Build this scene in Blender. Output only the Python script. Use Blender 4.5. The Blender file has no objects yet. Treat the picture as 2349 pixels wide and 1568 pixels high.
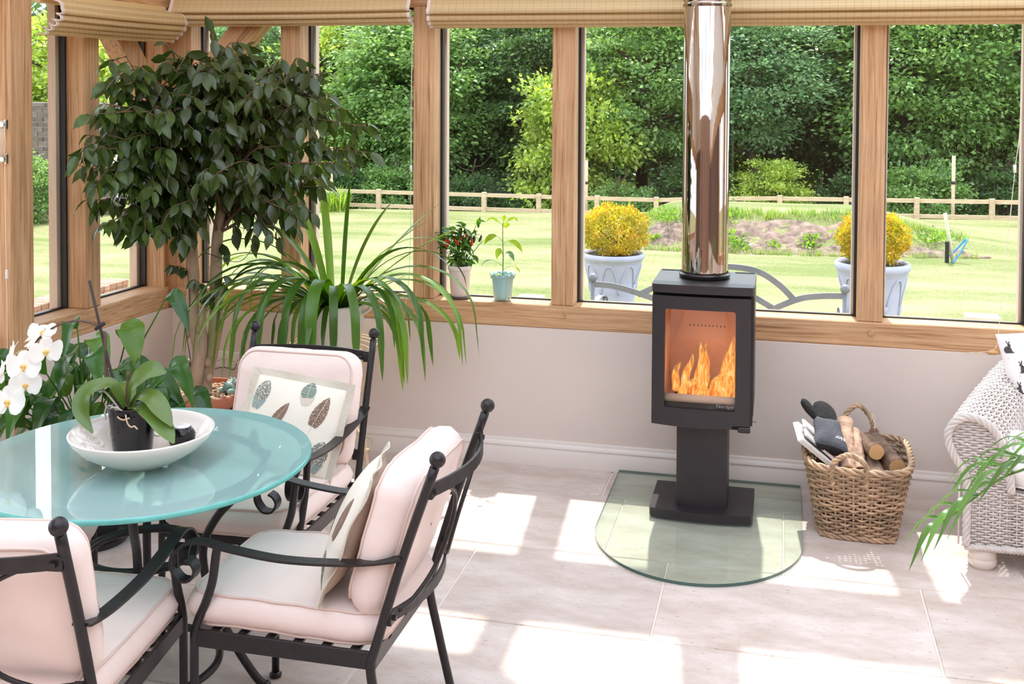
import bpy, math, random
import numpy as np
from mathutils import Vector, Matrix

random.seed(7)
np.random.seed(7)
SC = bpy.context.scene
COL = SC.collection
PI = math.pi

# ------------------------------------------------------------------ camera
cam_d = bpy.data.cameras.new('camera')
cam = bpy.data.objects.new('camera', cam_d)
COL.objects.link(cam)
cam_d.sensor_fit = 'HORIZONTAL'
cam_d.sensor_width = 36.0
cam_d.lens = 38.933
cam_d.shift_y = -0.21320
cam_d.clip_start = 0.05
cam_d.clip_end = 400
Rt = Vector((0.97173608, 0.23601403, 0.0051357))
Up = Vector((-0.01282927, 0.03107383, 0.99943475))
Fw = Vector((-0.23572104, 0.97125269, -0.03322345))
M = Matrix((Rt, Up, -Fw)).transposed().to_4x4()
M.translation = Vector((3.04181, -5.11721, 1.8))
cam.matrix_world = M
SC.camera = cam

# ------------------------------------------------------------------ light
SC.view_settings.view_transform = 'Standard'
SC.view_settings.look = 'None'
SC.view_settings.gamma = 1.0
SC.view_settings.use_curve_mapping = False
SC.view_settings.exposure = 0.96

SUN_STRENGTH = 3.1
SKY_STRENGTH = 1.95
sun_d = bpy.data.lights.new('sun', 'SUN')
sun_d.energy = SUN_STRENGTH
sun_d.angle = math.radians(0.9)
sun_d.color = (1.0, 0.95, 0.88)
sun = bpy.data.objects.new('sun', sun_d)
COL.objects.link(sun)
SUN_DIR = Vector((-0.088, 1.0, 1.767)).normalized()      # towards the sun
sun.rotation_euler = SUN_DIR.to_track_quat('Z', 'Y').to_euler()
sun.location = SUN_DIR * 30

world = bpy.data.worlds.new('sky')
SC.world = world
world.use_nodes = True
wn = world.node_tree.nodes
wl = world.node_tree.links
wn.clear()
w_out = wn.new('ShaderNodeOutputWorld')
w_bg = wn.new('ShaderNodeBackground')
w_bg.inputs['Strength'].default_value = SKY_STRENGTH
w_tc = wn.new('ShaderNodeTexCoord')
w_map = wn.new('ShaderNodeMapping')
w_map.inputs['Scale'].default_value = (1.0, 1.0, 2.2)
w_nz = wn.new('ShaderNodeTexNoise')
w_nz.inputs['Scale'].default_value = 2.6
w_nz.inputs['Detail'].default_value = 6
w_rmp = wn.new('ShaderNodeValToRGB')
w_rmp.color_ramp.elements[0].position = 0.40
w_rmp.color_ramp.elements[0].color = (0.55, 0.74, 1.0, 1)
w_rmp.color_ramp.elements[1].position = 0.60
w_rmp.color_ramp.elements[1].color = (1.0, 0.99, 0.97, 1)
wl.new(w_tc.outputs['Generated'], w_map.inputs['Vector'])
wl.new(w_map.outputs['Vector'], w_nz.inputs['Vector'])
wl.new(w_nz.outputs['Fac'], w_rmp.inputs['Fac'])
wl.new(w_rmp.outputs['Color'], w_bg.inputs['Color'])
wl.new(w_bg.outputs['Background'], w_out.inputs['Surface'])

SC.cycles.max_bounces = 10
SC.cycles.diffuse_bounces = 5
SC.cycles.glossy_bounces = 5
SC.cycles.transmission_bounces = 6
SC.cycles.transparent_max_bounces = 16
SC.cycles.sample_clamp_indirect = 6.0
SC.cycles.caustics_reflective = False
SC.cycles.caustics_refractive = False

# ------------------------------------------------------------------ helpers
def link(o, parent=None):
    COL.objects.link(o)
    if parent is not None:
        o.parent = parent
    return o

def tag(o, label=None, cat=None, group=None, kind=None):
    if label: o['label'] = label
    if cat: o['category'] = cat
    if group: o['group'] = group
    if kind: o['kind'] = kind
    return o

def empty(name, label, cat, loc=(0, 0, 0), rz=0.0, group=None):
    o = bpy.data.objects.new(name, None)
    o.empty_display_size = 0.1
    COL.objects.link(o)
    o.location = loc
    o.rotation_euler = (0, 0, rz)
    return tag(o, label, cat, group)

def mesh_np(name, V, Q=None, T=None, mat=None, smooth=True):
    V = np.asarray(V, dtype=np.float32)
    me = bpy.data.meshes.new(name)
    loops = []
    starts = []
    tot = 0
    nq = 0 if Q is None else len(Q)
    nt = 0 if T is None else len(T)
    if nq:
        loops.append(np.asarray(Q, dtype=np.int32).ravel())
    if nt:
        loops.append(np.asarray(T, dtype=np.int32).ravel())
    loops = np.concatenate(loops)
    ls = np.concatenate([np.arange(nq) * 4, nq * 4 + np.arange(nt) * 3]).astype(np.int32)
    me.vertices.add(len(V))
    me.vertices.foreach_set('co', V.ravel())
    me.loops.add(len(loops))
    me.loops.foreach_set('vertex_index', loops)
    me.polygons.add(nq + nt)
    me.polygons.foreach_set('loop_start', ls)
    me.update(calc_edges=True)
    me.validate()
    me.polygons.foreach_set('use_smooth', np.full(len(me.polygons), bool(smooth), dtype=bool))
    if mat:
        me.materials.append(mat)
    return me

def norm(a):
    a = np.asarray(a, float)
    return a / max(np.linalg.norm(a), 1e-9)

class MB:
    """collects shapes into one mesh"""
    def __init__(self):
        self.V = []; self.Q = []; self.T = []; self.n = 0
    def add(self, V, Q=(), T=()):
        V = np.asarray(V, float).reshape(-1, 3)
        self.V.append(V)
        if len(Q): self.Q.append(np.asarray(Q, int).reshape(-1, 4) + self.n)
        if len(T): self.T.append(np.asarray(T, int).reshape(-1, 3) + self.n)
        self.n += len(V)
        return self
    def box(self, lo, hi, bev=0.0, rot=None, piv=None):
        lo = np.array(lo, float); hi = np.array(hi, float)
        c = (lo + hi) / 2; h = (hi - lo) / 2
        b = min(bev, h.min() * 0.95)
        if b <= 0:
            V = np.array([[sx, sy, sz] for sx in (-1, 1) for sy in (-1, 1) for sz in (-1, 1)], float) * h
            Q = [(0, 1, 3, 2), (4, 6, 7, 5), (0, 4, 5, 1), (2, 3, 7, 6), (0, 2, 6, 4), (1, 5, 7, 3)]
            T = []
        else:
            V = []; ix = {}
            for sx in (-1, 1):
                for sy in (-1, 1):
                    for sz in (-1, 1):
                        s = np.array([sx, sy, sz], float)
                        for a in range(3):
                            p = s * (h - b); p[a] = s[a] * h[a]
                            ix[(sx, sy, sz, a)] = len(V); V.append(p)
            V = np.array(V); Q = []; T = []
            def f(a, s):
                o = [(i) for i in range(3) if i != a]
                ks = [(-1, -1), (1, -1), (1, 1), (-1, 1)]
                r = []
                for k in ks:
                    t = [0, 0, 0]; t[a] = s; t[o[0]] = k[0]; t[o[1]] = k[1]
                    r.append(ix[(t[0], t[1], t[2], a)])
                return r
            for a in range(3):
                for s in (-1, 1):
                    Q.append(f(a, s))
            for a in range(3):
                for b2 in range(a + 1, 3):
                    c2 = 3 - a - b2
                    for s in (-1, 1):
                        for s2 in (-1, 1):
                            t = [0, 0, 0]; t[a] = s; t[b2] = s2
                            t1 = list(t); t1[c2] = -1
                            t2 = list(t); t2[c2] = 1
                            Q.append([ix[(*t1, a)], ix[(*t1, b2)], ix[(*t2, b2)], ix[(*t2, a)]])
            for sx in (-1, 1):
                for sy in (-1, 1):
                    for sz in (-1, 1):
                        T.append([ix[(sx, sy, sz, 0)], ix[(sx, sy, sz, 1)], ix[(sx, sy, sz, 2)]])
            # orient outward
            def orient(F):
                R = []
                for q in F:
                    p = V[list(q)]
                    nrm = np.cross(p[1] - p[0], p[2] - p[0])
                    R.append(list(q) if nrm @ p.mean(0) > 0 else list(q)[::-1])
                return R
            Q = orient(Q); T = orient(T)
        if rot is not None:
            V = V @ np.asarray(rot, float).T
        return self.add(V + c, Q, T)
    def tube(self, P, r, n=8, closed=False, caps=True, flat=None, ref=None, twist=0.0):
        """round tube along P, or a flat bar when flat=(w,h): w across ref-side, h along ref"""
        P = np.asarray(P, float)
        m = len(P)
        if closed:
            Tn = np.roll(P, -1, 0) - np.roll(P, 1, 0)
        else:
            Tn = np.empty_like(P)
            Tn[1:-1] = P[2:] - P[:-2]; Tn[0] = P[1] - P[0]; Tn[-1] = P[-1] - P[-2]
        Tn /= np.maximum(np.linalg.norm(Tn, axis=1, keepdims=True), 1e-9)
        N = np.empty_like(P)
        if ref is not None:
            R0 = np.broadcast_to(np.asarray(ref, float), P.shape)
            N = R0 - (R0 * Tn).sum(1, keepdims=True) * Tn
            N /= np.maximum(np.linalg.norm(N, axis=1, keepdims=True), 1e-9)
        else:
            a = np.array([0, 0, 1.0]) if abs(Tn[0][2]) < 0.9 else np.array([1.0, 0, 0])
            v = a - (a @ Tn[0]) * Tn[0]; v /= np.linalg.norm(v)
            N[0] = v
            for i in range(1, m):
                v = N[i - 1] - (N[i - 1] @ Tn[i]) * Tn[i]
                N[i] = v / max(np.linalg.norm(v), 1e-9)
        B = np.cross(Tn, N)
        r = np.broadcast_to(np.asarray(r, float), (m,))
        if flat is not None:
            w, h = flat
            cs = np.array([(-w, -h), (w, -h), (w, h), (-w, h)]) / 2
            # doubled corners keep hard edges without splitting normals
            n = 4
            V = P[:, None] + cs[None, :, :1] * B[:, None] * (r / r.max())[:, None, None] + cs[None, :, 1:] * N[:, None]
        else:
            A = np.arange(n) * 2 * PI / n
            tw = np.linspace(0, twist, m)[:, None]
            V = P[:, None] + r[:, None, None] * (np.cos(A[None] + tw)[..., None] * N[:, None] + np.sin(A[None] + tw)[..., None] * B[:, None])
        V = V.reshape(-1, 3)
        i = np.arange(m if closed else m - 1)[:, None]; j = np.arange(n)[None]
        i2 = (i + 1) % m; j2 = (j + 1) % n
        Q = np.stack([i * n + j, i * n + j2, i2 * n + j2, i2 * n + j], -1).reshape(-1, 4)
        T = []
        if not closed and caps:
            for e, s in ((0, -1), (m - 1, 1)):
                for k in range(1, n - 1):
                    t = (e * n, e * n + k, e * n + k + 1)
                    T.append(t if s > 0 else t[::-1])
        return self.add(V, Q, T)
    def lathe(self, prof, n=32, c=(0, 0, 0), sx=1.0, sy=1.0, wob=None):
        prof = np.asarray(prof, float); m = len(prof)
        A = np.arange(n) * 2 * PI / n
        R = prof[:, 0][:, None] * np.ones(n)[None]
        Z = prof[:, 1][:, None] * np.ones(n)[None]
        if wob is not None:
            R, Z = wob(R, Z, A[None] + 0 * R)
        V = np.stack([R * np.cos(A) * sx + c[0], R * np.sin(A) * sy + c[1], Z + c[2]], -1).reshape(-1, 3)
        i = np.arange(m - 1)[:, None]; j = np.arange(n)[None]; j2 = (j + 1) % n
        Q = np.stack([i * n + j, i * n + j2, (i + 1) * n + j2, (i + 1) * n + j], -1).reshape(-1, 4)
        return self.add(V, Q)
    def ball(self, c, r, n=12, m=8):
        r = np.broadcast_to(np.asarray(r, float), (3,))
        th = np.linspace(0.02, PI - 0.02, m + 1)
        A = np.arange(n) * 2 * PI / n
        V = np.stack([np.sin(th)[:, None] * np.cos(A) * r[0] + c[0], np.sin(th)[:, None] * np.sin(A) * r[1] + c[1],
                      -np.cos(th)[:, None] * np.ones(n) * r[2] + c[2]], -1).reshape(-1, 3)
        i = np.arange(m)[:, None]; j = np.arange(n)[None]; j2 = (j + 1) % n
        Q = np.stack([i * n + j, i * n + j2, (i + 1) * n + j2, (i + 1) * n + j], -1).reshape(-1, 4)
        return self.add(V, Q)
    def grid(self, F, nu, nv, cu=False):
        """F(u,v)->xyz arrays for u,v in 0..1"""
        u = np.linspace(0, 1, nu, endpoint=not cu); v = np.linspace(0, 1, nv)
        U, W = np.meshgrid(u, v, indexing='ij')
        V = np.stack(F(U, W), -1).reshape(-1, 3)
        i = np.arange(nu if cu else nu - 1)[:, None]; j = np.arange(nv - 1)[None]
        i2 = (i + 1) % nu
        Q = np.stack([i * nv + j, i2 * nv + j, i2 * nv + j + 1, i * nv + j + 1], -1).reshape(-1, 4)
        return self.add(V, Q)
    def prism(self, poly, z0, z1, axis='z'):
        """extrude a convex-ish polygon (list of 2d) between z0 and z1"""
        poly = np.asarray(poly, float); n = len(poly)
        ar = 0.5 * np.sum(poly[:, 0] * np.roll(poly[:, 1], -1) - np.roll(poly[:, 0], -1) * poly[:, 1])
        if ar < 0: poly = poly[::-1]
        def mk(z):
            z = np.full(n, z) if np.isscalar(z) else np.asarray(z)
            if axis == 'z': return np.column_stack([poly[:, 0], poly[:, 1], z])
            if axis == 'y': return np.column_stack([poly[:, 0], z, poly[:, 1]])
            return np.column_stack([z, poly[:, 0], poly[:, 1]])
        V = np.concatenate([mk(z0), mk(z1)])
        j = np.arange(n); j2 = (j + 1) % n
        Q = np.stack([j, j2, n + j2, n + j], -1)
        T = []
        for a, b, c in ear(poly):
            T.append((n + a, n + b, n + c)); T.append((a, c, b))
        if axis == 'y':
            Q = Q[:, ::-1]; T = [t[::-1] for t in T]
        return self.add(V, Q, T)
    def build(self, name, mat, parent=None, smooth=False, angle=None):
        V = np.concatenate(self.V)
        Q = np.concatenate(self.Q) if self.Q else None
        T = np.concatenate(self.T) if self.T else None
        me = mesh_np(name, V, Q, T, mat, smooth or angle is not None)
        if angle is not None:
            me.set_sharp_from_angle(angle=math.radians(angle))
        o = bpy.data.objects.new(name, me)
        return link(o, parent)

def ear(P):
    idx = list(range(len(P))); out = []
    def cr(a, b, c):
        return (P[b][0] - P[a][0]) * (P[c][1] - P[a][1]) - (P[b][1] - P[a][1]) * (P[c][0] - P[a][0])
    guard = 0
    while len(idx) > 3 and guard < 4000:
        guard += 1
        ok = False
        for k in range(len(idx)):
            a, b, c = idx[k - 1], idx[k], idx[(k + 1) % len(idx)]
            if cr(a, b, c) <= 1e-14: continue
            if any(cr(a, b, q) >= -1e-14 and cr(b, c, q) >= -1e-14 and cr(c, a, q) >= -1e-14 for q in idx if q not in (a, b, c)):
                continue
            out.append((a, b, c)); idx.pop(k); ok = True; break
        if not ok:
            idx.pop(0)
    if len(idx) == 3: out.append(tuple(idx))
    return out

def spline(P, n, closed=False):
    """Catmull-Rom through P, n samples per span"""
    P = np.asarray(P, float); m = len(P); R = []
    for i in range(m if closed else m - 1):
        if closed:
            a, b, c, d = P[(i - 1) % m], P[i], P[(i + 1) % m], P[(i + 2) % m]
        else:
            b, c = P[i], P[i + 1]
            a = P[i - 1] if i > 0 else 2 * b - c
            d = P[i + 2] if i + 2 < m else 2 * c - b
        t = np.linspace(0, 1, n, endpoint=False)[:, None]
        R.append(0.5 * ((2 * b) + (-a + c) * t + (2 * a - 5 * b + 4 * c - d) * t ** 2 + (-a + 3 * b - 3 * c + d) * t ** 3))
    R = np.concatenate(R)
    return R if closed else np.vstack([R, P[-1]])

# ------------------------------------------------------------------ materials
def srgb(r, g, b):
    f = lambda c: (c / 255 / 12.92) if c / 255 <= 0.04045 else ((c / 255 + 0.055) / 1.055) ** 2.4
    return (f(r), f(g), f(b), 1.0)

def new_mat(name):
    m = bpy.data.materials.new(name)
    m.use_nodes = True
    nt = m.node_tree
    return m, nt, nt.nodes['Principled BSDF']

def mat(name, col, rough=0.5, metal=0.0, var=0.0, vscale=8.0, bump=0.0, bscale=40.0, spec=0.5, stretch=(1, 1, 1),
        coat=0.0, island=0.0, objvar=0.0, trans=0.0, sheen=0.0, detail=4.0, col2=None):
    """principled material with procedural colour variation and relief"""
    m, nt, b = new_mat(name)
    N, L = nt.nodes, nt.links
    col = tuple(col) if len(col) == 4 else tuple(col) + (1,)
    b.inputs['Roughness'].default_value = rough
    b.inputs['Metallic'].default_value = metal
    b.inputs['Specular IOR Level'].default_value = spec
    b.inputs['Coat Weight'].default_value = coat
    b.inputs['Base Color'].default_value = col
    if sheen:
        b.inputs['Sheen Weight'].default_value = sheen
    tc = N.new('ShaderNodeTexCoord')
    mp = N.new('ShaderNodeMapping'); mp.inputs['Scale'].default_value = stretch
    L.new(tc.outputs['Object'], mp.inputs['Vector'])
    out = None
    if var > 0 or col2 is not None:
        nz = N.new('ShaderNodeTexNoise'); nz.inputs['Scale'].default_value = vscale; nz.inputs['Detail'].default_value = detail
        L.new(mp.outputs['Vector'], nz.inputs['Vector'])
        rp = N.new('ShaderNodeValToRGB')
        rp.color_ramp.elements[0].position = 0.3; rp.color_ramp.elements[1].position = 0.7
        if col2 is None:
            rp.color_ramp.elements[0].color = tuple(c * (1 - var) for c in col[:3]) + (1,)
            rp.color_ramp.elements[1].color = tuple(min(1, c * (1 + var)) for c in col[:3]) + (1,)
        else:
            rp.color_ramp.elements[0].color = col
            rp.color_ramp.elements[1].color = tuple(col2)[:3] + (1,)
        L.new(nz.outputs['Fac'], rp.inputs['Fac'])
        out = rp.outputs['Color']
    if island > 0 or objvar > 0:
        hs = N.new('ShaderNodeHueSaturation')
        if out is not None: L.new(out, hs.inputs['Color'])
        else: hs.inputs['Color'].default_value = col
        mr = N.new('ShaderNodeMapRange')
        if island > 0:
            g = N.new('ShaderNodeNewGeometry'); src = g.outputs['Random Per Island']; a = island
        else:
            g = N.new('ShaderNodeObjectInfo'); src = g.outputs['Random']; a = objvar
        mr.inputs['To Min'].default_value = 1 - a; mr.inputs['To Max'].default_value = 1 + a
        L.new(src, mr.inputs['Value']); L.new(mr.outputs['Result'], hs.inputs['Value'])
        out = hs.outputs['Color']
    if out is not None:
        L.new(out, b.inputs['Base Color'])
    if bump > 0:
        n2 = N.new('ShaderNodeTexNoise'); n2.inputs['Scale'].default_value = bscale; n2.inputs['Detail'].default_value = 5
        L.new(mp.outputs['Vector'], n2.inputs['Vector'])
        bp = N.new('ShaderNodeBump'); bp.inputs['Strength'].default_value = bump; bp.inputs['Distance'].default_value = 0.01
        L.new(n2.outputs['Fac'], bp.inputs['Height'])
        L.new(bp.outputs['Normal'], b.inputs['Normal'])
    if trans > 0:
        tr = N.new('ShaderNodeBsdfTranslucent')
        mx = N.new('ShaderNodeMixShader'); mx.inputs['Fac'].default_value = trans
        om = N['Material Output']
        if out is not None:
            h2 = N.new('ShaderNodeHueSaturation'); h2.inputs['Saturation'].default_value = 1.15; h2.inputs['Value'].default_value = 1.5
            h2.inputs['Hue'].default_value = 0.485
            L.new(out, h2.inputs['Color']); L.new(h2.outputs['Color'], tr.inputs['Color'])
        else:
            tr.inputs['Color'].default_value = tuple(min(1, c * 1.5) for c in col[:3]) + (1,)
        L.new(b.outputs['BSDF'], mx.inputs[1]); L.new(tr.outputs['BSDF'], mx.inputs[2])
        L.new(mx.outputs['Shader'], om.inputs['Surface'])
    return m

def schlick(N, L, ior, refl=1.0):
    """fresnel reflectance that is the same from both sides of a sheet"""
    f0 = ((ior - 1) / (ior + 1)) ** 2
    lw_ = N.new('ShaderNodeLayerWeight'); lw_.inputs['Blend'].default_value = 0.5
    pw = N.new('ShaderNodeMath'); pw.operation = 'POWER'; pw.inputs[1].default_value = 5.0
    L.new(lw_.outputs['Facing'], pw.inputs[0])
    mu = N.new('ShaderNodeMath'); mu.operation = 'MULTIPLY_ADD'; mu.inputs[1].default_value = (1 - f0) * refl; mu.inputs[2].default_value = f0 * refl
    L.new(pw.outputs['Value'], mu.inputs[0])
    return mu

def glass_mat(name, tint=(1, 1, 1), ior=1.5, refl=1.0, haze=0.0, hazecol=(1, 1, 1)):
    """clear sheet glass: tinted pass-through plus fresnel reflection, optional surface film"""
    m, nt, b = new_mat(name)
    N, L = nt.nodes, nt.links
    om = N['Material Output']
    N.remove(b)
    tr = N.new('ShaderNodeBsdfTransparent'); tr.inputs['Color'].default_value = tuple(tint) + (1,)
    gl = N.new('ShaderNodeBsdfGlossy'); gl.inputs['Roughness'].default_value = 0.0
    mu = schlick(N, L, ior, refl)
    base = tr.outputs['BSDF']
    if haze > 0:
        df = N.new('ShaderNodeBsdfDiffuse'); df.inputs['Color'].default_value = tuple(hazecol) + (1,)
        mh = N.new('ShaderNodeMixShader'); mh.inputs['Fac'].default_value = haze
        L.new(base, mh.inputs[1]); L.new(df.outputs['BSDF'], mh.inputs[2]); base = mh.outputs['Shader']
    mx = N.new('ShaderNodeMixShader')
    L.new(mu.outputs['Value'], mx.inputs['Fac']); L.new(base, mx.inputs[1]); L.new(gl.outputs['BSDF'], mx.inputs[2])
    L.new(mx.outputs['Shader'], om.inputs['Surface'])
    return m

def oak(name, axis, tone=1.0):
    m, nt, b = new_mat(name)
    N, L = nt.nodes, nt.links
    tc = N.new('ShaderNodeTexCoord'); mp = N.new('ShaderNodeMapping')
    s = [58.0, 58.0, 58.0]; s[axis] = 1.6
    mp.inputs['Scale'].default_value = s
    L.new(tc.outputs['Object'], mp.inputs['Vector'])
    n1 = N.new('ShaderNodeTexNoise'); n1.inputs['Scale'].default_value = 1.6; n1.inputs['Detail'].default_value = 8; n1.inputs['Roughness'].default_value = 0.62
    n1.inputs['Distortion'].default_value = 0.6
    L.new(mp.outputs['Vector'], n1.inputs['Vector'])
    n3 = N.new('ShaderNodeTexNoise'); n3.inputs['Scale'].default_value = 3.0; n3.inputs['Detail'].default_value = 3
    L.new(tc.outputs['Object'], n3.inputs['Vector'])
    rp = N.new('ShaderNodeValToRGB'); e = rp.color_ramp.elements
    k = lambda c: tuple(x * tone for x in c[:3]) + (1,)
    e[0].position = 0.30; e[0].color = k(srgb(146, 104, 68))
    e[1].position = 0.72; e[1].color = k(srgb(226, 188, 150))
    x = e.new(0.46); x.color = k(srgb(202, 156, 112))
    L.new(n1.outputs['Fac'], rp.inputs['Fac'])
    mx = N.new('ShaderNodeMix'); mx.data_type = 'RGBA'; mx.blend_type = 'MULTIPLY'
    mr = N.new('ShaderNodeMapRange'); mr.inputs['To Min'].default_value = 0.72; mr.inputs['To Max'].default_value = 1.2
    L.new(n3.outputs['Fac'], mr.inputs['Value'])
    mx.inputs[0].default_value = 1.0
    L.new(rp.outputs['Color'], mx.inputs[6]); L.new(mr.outputs['Result'], mx.inputs[7])
    L.new(mx.outputs[2], b.inputs['Base Color'])
    b.inputs['Roughness'].default_value = 0.62
    bp = N.new('ShaderNodeBump'); bp.inputs['Strength'].default_value = 0.35; bp.inputs['Distance'].default_value = 0.004
    L.new(n1.outputs['Fac'], bp.inputs['Height']); L.new(bp.outputs['Normal'], b.inputs['Normal'])
    return m

M_OAK = [oak('oak_along_x', 0), oak('oak_along_y', 1), oak('oak_along_z', 2)]
M_PALEOAK = mat('oak_painted_sunlit', srgb(226, 204, 186), 0.7, var=0.08, vscale=4, stretch=(20, 20, 1))  # paler oak copy: sunlight on the outer frames is put into the colour
M_PLASTER = mat('cream_plaster', srgb(222, 208, 200), 0.8, var=0.02, vscale=3, bump=0.05, bscale=120)
M_SKIRT = mat('cream_gloss_paint', srgb(228, 217, 210), 0.35, var=0.01)
M_HOUSE = mat('brown_house_brick', srgb(118, 94, 82), 0.9, var=0.15, vscale=4)
M_CEIL = mat('white_ceiling_paint', srgb(240, 236, 230), 0.8, var=0.01)
M_GASKET = mat('black_rubber_gasket', srgb(38, 36, 36), 0.5, var=0.1)
M_GLASS = glass_mat('window_glass', (0.975, 0.99, 0.982), 1.5, 0.5)
M_GROUT = mat('pale_grout', srgb(226, 214, 204), 0.9, var=0.05, vscale=20)
# ------------------------------------------------------------------ floor
def stone_mat():
    m, nt, b = new_mat('limestone')
    N, L = nt.nodes, nt.links
    tc = N.new('ShaderNodeTexCoord'); oi = N.new('ShaderNodeObjectInfo')
    mp = N.new('ShaderNodeMapping'); mp.inputs['Scale'].default_value = (1.0, 2.4, 1.0)
    L.new(tc.outputs['Object'], mp.inputs['Vector'])
    n1 = N.new('ShaderNodeTexNoise'); n1.inputs['Scale'].default_value = 3.0; n1.inputs['Detail'].default_value = 10; n1.inputs['Roughness'].default_value = 0.65
    L.new(mp.outputs['Vector'], n1.inputs['Vector'])
    rp = N.new('ShaderNodeValToRGB'); e = rp.color_ramp.elements
    e[0].position = 0.32; e[0].color = srgb(188, 168, 156)
    e[1].position = 0.70; e[1].color = srgb(225, 212, 207)
    L.new(n1.outputs['Fac'], rp.inputs['Fac'])
    # dark fossil specks
    n2 = N.new('ShaderNodeTexNoise'); n2.inputs['Scale'].default_value = 46.0; n2.inputs['Detail'].default_value = 3
    L.new(mp.outputs['Vector'], n2.inputs['Vector'])
    r2 = N.new('ShaderNodeValToRGB'); e2 = r2.color_ramp.elements
    e2[0].position = 0.27; e2[0].color = (0.55, 0.52, 0.5, 1); e2[1].position = 0.36; e2[1].color = (1, 1, 1, 1)
    L.new(n2.outputs['Fac'], r2.inputs['Fac'])
    mx = N.new('ShaderNodeMix'); mx.data_type = 'RGBA'; mx.blend_type = 'MULTIPLY'; mx.inputs[0].default_value = 1
    L.new(rp.outputs['Color'], mx.inputs[6]); L.new(r2.outputs['Color'], mx.inputs[7])
    hs = N.new('ShaderNodeHueSaturation'); mr = N.new('ShaderNodeMapRange')
    mr.inputs['To Min'].default_value = 0.93; mr.inputs['To Max'].default_value = 1.06
    L.new(oi.outputs['Random'], mr.inputs['Value']); L.new(mr.outputs['Result'], hs.inputs['Value'])
    L.new(mx.outputs[2], hs.inputs['Color'])
    L.new(hs.outputs['Color'], b.inputs['Base Color'])
    b.inputs['Roughness'].default_value = 0.48
    bp = N.new('ShaderNodeBump'); bp.inputs['Strength'].default_value = 0.08; bp.inputs['Distance'].default_value = 0.002
    L.new(n2.outputs['Fac'], bp.inputs['Height']); L.new(bp.outputs['Normal'], b.inputs['Normal'])
    return m
M_STONE = stone_mat()

fl = MB().box((-2.7, -6.7, -0.12), (5.5, 0.1, -0.004)).build('floor', M_GROUT)
tag(fl, kind='structure')
rows = [(0.0, -0.325), (-0.325, -0.946), (-0.946, -1.56), (-1.56, -2.175), (-2.175, -2.79), (-2.79, -3.405), (-3.405, -4.02), (-4.02, -4.635), (-4.635, -5.25), (-5.25, -5.865), (-5.865, -6.6)]
known = {0: [0.62, 1.42, 2.296, 3.20, 3.95, 4.70], 1: [0.08, 0.86, 1.62, 2.402, 3.074, 3.93, 4.72],
         2: [0.35, 1.12, 1.911, 2.649, 3.552, 4.35], 3: [0.12, 0.869, 1.787, 2.50, 3.22, 4.10, 4.85]}
def tile(x0, x1, y0, y1):
    g = 0.0035
    w, d = x1 - x0 - 2 * g, y1 - y0 - 2 * g
    o = MB().box((-w / 2, -d / 2, -0.012), (w / 2, d / 2, 0.0), 0.0025).build('floor_tile', M_STONE, fl)
    o.location = ((x0 + x1) / 2, (y0 + y1) / 2, 0)
rr = random.Random(3)
for k, (ya, yb) in enumerate(rows):
    xs = known.get(k)
    if xs is None:
        xs = []; x = -1.9 + rr.random() * 0.5
        while x < 5.2:
            xs.append(x); x += rr.choice([0.68, 0.75, 0.9])
    else:
        x = xs[0] - 0.78; pre = []
        while x > -2.6:
            pre.append(x); x -= rr.choice([0.7, 0.82, 0.9])
        xs = pre[::-1] + xs
    xs = [-2.68] + [v for v in xs if v > -2.4] + [5.48]
    for a, b2 in zip(xs[:-1], xs[1:]):
        tile(a, b2, yb, ya)

# ------------------------------------------------------------------ walls
LA = 0.0580695
DL = np.array([-math.sin(LA), -math.cos(LA), 0])       # along the left wall, from the corner towards the camera
NL = np.array([math.cos(LA), -math.sin(LA), 0])        # its normal, into the room
ROTL = np.array([[NL[0], -DL[0], 0], [NL[1], -DL[1], 0], [0, 0, 1]])  # local x = into room, local y = towards the corner
ZP, ZB = 0.651, 0.760

def lbox(mb, x0, x1, s0, s1, z0, z1, bev=0.0):
    """box on the left wall: x offset into the room, s distance from the corner"""
    c = NL * (x0 + x1) / 2 + DL * (s0 + s1) / 2
    h = np.array([(x1 - x0) / 2, (s1 - s0) / 2, (z1 - z0) / 2])
    cc = c + np.array([0, 0, (z0 + z1) / 2])
    t = MB().box(-h, h, bev)
    V = np.concatenate(t.V) @ ROTL.T + cc
    mb.add(V, np.concatenate(t.Q), np.concatenate(t.T) if t.T else [])
    return mb

wall_back = MB().box((-0.12, 0.0, -0.1), (5.5, 0.24, ZP)).build('wall_back', M_PLASTER)
tag(wall_back, kind='structure')
wall_left = lbox(MB(), -0.24, 0.0, -0.02, 1.06, -0.1, ZP).build('wall_left', M_PLASTER)
tag(wall_left, kind='structure')
wall_side = MB().box((-2.62, -1.30, -0.1), (-0.085, -1.11, ZP)).build('wall_side', M_PLASTER)
tag(wall_side, kind='structure')
wall_far_left = MB().box((-2.85, -6.7, -0.1), (-2.62, -1.11, ZP)).build('wall_far_left', M_PLASTER)
tag(wall_far_left, kind='structure')
wall_right = MB().box((5.5, -6.7, -0.1), (5.74, 0.24, ZP)).build('wall_right', M_PLASTER)
tag(wall_right, kind='structure')
wall_front = MB().box((-2.85, -6.94, -0.1), (5.74, -6.7, 3.3)).build('wall_front', M_HOUSE)
tag(wall_front, kind='structure')

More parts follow.
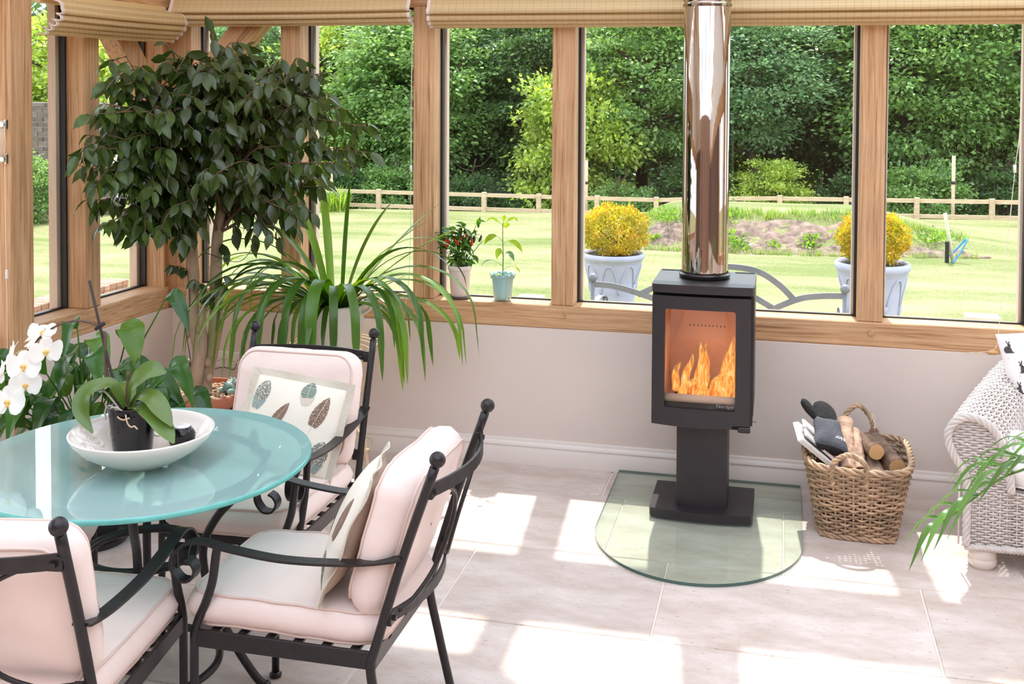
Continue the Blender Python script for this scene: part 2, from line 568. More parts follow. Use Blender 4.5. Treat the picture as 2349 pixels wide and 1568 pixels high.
def skirting(name, p0, p1, nrm):
    prof = [(0, 0), (0.018, 0), (0.018, 0.074), (0.0155, 0.077), (0.0155, 0.083), (0.0185, 0.087), (0.0165, 0.097), (0.011, 0.104), (0.009, 0.108), (0.009, 0.113), (0.006, 0.119), (0, 0.12)]
    p0 = np.array(p0, float); p1 = np.array(p1, float); nrm = np.array(nrm, float)
    V = []
    for p in (p0, p1):
        for a, z in prof:
            V.append(p + nrm * a + np.array([0, 0, z]))
    n = len(prof)
    Q = [(i, i + 1, n + i + 1, n + i) for i in range(n - 1)]
    o = MB().add(V, Q).build(name, M_SKIRT, angle=40)
    tag(o, kind='structure')
skirting('baseboard_back', (0.0, 0, 0), (5.5, 0, 0), (0, -1, 0))
skirting('baseboard_left', DL * 1.06, DL * 0.0, NL)
skirting('baseboard_side', (-2.62, -1.30, 0), (-0.085, -1.30, 0), (0, -1, 0))

# oak frame: beams and posts belong to the walls that they make
def part(o): return o
sill = MB().box((0.012, 0.02, ZP), (5.4, 0.21, ZB), 0.004).build('sill_beam', M_OAK[0], wall_back)
for x in (0.66, 1.36, 2.06, 3.455, 4.15):
    pg = MB()
    pg.tube([(x - 0.01, 0.028, 0.735 - 0.02), (x - 0.01, 0.012, 0.735 - 0.02)], 0.0125, 10)
    pg.build('peg', M_OAK[1], sill, angle=40)
POSTS = [(0.592, 0.70), (1.295, 1.402), (1.988, 2.096), (3.387, 3.494), (4.10, 4.21), (4.75, 4.86)]
for a, b2 in POSTS:
    MB().box((a, 0.03, ZB), (b2, 0.15, 2.46), 0.004).build('post', M_OAK[2], wall_back)
MB().box((-0.125, 0.03, ZP), (0.094, 0.16, 2.46), 0.004).build('corner_post', M_OAK[2], wall_back)
MB().box((-0.2, 0.02, 2.19), (5.5, 0.22, 2.46), 0.005).build('header_beam', M_OAK[0], wall_back)
def brace(name, p0, p1, w, d, parent, nrm):
    p0 = np.array(p0, float); p1 = np.array(p1, float)
    MB().tube([p0, p1], 1, flat=(w, d), ref=nrm).build(name, M_BRACE, parent)
def oak_dir(name, d):
    m = oak(name, 0)
    mp = [n for n in m.node_tree.nodes if n.type == 'MAPPING'][0]
    mp.vector_type = 'TEXTURE'
    ang = math.atan2(d[2], math.hypot(d[0], d[1]))
    mp.inputs['Rotation'].default_value = (0, -ang, 0)
    mp.inputs['Scale'].default_value = (1 / 1.3, 1 / 26.0, 1 / 26.0)
    return m
M_BRACE = oak_dir('oak_brace', (0.38, 0, 0.42))
brace('brace', (0.02, 0.085, 1.68), (0.52, 0.085, 2.23), 0.135, 0.10, wall_back, (0, 1, 0))

lsill = lbox(MB(), -0.21, -0.02, 0.0, 0.99, ZP, ZB, 0.004).build('sill_beam', M_OAK[1], wall_left)
for s in (0.585,):
    c = NL * -0.02 + DL * s
    MB().tube([c - NL * 0.01 + np.array([0, 0, 0.70]), c + NL * 0.022 + np.array([0, 0, 0.70])], 0.011, 10).build('peg', M_OAK[0], lsill, angle=40)
lbox(MB(), -0.175, -0.035, 0.525, 0.63, ZB, 2.46, 0.004).build('post', M_OAK[2], wall_left)
lbox(MB(), -0.20, -0.03, 0.012, 0.03, ZB, 2.46).build('corner_post', M_OAK[2], wall_left)
lbox(MB(), -0.30, -0.02, 0.985, 1.125, -0.05, 2.46, 0.006).build('end_post', M_OAK[2], wall_left)
lbox(MB(), -0.22, -0.0, -0.04, 1.2, 2.19, 2.46, 0.005).build('header_beam', M_OAK[1], wall_left)
pb0 = NL * -0.1 + DL * 0.05 + np.array([0, 0, 1.72]); pb1 = NL * -0.1 + DL * 0.46 + np.array([0, 0, 2.22])
M_BRACE2 = oak('oak_brace_left', 2)
MB().tube([pb0, pb1], 1, flat=(0.12, 0.1), ref=NL).build('brace', M_BRACE2, wall_left)
# side wall (turns away from the room corner): sill, header
MB().box((-2.62, -1.32, ZP), (-0.2, -1.12, ZB), 0.004).build('sill_beam', M_OAK[0], wall_side)
MB().box((-2.7, -1.34, 2.19), (-0.2, -1.10, 2.46), 0.004).build('header_beam', M_OAK[0], wall_side)
for x in (-1.35, -2.55):
    MB().box((x, -1.31, ZB), (x + 0.11, -1.15, 2.2), 0.004).build('post', M_OAK[2], wall_side)
for nm, wl_, rng in (('far', wall_far_left, (-6.6, -1.3)),):
    MB().box((-2.83, rng[0], ZP), (-2.63, rng[1], ZB), 0.004).build('sill_beam', M_OAK[1], wl_)
    MB().box((-2.83, rng[0], 2.19), (-2.63, rng[1], 2.46), 0.004).build('header_beam', M_OAK[1], wl_)
    for y in (-2.6, -3.9, -5.2, -6.6):
        MB().box((-2.80, y, ZB), (-2.66, y + 0.12, 2.2), 0.004).build('post', M_OAK[2], wl_)
MB().box((5.5, -6.7, ZP), (5.74, -1.3, 2.2)).build('added_brick_infill', M_HOUSE, wall_right)  # unseen solid stretch added in place of glazing to darken the flue's reflection
MB().box((5.51, -1.3, ZP), (5.72, 0.1, ZB), 0.004).build('sill_beam', M_OAK[1], wall_right)
MB().box((5.51, -6.7, 2.19), (5.72, 0.2, 2.46), 0.004).build('header_beam', M_OAK[1], wall_right)
for y in (-0.12, -1.25):
    MB().box((5.54, y, ZB), (5.68, y + 0.12, 2.2), 0.004).build('post', M_OAK[2], wall_right)

# ------------------------------------------------------------------ windows
wi = 0
def window_back(x0, x1):
    global wi
    wi += 1
    z0, z1 = ZB, 2.19
    y0 = 0.135
    g = MB()
    t = 0.012
    g.box((x0, y0, z0), (x0 + t, y0 + 0.03, z1)); g.box((x1 - t, y0, z0), (x1, y0 + 0.03, z1))
    g.box((x0 + t, y0 + 0.01, z0), (x1 - t, y0 + 0.03, z0 + 0.006)); g.box((x0 + t, y0, z1 - t), (x1 - t, y0 + 0.03, z1))
    w = g.build('window_%d' % wi, M_GASKET); tag(w, kind='structure')
    f = MB()
    for a, b2 in ((x0 - 0.02, x0 + 0.022), (x1 - 0.022, x1 + 0.02)):
        f.box((a, 0.172, z0 - 0.05), (b2, 0.215, z1 + 0.05), 0.002)
    f.box((x0, 0.172, z0 - 0.06), (x1, 0.215, z0 - 0.004), 0.002)
    f.build('outer_frame', M_PALEOAK, w)
    MB().box((x0 + 0.002, 0.160, z0 + 0.002), (x1 - 0.002, 0.166, z1 - 0.002)).build('pane', M_GLASS, w)
xs = [0.094] + [v for p in POSTS for v in p]
for k in range(0, len(xs) - 1, 2):
    window_back(xs[k], xs[k + 1])
def window_left(s0, s1):
    global wi
    wi += 1
    t = 0.012; z0, z1 = ZB, 2.19
    g = MB()
    lbox(g, -0.165, -0.135, s0, s0 + t, z0, z1); lbox(g, -0.165, -0.135, s1 - t, s1, z0, z1)
    lbox(g, -0.165, -0.145, s0 + t, s1 - t, z0, z0 + 0.008); lbox(g, -0.165, -0.135, s0 + t, s1 - t, z1 - t, z1)
    w = g.build('window_%d' % wi, M_GASKET); tag(w, kind='structure')
    f = MB()
    lbox(f, -0.215, -0.172, s0 - 0.02, s0 + 0.03, z0 - 0.05, z1); lbox(f, -0.215, -0.172, s1 - 0.03, s1 + 0.02, z0 - 0.05, z1)
    f.build('outer_frame', M_PALEOAK, w)
    lbox(MB(), -0.166, -0.160, s0 + 0.002, s1 - 0.002, z0 + 0.002, z1 - 0.002).build('pane', M_GLASS, w)
window_left(0.03, 0.525)
window_left(0.63, 0.985)

# ------------------------------------------------------------------ roof (opaque slopes with glazing between the rafters)
RS = 0.70
def zr(y): return 2.50 + RS * (0.35 - y)
def roof_prism(mb, poly, th=0.10):
    poly = np.array(poly, float)
    z = zr(poly[:, 1])
    ar = 0.5 * np.sum(poly[:, 0] * np.roll(poly[:, 1], -1) - np.roll(poly[:, 0], -1) * poly[:, 1])
    if ar < 0: poly = poly[::-1]; z = z[::-1]
    mb.prism(poly, z, z + th)
roof = MB()
roof_prism(roof, [(-3.1, 0.36), (6.0, 0.36), (6.0, 0.053), (-3.1, 0.053)])
# solid slope left of the hip line
roof_prism(roof, [(-0.9, 0.053), (1.58, 0.053), (1.58, -0.163), (1.966, -0.163), (2.106, -0.224), (2.448, -0.435), (2.84, -0.678), (3.23, -0.965), (3.23, -1.62), (-0.9, -1.62)])
roof_prism(roof, [(-3.1, -2.5), (6.0, -2.5), (6.0, -2.65), (-3.1, -2.65)])
rf = roof.build('ceiling', M_CEIL); tag(rf, kind='structure')
for a, b2, y0, y1 in ((1.953, 2.084, 0.053, -0.20), (3.41, 3.55, 0.053, -2.5), (4.5, 4.62, 0.053, -2.5), (5.4, 5.9, 0.053, -2.5),
                      (-3.1, -2.9, 0.053, -2.5), (-1.9, -1.8, 0.053, -2.5), (-0.95, -0.85, -1.62, -2.5), (0.2, 0.32, -1.62, -2.5), (1.6, 1.72, -1.62, -2.5), (2.9, 3.02, -1.62, -2.5)):
    r_ = MB(); roof_prism(r_, [(a, y0), (b2, y0), (b2, y1), (a, y1)], 0.12)
    r_.build('rafter', M_OAK[1], rf)
# far slope behind the ridge
ridge_z = zr(-2.65)
MB().box((-3.1, -2.75, ridge_z - 0.25), (6.0, -2.6, ridge_z + 0.02)).build('ridge_beam', M_OAK[0], rf)
for x in (-3.0, -1.6, -0.2, 1.2, 2.6, 4.0, 5.4):
    MB().tube([(x, -2.7, ridge_z), (x, -6.9, 2.46)], 1, flat=(0.12, 0.12), ref=(1, 0, 0)).build('rafter', M_OAK[1], rf)
bs = MB()
for x0, x1 in ((-3.1, 0.0),):
    bs.add([(x0, -2.7, ridge_z + 0.05), (x1, -2.7, ridge_z + 0.05), (x1, -6.95, 2.5), (x0, -6.95, 2.5)], [(0, 1, 2, 3)])
bs.build('slope_panel', M_CEIL, rf)
# gable ends
gb = MB()
for x in (-2.85, 5.6):
    gb.prism([(-6.95, 2.44), (-2.7, ridge_z), (0.36, 2.5), (0.3, 2.44)], x, x + 0.1, axis='x')
gb.build('gable', M_CEIL, rf)
# ------------------------------------------------------------------ garden
def vnoise(x, y, s, seed=0):
    """smooth value noise"""
    rs = np.random.RandomState(seed); G = rs.rand(64, 64)
    x = np.asarray(x) / s + 31.7; y = np.asarray(y) / s + 17.3
    i = np.floor(x).astype(int); j = np.floor(y).astype(int); fx = x - i; fy = y - j
    fx = fx * fx * (3 - 2 * fx); fy = fy * fy * (3 - 2 * fy)
    g = lambda a, b: G[a % 64, b % 64]
    return (g(i, j) * (1 - fx) + g(i + 1, j) * fx) * (1 - fy) + (g(i, j + 1) * (1 - fx) + g(i + 1, j + 1) * fx) * fy
def sstep(a, b, x):
    t = np.clip((np.asarray(x, float) - a) / (b - a), 0, 1); return t * t * (3 - 2 * t)
def bank(x, y):
    base = 9.25 + 0.35 * np.sin(x * 1.3) * 0.3
    side = sstep(0.4, 1.6, x) * (1 - 0.75 * sstep(3.9, 5.6, x) ) * (1 - sstep(5.2, 6.4, x))
    return 0.44 * side * sstep(0, 1.0, y - base) * (1 - sstep(2.5, 5.0, y - base))
def gz(x, y):
    x = np.asarray(x, float); y = np.asarray(y, float)
    yy = np.maximum(y, 0)
    z = -0.13 - 0.0205 * yy + 0.0146 * (x - 1) * sstep(2, 10, yy) + 0.02 * (vnoise(x, y, 1.5, 3) - 0.5)
    z = z + bank(x, y)
    z = z - 0.75 * sstep(14.3, 15.1, y + 0.0 * x) * (x > -60)
    return z
def lawn_mat():
    m, nt, b = new_mat('mown_lawn')
    N, L = nt.nodes, nt.links
    tc = N.new('ShaderNodeTexCoord')
    mp = N.new('ShaderNodeMapping'); mp.inputs['Rotation'].default_value = (0, 0, 0.22); mp.inputs['Scale'].default_value = (0.35, 1.0, 1)
    L.new(tc.outputs['Object'], mp.inputs['Vector'])
    n1 = N.new('ShaderNodeTexNoise'); n1.inputs['Scale'].default_value = 1.3; n1.inputs['Detail'].default_value = 6; n1.inputs['Roughness'].default_value = 0.6
    L.new(mp.outputs['Vector'], n1.inputs['Vector'])
    rp = N.new('ShaderNodeValToRGB'); e = rp.color_ramp.elements
    e[0].position = 0.36; e[0].color = LAWN_A
    e[1].position = 0.66; e[1].color = LAWN_B
    L.new(n1.outputs['Fac'], rp.inputs['Fac'])
    n2 = N.new('ShaderNodeTexNoise'); n2.inputs['Scale'].default_value = 42; n2.inputs['Detail'].default_value = 4
    L.new(tc.outputs['Object'], n2.inputs['Vector'])
    mr = N.new('ShaderNodeMapRange'); mr.inputs['To Min'].default_value = 0.25; mr.inputs['To Max'].default_value = 1.75
    L.new(n2.outputs['Fac'], mr.inputs['Value'])
    mx = N.new('ShaderNodeMix'); mx.data_type = 'RGBA'; mx.blend_type = 'MULTIPLY'; mx.inputs[0].default_value = 1
    L.new(rp.outputs['Color'], mx.inputs[6]); L.new(mr.outputs['Result'], mx.inputs[7])
    L.new(mx.outputs[2], b.inputs['Base Color'])
    b.inputs['Roughness'].default_value = 0.8; b.inputs['Specular IOR Level'].default_value = 0.2
    bp = N.new('ShaderNodeBump'); bp.inputs['Strength'].default_value = 0.6; bp.inputs['Distance'].default_value = 0.03
    L.new(n2.outputs['Fac'], bp.inputs['Height']); L.new(bp.outputs['Normal'], b.inputs['Normal'])
    return m
LAWN_A = (0.135, 0.165, 0.042, 1); LAWN_B = (0.30, 0.27, 0.14, 1)
M_LAWN = lawn_mat()
def ground(x0, x1, y0, y1, nx, ny, name):
    def F(u, v):
        X = x0 + (x1 - x0) * u; Y = y0 + (y1 - y0) * v
        return X, Y, gz(X, Y)
    return MB().grid(F, nx, ny)
lawn = ground(-14, 12, 0.24, 16.5, 180, 150, 'lawn')
lawn.grid(lambda u, v: (-60 + 46 * u, -40 + 100 * v, np.minimum(gz(-14 + 0 * u, -40 + 100 * v), -0.13)), 8, 30)
lawn.grid(lambda u, v: (12 + 50 * u, -40 + 100 * v, gz(12 + 0 * u, -40 + 100 * v) - 0.0), 8, 30)
lawn.grid(lambda u, v: (-14 + 26 * u, 16.5 + 43.5 * v, gz(-14 + 26 * u, 16.5 + 0 * v)), 8, 8)
lawn.grid(lambda u, v: (-14 + 26 * u, -40 + 33.0 * v, -0.2 + 0 * u), 8, 8)
lawn.grid(lambda u, v: (-14 + 11.0 * u, -7.0 + 7.24 * v, -0.2 + 0 * u), 8, 8)
lawn.grid(lambda u, v: (5.8 + 6.2 * u, -7.0 + 7.24 * v, -0.2 + 0 * u), 8, 8)
lw = lawn.build('lawn', M_LAWN, smooth=True); tag(lw, 'sunny striped lawn sloping away to the fence', 'lawn', kind='structure')

# soil face of the bank
M_SOIL = mat('dry_soil', srgb(130, 108, 96), 0.95, var=0.5, vscale=9, bump=1.0, bscale=26, detail=8)
def soil():
    nx, ny = 220, 60
    u = np.linspace(1.0, 5.55, nx); v = np.linspace(0, 1, ny)
    U, W = np.meshgrid(u, v, indexing='ij')
    base = 9.25 + 0.105 * np.sin(U * 1.3)
    wid = 0.78 * (sstep(1.0, 1.5, U) * (1 - 0.55 * sstep(4.0, 4.9, U)) * (1 - sstep(5.1, 5.55, U))) + 0.02
    lo = base - 0.06 + 0.2 * (vnoise(U, 0 * U, 0.5, 5) - 0.5) + 0.35 * sstep(4.0, 4.8, U) * 0
    Y = lo + W * wid * (1 + 0.35 * (vnoise(U, 0 * U, 0.35, 9) - 0.5))
    Z = gz(U, Y) + 0.025 * np.sin(PI * np.clip(W, 0, 1)) ** 0.5 + 0.10 * (vnoise(U, Y, 0.16, 8) - 0.45) * np.sin(PI * W) + 0.06 * (vnoise(U, Y, 0.06, 18) - 0.5) * np.sin(PI * W) - 0.01 * ((W < 0.02) | (W > 0.98))
    V = np.stack([U, Y, Z], -1).reshape(-1, 3)
    i = np.arange(nx - 1)[:, None]; j = np.arange(ny - 1)[None]
    Q = np.stack([i * ny + j, (i + 1) * ny + j, (i + 1) * ny + j + 1, i * ny + j + 1], -1).reshape(-1, 4)
    o = MB().add(V, Q).build('earth_bank', M_SOIL, smooth=True)
    tag(o, 'bare brown earth bank cut into the lawn below the fence', 'soil', kind='stuff')
soil()

# ------------------------------------------------------------------ foliage tools
def leaf_cards(C, D, S, rnd, fold=0.25, drop=0.0, aspect=0.55, flat=0.9):
    """kite leaves of two folded halves: C centres, D tip directions, S lengths. Returns V,T"""
    n = len(C)
    D = D / np.maximum(np.linalg.norm(D, axis=1, keepdims=True), 1e-9)
    R = rnd.normal(size=(n, 3)) * 0.75 + np.array([0, 0, flat]); Sd = np.cross(D, R); Sd /= np.maximum(np.linalg.norm(Sd, axis=1, keepdims=True), 1e-9)
    Nn = np.cross(Sd, D)
    L = S[:, None]
    w = L * aspect / 2
    a = C - D * L * 0.5; t = C + D * L * 0.5 - Nn * L * drop
    l = C + Sd * w - D * L * 0.05 + Nn * w * fold; r = C - Sd * w - D * L * 0.05 + Nn * w * fold
    V = np.stack([a, l, t, r], 1).reshape(-1, 3)
    k = np.arange(n)[:, None] * 4
    T = np.concatenate([k + np.array([[0, 2, 1]]), k + np.array([[0, 3, 2]])])
    return V, T

def foliage_mesh(name, C, D, S, rnd, mt, **kw):
    V, T = leaf_cards(C, D, S, rnd, **kw)
    return mesh_np(name, V, None, T, mt, smooth=False)

def crown(rnd, nclump, nleaf, rx, ry, rz, clump_r, leaf, up=0.25, zmin=-1.0, shell=0.55):
    """leaf clumps spread through an ellipsoid, denser at its skin"""
    C = []; D = []
    d = rnd.normal(size=(nclump, 3)); d /= np.linalg.norm(d, axis=1, keepdims=True)
    rad = shell + (1 - shell) * rnd.rand(nclump) ** 0.6
    cen = d * rad[:, None] * np.array([rx, ry, rz])
    cen = cen[cen[:, 2] > zmin * rz]
    per = max(1, nleaf // len(cen))
    for c in cen:
        k = per
        o = rnd.normal(size=(k, 3)) * clump_r * np.array([1.0, 1.0, 0.42]) * (0.7 + 0.6 * rnd.rand())
        P = c + o
        out = c / np.array([rx, ry, rz]); 
        dr = out[None] * 0.5 + o / clump_r * 0.5 + rnd.normal(size=(k, 3)) * 0.55
        dr[:, 2] += up - 0.5
        C.append(P); D.append(dr)
    C = np.concatenate(C); D = np.concatenate(D)
    S = leaf * (0.7 + 0.6 * rnd.rand(len(C)))
    return C, D, S

def leaf_mat(name, c1, c2, trans=0.42, rough=0.38, island=0.45):
    return mat(name, c1, rough, col2=c2, vscale=1.6, island=island, trans=trans, spec=0.7)
M_BARK = mat('grey_brown_bark', srgb(72, 58, 46), 0.9, var=0.3, vscale=6, bump=0.8, bscale=20, stretch=(1, 1, 0.25))
TREE_MATS = [leaf_mat('leaves_deep_green', (0.040, 0.095, 0.030, 1), (0.14, 0.24, 0.075, 1)),
             leaf_mat('leaves_mid_green', (0.10, 0.20, 0.055, 1), (0.31, 0.46, 0.15, 1)),
             leaf_mat('leaves_yellow_green', (0.21, 0.33, 0.05, 1), (0.52, 0.60, 0.14, 1)),
             leaf_mat('leaves_blue_green', (0.085, 0.18, 0.08, 1), (0.30, 0.44, 0.21, 1))]
TREE_MESH = []
rnd = np.random.RandomState(11)
for k, (rx, ry, rz, nl, lf) in enumerate([(2.6, 2.2, 3.4, 30000, 0.17), (2.3, 2.0, 2.9, 30000, 0.15), (1.5, 1.4, 1.7, 13000, 0.13)]):
    for q in ((0, 1), (0, 1, 2, 3), (0, 1, 2))[k]:
        C, D, S = crown(rnd, 150 if k < 2 else 70, nl, rx, ry, rz, 0.36 if k < 2 else 0.27, lf)
        TREE_MESH.append((k, foliage_mesh('foliage', C, D, S, rnd, TREE_MATS[q], aspect=0.6), (rx, ry, rz)))
def trunk_mesh(h, r, seed, top):
    rs = np.random.RandomState(seed)
    mb = MB()
    P = np.array([[0, 0, 0], [0.1 * rs.randn(), 0.1 * rs.randn(), h * 0.35], [0.2 * rs.randn(), 0.2 * rs.randn(), h * 0.7], [0.3 * rs.randn(), 0.3 * rs.randn(), h]])
    P = spline(P, 5)
    mb.tube(P, np.linspace(r, r * 0.45, len(P)), 9)
    for b_ in range(7):
        k = int(len(P) * (0.35 + 0.08 * b_)); k = min(k, len(P) - 2)
        az = b_ * 2.4 + rs.rand(); ln = top * (0.8 + 0.5 * rs.rand())
        e = P[k] + np.array([math.cos(az) * ln, math.sin(az) * ln, ln * 0.55])
        mid = (P[k] + e) / 2 + np.array([0, 0, -0.15 * ln])
        B = spline([P[k], mid, e], 5)
        mb.tube(B, np.linspace(r * 0.42, r * 0.12, len(B)), 6)
    return mb
TRUNKS = [trunk_mesh(6.5, 0.22, 1, 1.7).build('trunk', M_BARK, smooth=True), trunk_mesh(5.5, 0.17, 2, 1.5).build('trunk', M_BARK, smooth=True), trunk_mesh(2.8, 0.07, 3, 0.9).build('trunk', M_BARK, smooth=True)]
TM = [t.data for t in TRUNKS]
for t in TRUNKS: bpy.data.objects.remove(t)

def tree(x, y, kind, sc, rz, label, trunk_sc=1.0, cat='tree', cz=None, name='woodland_tree', sz=1.0):
    k, me, rr_ = TREE_MESH[kind]
    z0 = float(gz(x, min(y, 16.5)))
    root = empty(name, label, cat, (x, y, z0), rz, 'trees along the garden edge')
    h = {0: 6.5, 1: 5.5, 2: 2.8}[k]
    tr = link(bpy.data.objects.new('trunk', TM[k]), root); tr.scale = (sc * trunk_sc, sc * trunk_sc, sc)
    f = link(bpy.data.objects.new('foliage', me), root); f['kind'] = 'stuff'
    f.location = (0, 0, (cz if cz is not None else h * 0.80 * sc)); f.scale = (sc, sc, sc * sz)
    return root
# trees beyond the fence: (x, y, kind, scale, turn, label)
TREES = [
 # x, y, variant, scale, turn, crown height, crown stretch, label
 (-15.0, 20.5, 4, 0.95, 0.3, 2.6, 1.0, 'pale sunlit tree over the old brick wall, first from the left'),
 (-12.4, 19.5, 8, 1.3, 1.1, 1.9, 1.2, 'yellow-green leafy tree seen through the narrow left window'),
 (-9.9, 20.5, 5, 0.95, 2.0, 2.7, 1.0, 'blue-green tree behind the fig crown, beside the yellow-green one'),
 (-7.6, 20.0, 4, 0.80, 0.9, 2.3, 1.0, 'broad pale green tree behind the corner window'),
 (-5.1, 19.0, 3, 0.80, 2.6, 3.0, 0.85, 'rounded sunlit green tree filling the pane left of the tall oak post'),
 (-6.6, 22.5, 5, 1.0, 1.6, 4.2, 1.0, 'high blue-green tree behind the rounded sunlit one'),
 (-3.5, 22.5, 0, 1.05, 0.2, 4.4, 1.1, 'dark tall woodland tree behind the chilli plant window'),
 (-2.2, 19.5, 2, 0.66, 1.9, 3.1, 1.0, 'dark green tree with a visible trunk above the turquoise pot'),
 (-1.05, 17.6, 8, 0.80, 3.0, 1.75, 1.25, 'bright yellow-green tree beside the middle oak post'),
 (0.55, 18.8, 3, 0.74, 0.6, 3.1, 0.9, 'sunlit green tree just left of the steel flue pipe'),
 (-0.3, 22.5, 4, 0.95, 4.0, 4.0, 1.0, 'high yellow-green tree behind the middle oak post'),
 (2.5, 18.4, 5, 0.70, 1.4, 3.3, 0.75, 'leafy green tree just right of the steel flue pipe'),
 (2.75, 22.0, 4, 0.60, 0.4, 1.6, 0.9, 'yellow-lit low tree in the gap right of the flue pipe'),
 (4.1, 20.5, 2, 0.90, 2.2, 3.7, 1.0, 'dark tree with a thick leaning trunk left of the last oak post'),
 (5.7, 18.6, 3, 0.74, 0.0, 3.0, 0.9, 'mid green tree just right of the last oak post'),
 (6.3, 22.5, 4, 0.7, 0.5, 1.9, 0.9, 'yellow-lit tree deep in the wood right of the last oak post'),
 (7.4, 19.0, 3, 0.80, 2.9, 3.3, 0.95, 'broad green tree at the far right of the garden'),
 (9.4, 22.0, 5, 1.1, 1.0, 3.4, 1.1, 'blue-green tree at the right edge behind the broad green tree'),
]
for (x, y, k, sc, rz, cz, sz, lab) in TREES:
    tree(x, y, k, sc, rz, lab, cz=cz, sz=sz)
# everything behind the first row of trees: one uncountable mass of leaves
rb = np.random.RandomState(77)
nb = 34000
xb = rb.uniform(-26, 15, nb); lay = rb.randint(0, 3, nb)
zb_ = -1.2 + 8.0 * rb.rand(nb) ** 1.25
yb_ = 26.5 + 1.6 * lay + 1.3 * np.sin(xb * 1.1 + lay) + 0.9 * np.sin(zb_ * 1.9 + xb * 0.7) + 0.4 * rb.randn(nb)
Cb = np.stack([xb, yb_, zb_], 1); Db = rb.normal(size=(nb, 3)); Db[:, 1] -= 0.6
far = link(bpy.data.objects.new('treeline', foliage_mesh('treeline', Cb, Db, 0.26 * (0.7 + 0.6 * rb.rand(nb)), rb, TREE_MATS[0], aspect=0.6)))
tag(far, 'dark mass of woodland leaves behind the nearer trees', 'trees', kind='stuff')
# understorey shrubs right behind the fence
UNDER = [(-10.4, 17.2, 7, 0.55, 'leafy green shrub by the fence end behind the fig trunk', 0.35), (-8.3, 16.8, 6, 0.55, 'dark hedge shrub behind the fence, left of the tall post', 0.3),
 (-6.1, 17.2, 6, 0.6, 'dark laurel shrub behind the two-rail fence', 0.25), (-5.0, 17.4, 7, 0.55, 'sunlit laurel shrub behind the fence beside the tall oak post', 0.55), (-3.3, 17.6, 6, 0.55, 'dark shrub behind the fence at the chilli window', 0.2),
 (-1.9, 17.8, 6, 0.6, 'dark low shrub behind the fence left of the middle post', 0.3), (0.05, 16.5, 7, 0.46, 'pale flowering shrub behind the golden bush in the urn', 0.35), (1.2, 17.6, 6, 0.6, 'dark thicket shrub left of the flue pipe', 0.4),
 (2.9, 17.0, 8, 0.46, 'bright yellow-green shrub behind the fence right of the flue', 0.85), (4.4, 17.4, 6, 0.55, 'dark shrub behind the fence above the earth bank', 0.3), (5.6, 17.0, 7, 0.6, 'light green shrub behind the leaning stake', 0.6), (7.3, 17.4, 6, 0.6, 'dark green shrub behind the fence at the far right', 0.35)]
for i, (x, y, k, sc, lab, cz) in enumerate(UNDER):
    t = tree(x, y, k, sc, i * 0.9, lab, cat='shrub', cz=cz, name='woodland_shrub')
    t['group'] = 'shrubs behind the garden fence'
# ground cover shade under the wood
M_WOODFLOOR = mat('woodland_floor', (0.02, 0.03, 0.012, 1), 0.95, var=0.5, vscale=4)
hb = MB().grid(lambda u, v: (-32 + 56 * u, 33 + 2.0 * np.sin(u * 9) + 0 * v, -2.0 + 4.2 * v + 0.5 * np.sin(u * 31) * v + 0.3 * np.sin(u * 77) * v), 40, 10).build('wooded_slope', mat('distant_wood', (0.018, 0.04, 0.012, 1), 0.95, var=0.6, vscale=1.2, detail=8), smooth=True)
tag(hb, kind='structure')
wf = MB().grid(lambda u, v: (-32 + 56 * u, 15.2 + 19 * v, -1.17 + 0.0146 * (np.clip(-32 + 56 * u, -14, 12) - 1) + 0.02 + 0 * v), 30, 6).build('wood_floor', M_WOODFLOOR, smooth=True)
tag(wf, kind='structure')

# ------------------------------------------------------------------ fence
M_FENCE = mat('weathered_fence_wood', srgb(196, 170, 140), 0.8, var=0.18, vscale=5, stretch=(1, 1, 6), bump=0.3)
fx = [-8.0, -6.75, -5.545, -4.336, -3.3, -2.27, -1.236, -0.16, 0.907, 1.97, 3.045, 4.149, 5.292, 6.476, 7.65, 8.85, 10.05]
ztop = lambda x: -0.150 + 0.0 * x + (0.012 * max(0, x - 1) + 0.065 * min(1, max(0, (x - 0.9) / 1.5)))
fence = empty('post_and_rail_fence', 'low weathered post and rail fence along the far edge of the lawn', 'fence', (0, 14.62, -1.1))
for x in fx:
    zt = ztop(x)
    MB().box((x - 0.042, -0.05, -0.1), (x + 0.042, 0.035, zt + 1.1), 0.006).build('fence_post', M_FENCE, fence)
for a, b2 in zip(fx[:-1], fx[1:]):
    for dz in (-0.055, -0.315, -0.56):
        mb = MB()
        za, zb_ = ztop(a) + 1.1 + dz, ztop(b2) + 1.1 + dz
        mb.tube([(a + 0.04, -0.005, za), (b2 - 0.04, -0.005, zb_)], 1, flat=(0.035, 0.068), ref=(0, 0, 1))
        mb.build('rail', M_FENCE, fence)

# ------------------------------------------------------------------ garden wall and low brick plinth on the left
M_BRICK = mat('old_red_brick', srgb(176, 128, 108), 0.9, var=0.25, vscale=12, bump=0.6, bscale=40, objvar=0.22)
M_BRICKW = mat('old_grey_brick', srgb(112, 98, 88), 0.9, var=0.35, vscale=5, bump=0.8, bscale=22, island=0.3)
gw = empty('garden_wall', 'old grey brick garden wall with ivy at the lawn edge beyond the left window', 'wall', (-10.5, 12.3, -0.55))
MB().box((-3.5, 0.03, 0), (1.9, 0.35, 1.95)).build('core', M_GROUT, gw)
rw = random.Random(5); cb = MB()
for r_ in range(22):
    x = -3.5 - 0.11 * (r_ % 2)
    while x < 1.85:
        w = 0.21
        cb.box((x, rw.uniform(-0.012, 0.01), r_ * 0.088), (x + w, 0.06, r_ * 0.088 + 0.074))
        x += w + 0.012
c_ = cb.build('brickwork', M_BRICKW, gw); c_['kind'] = 'stuff'
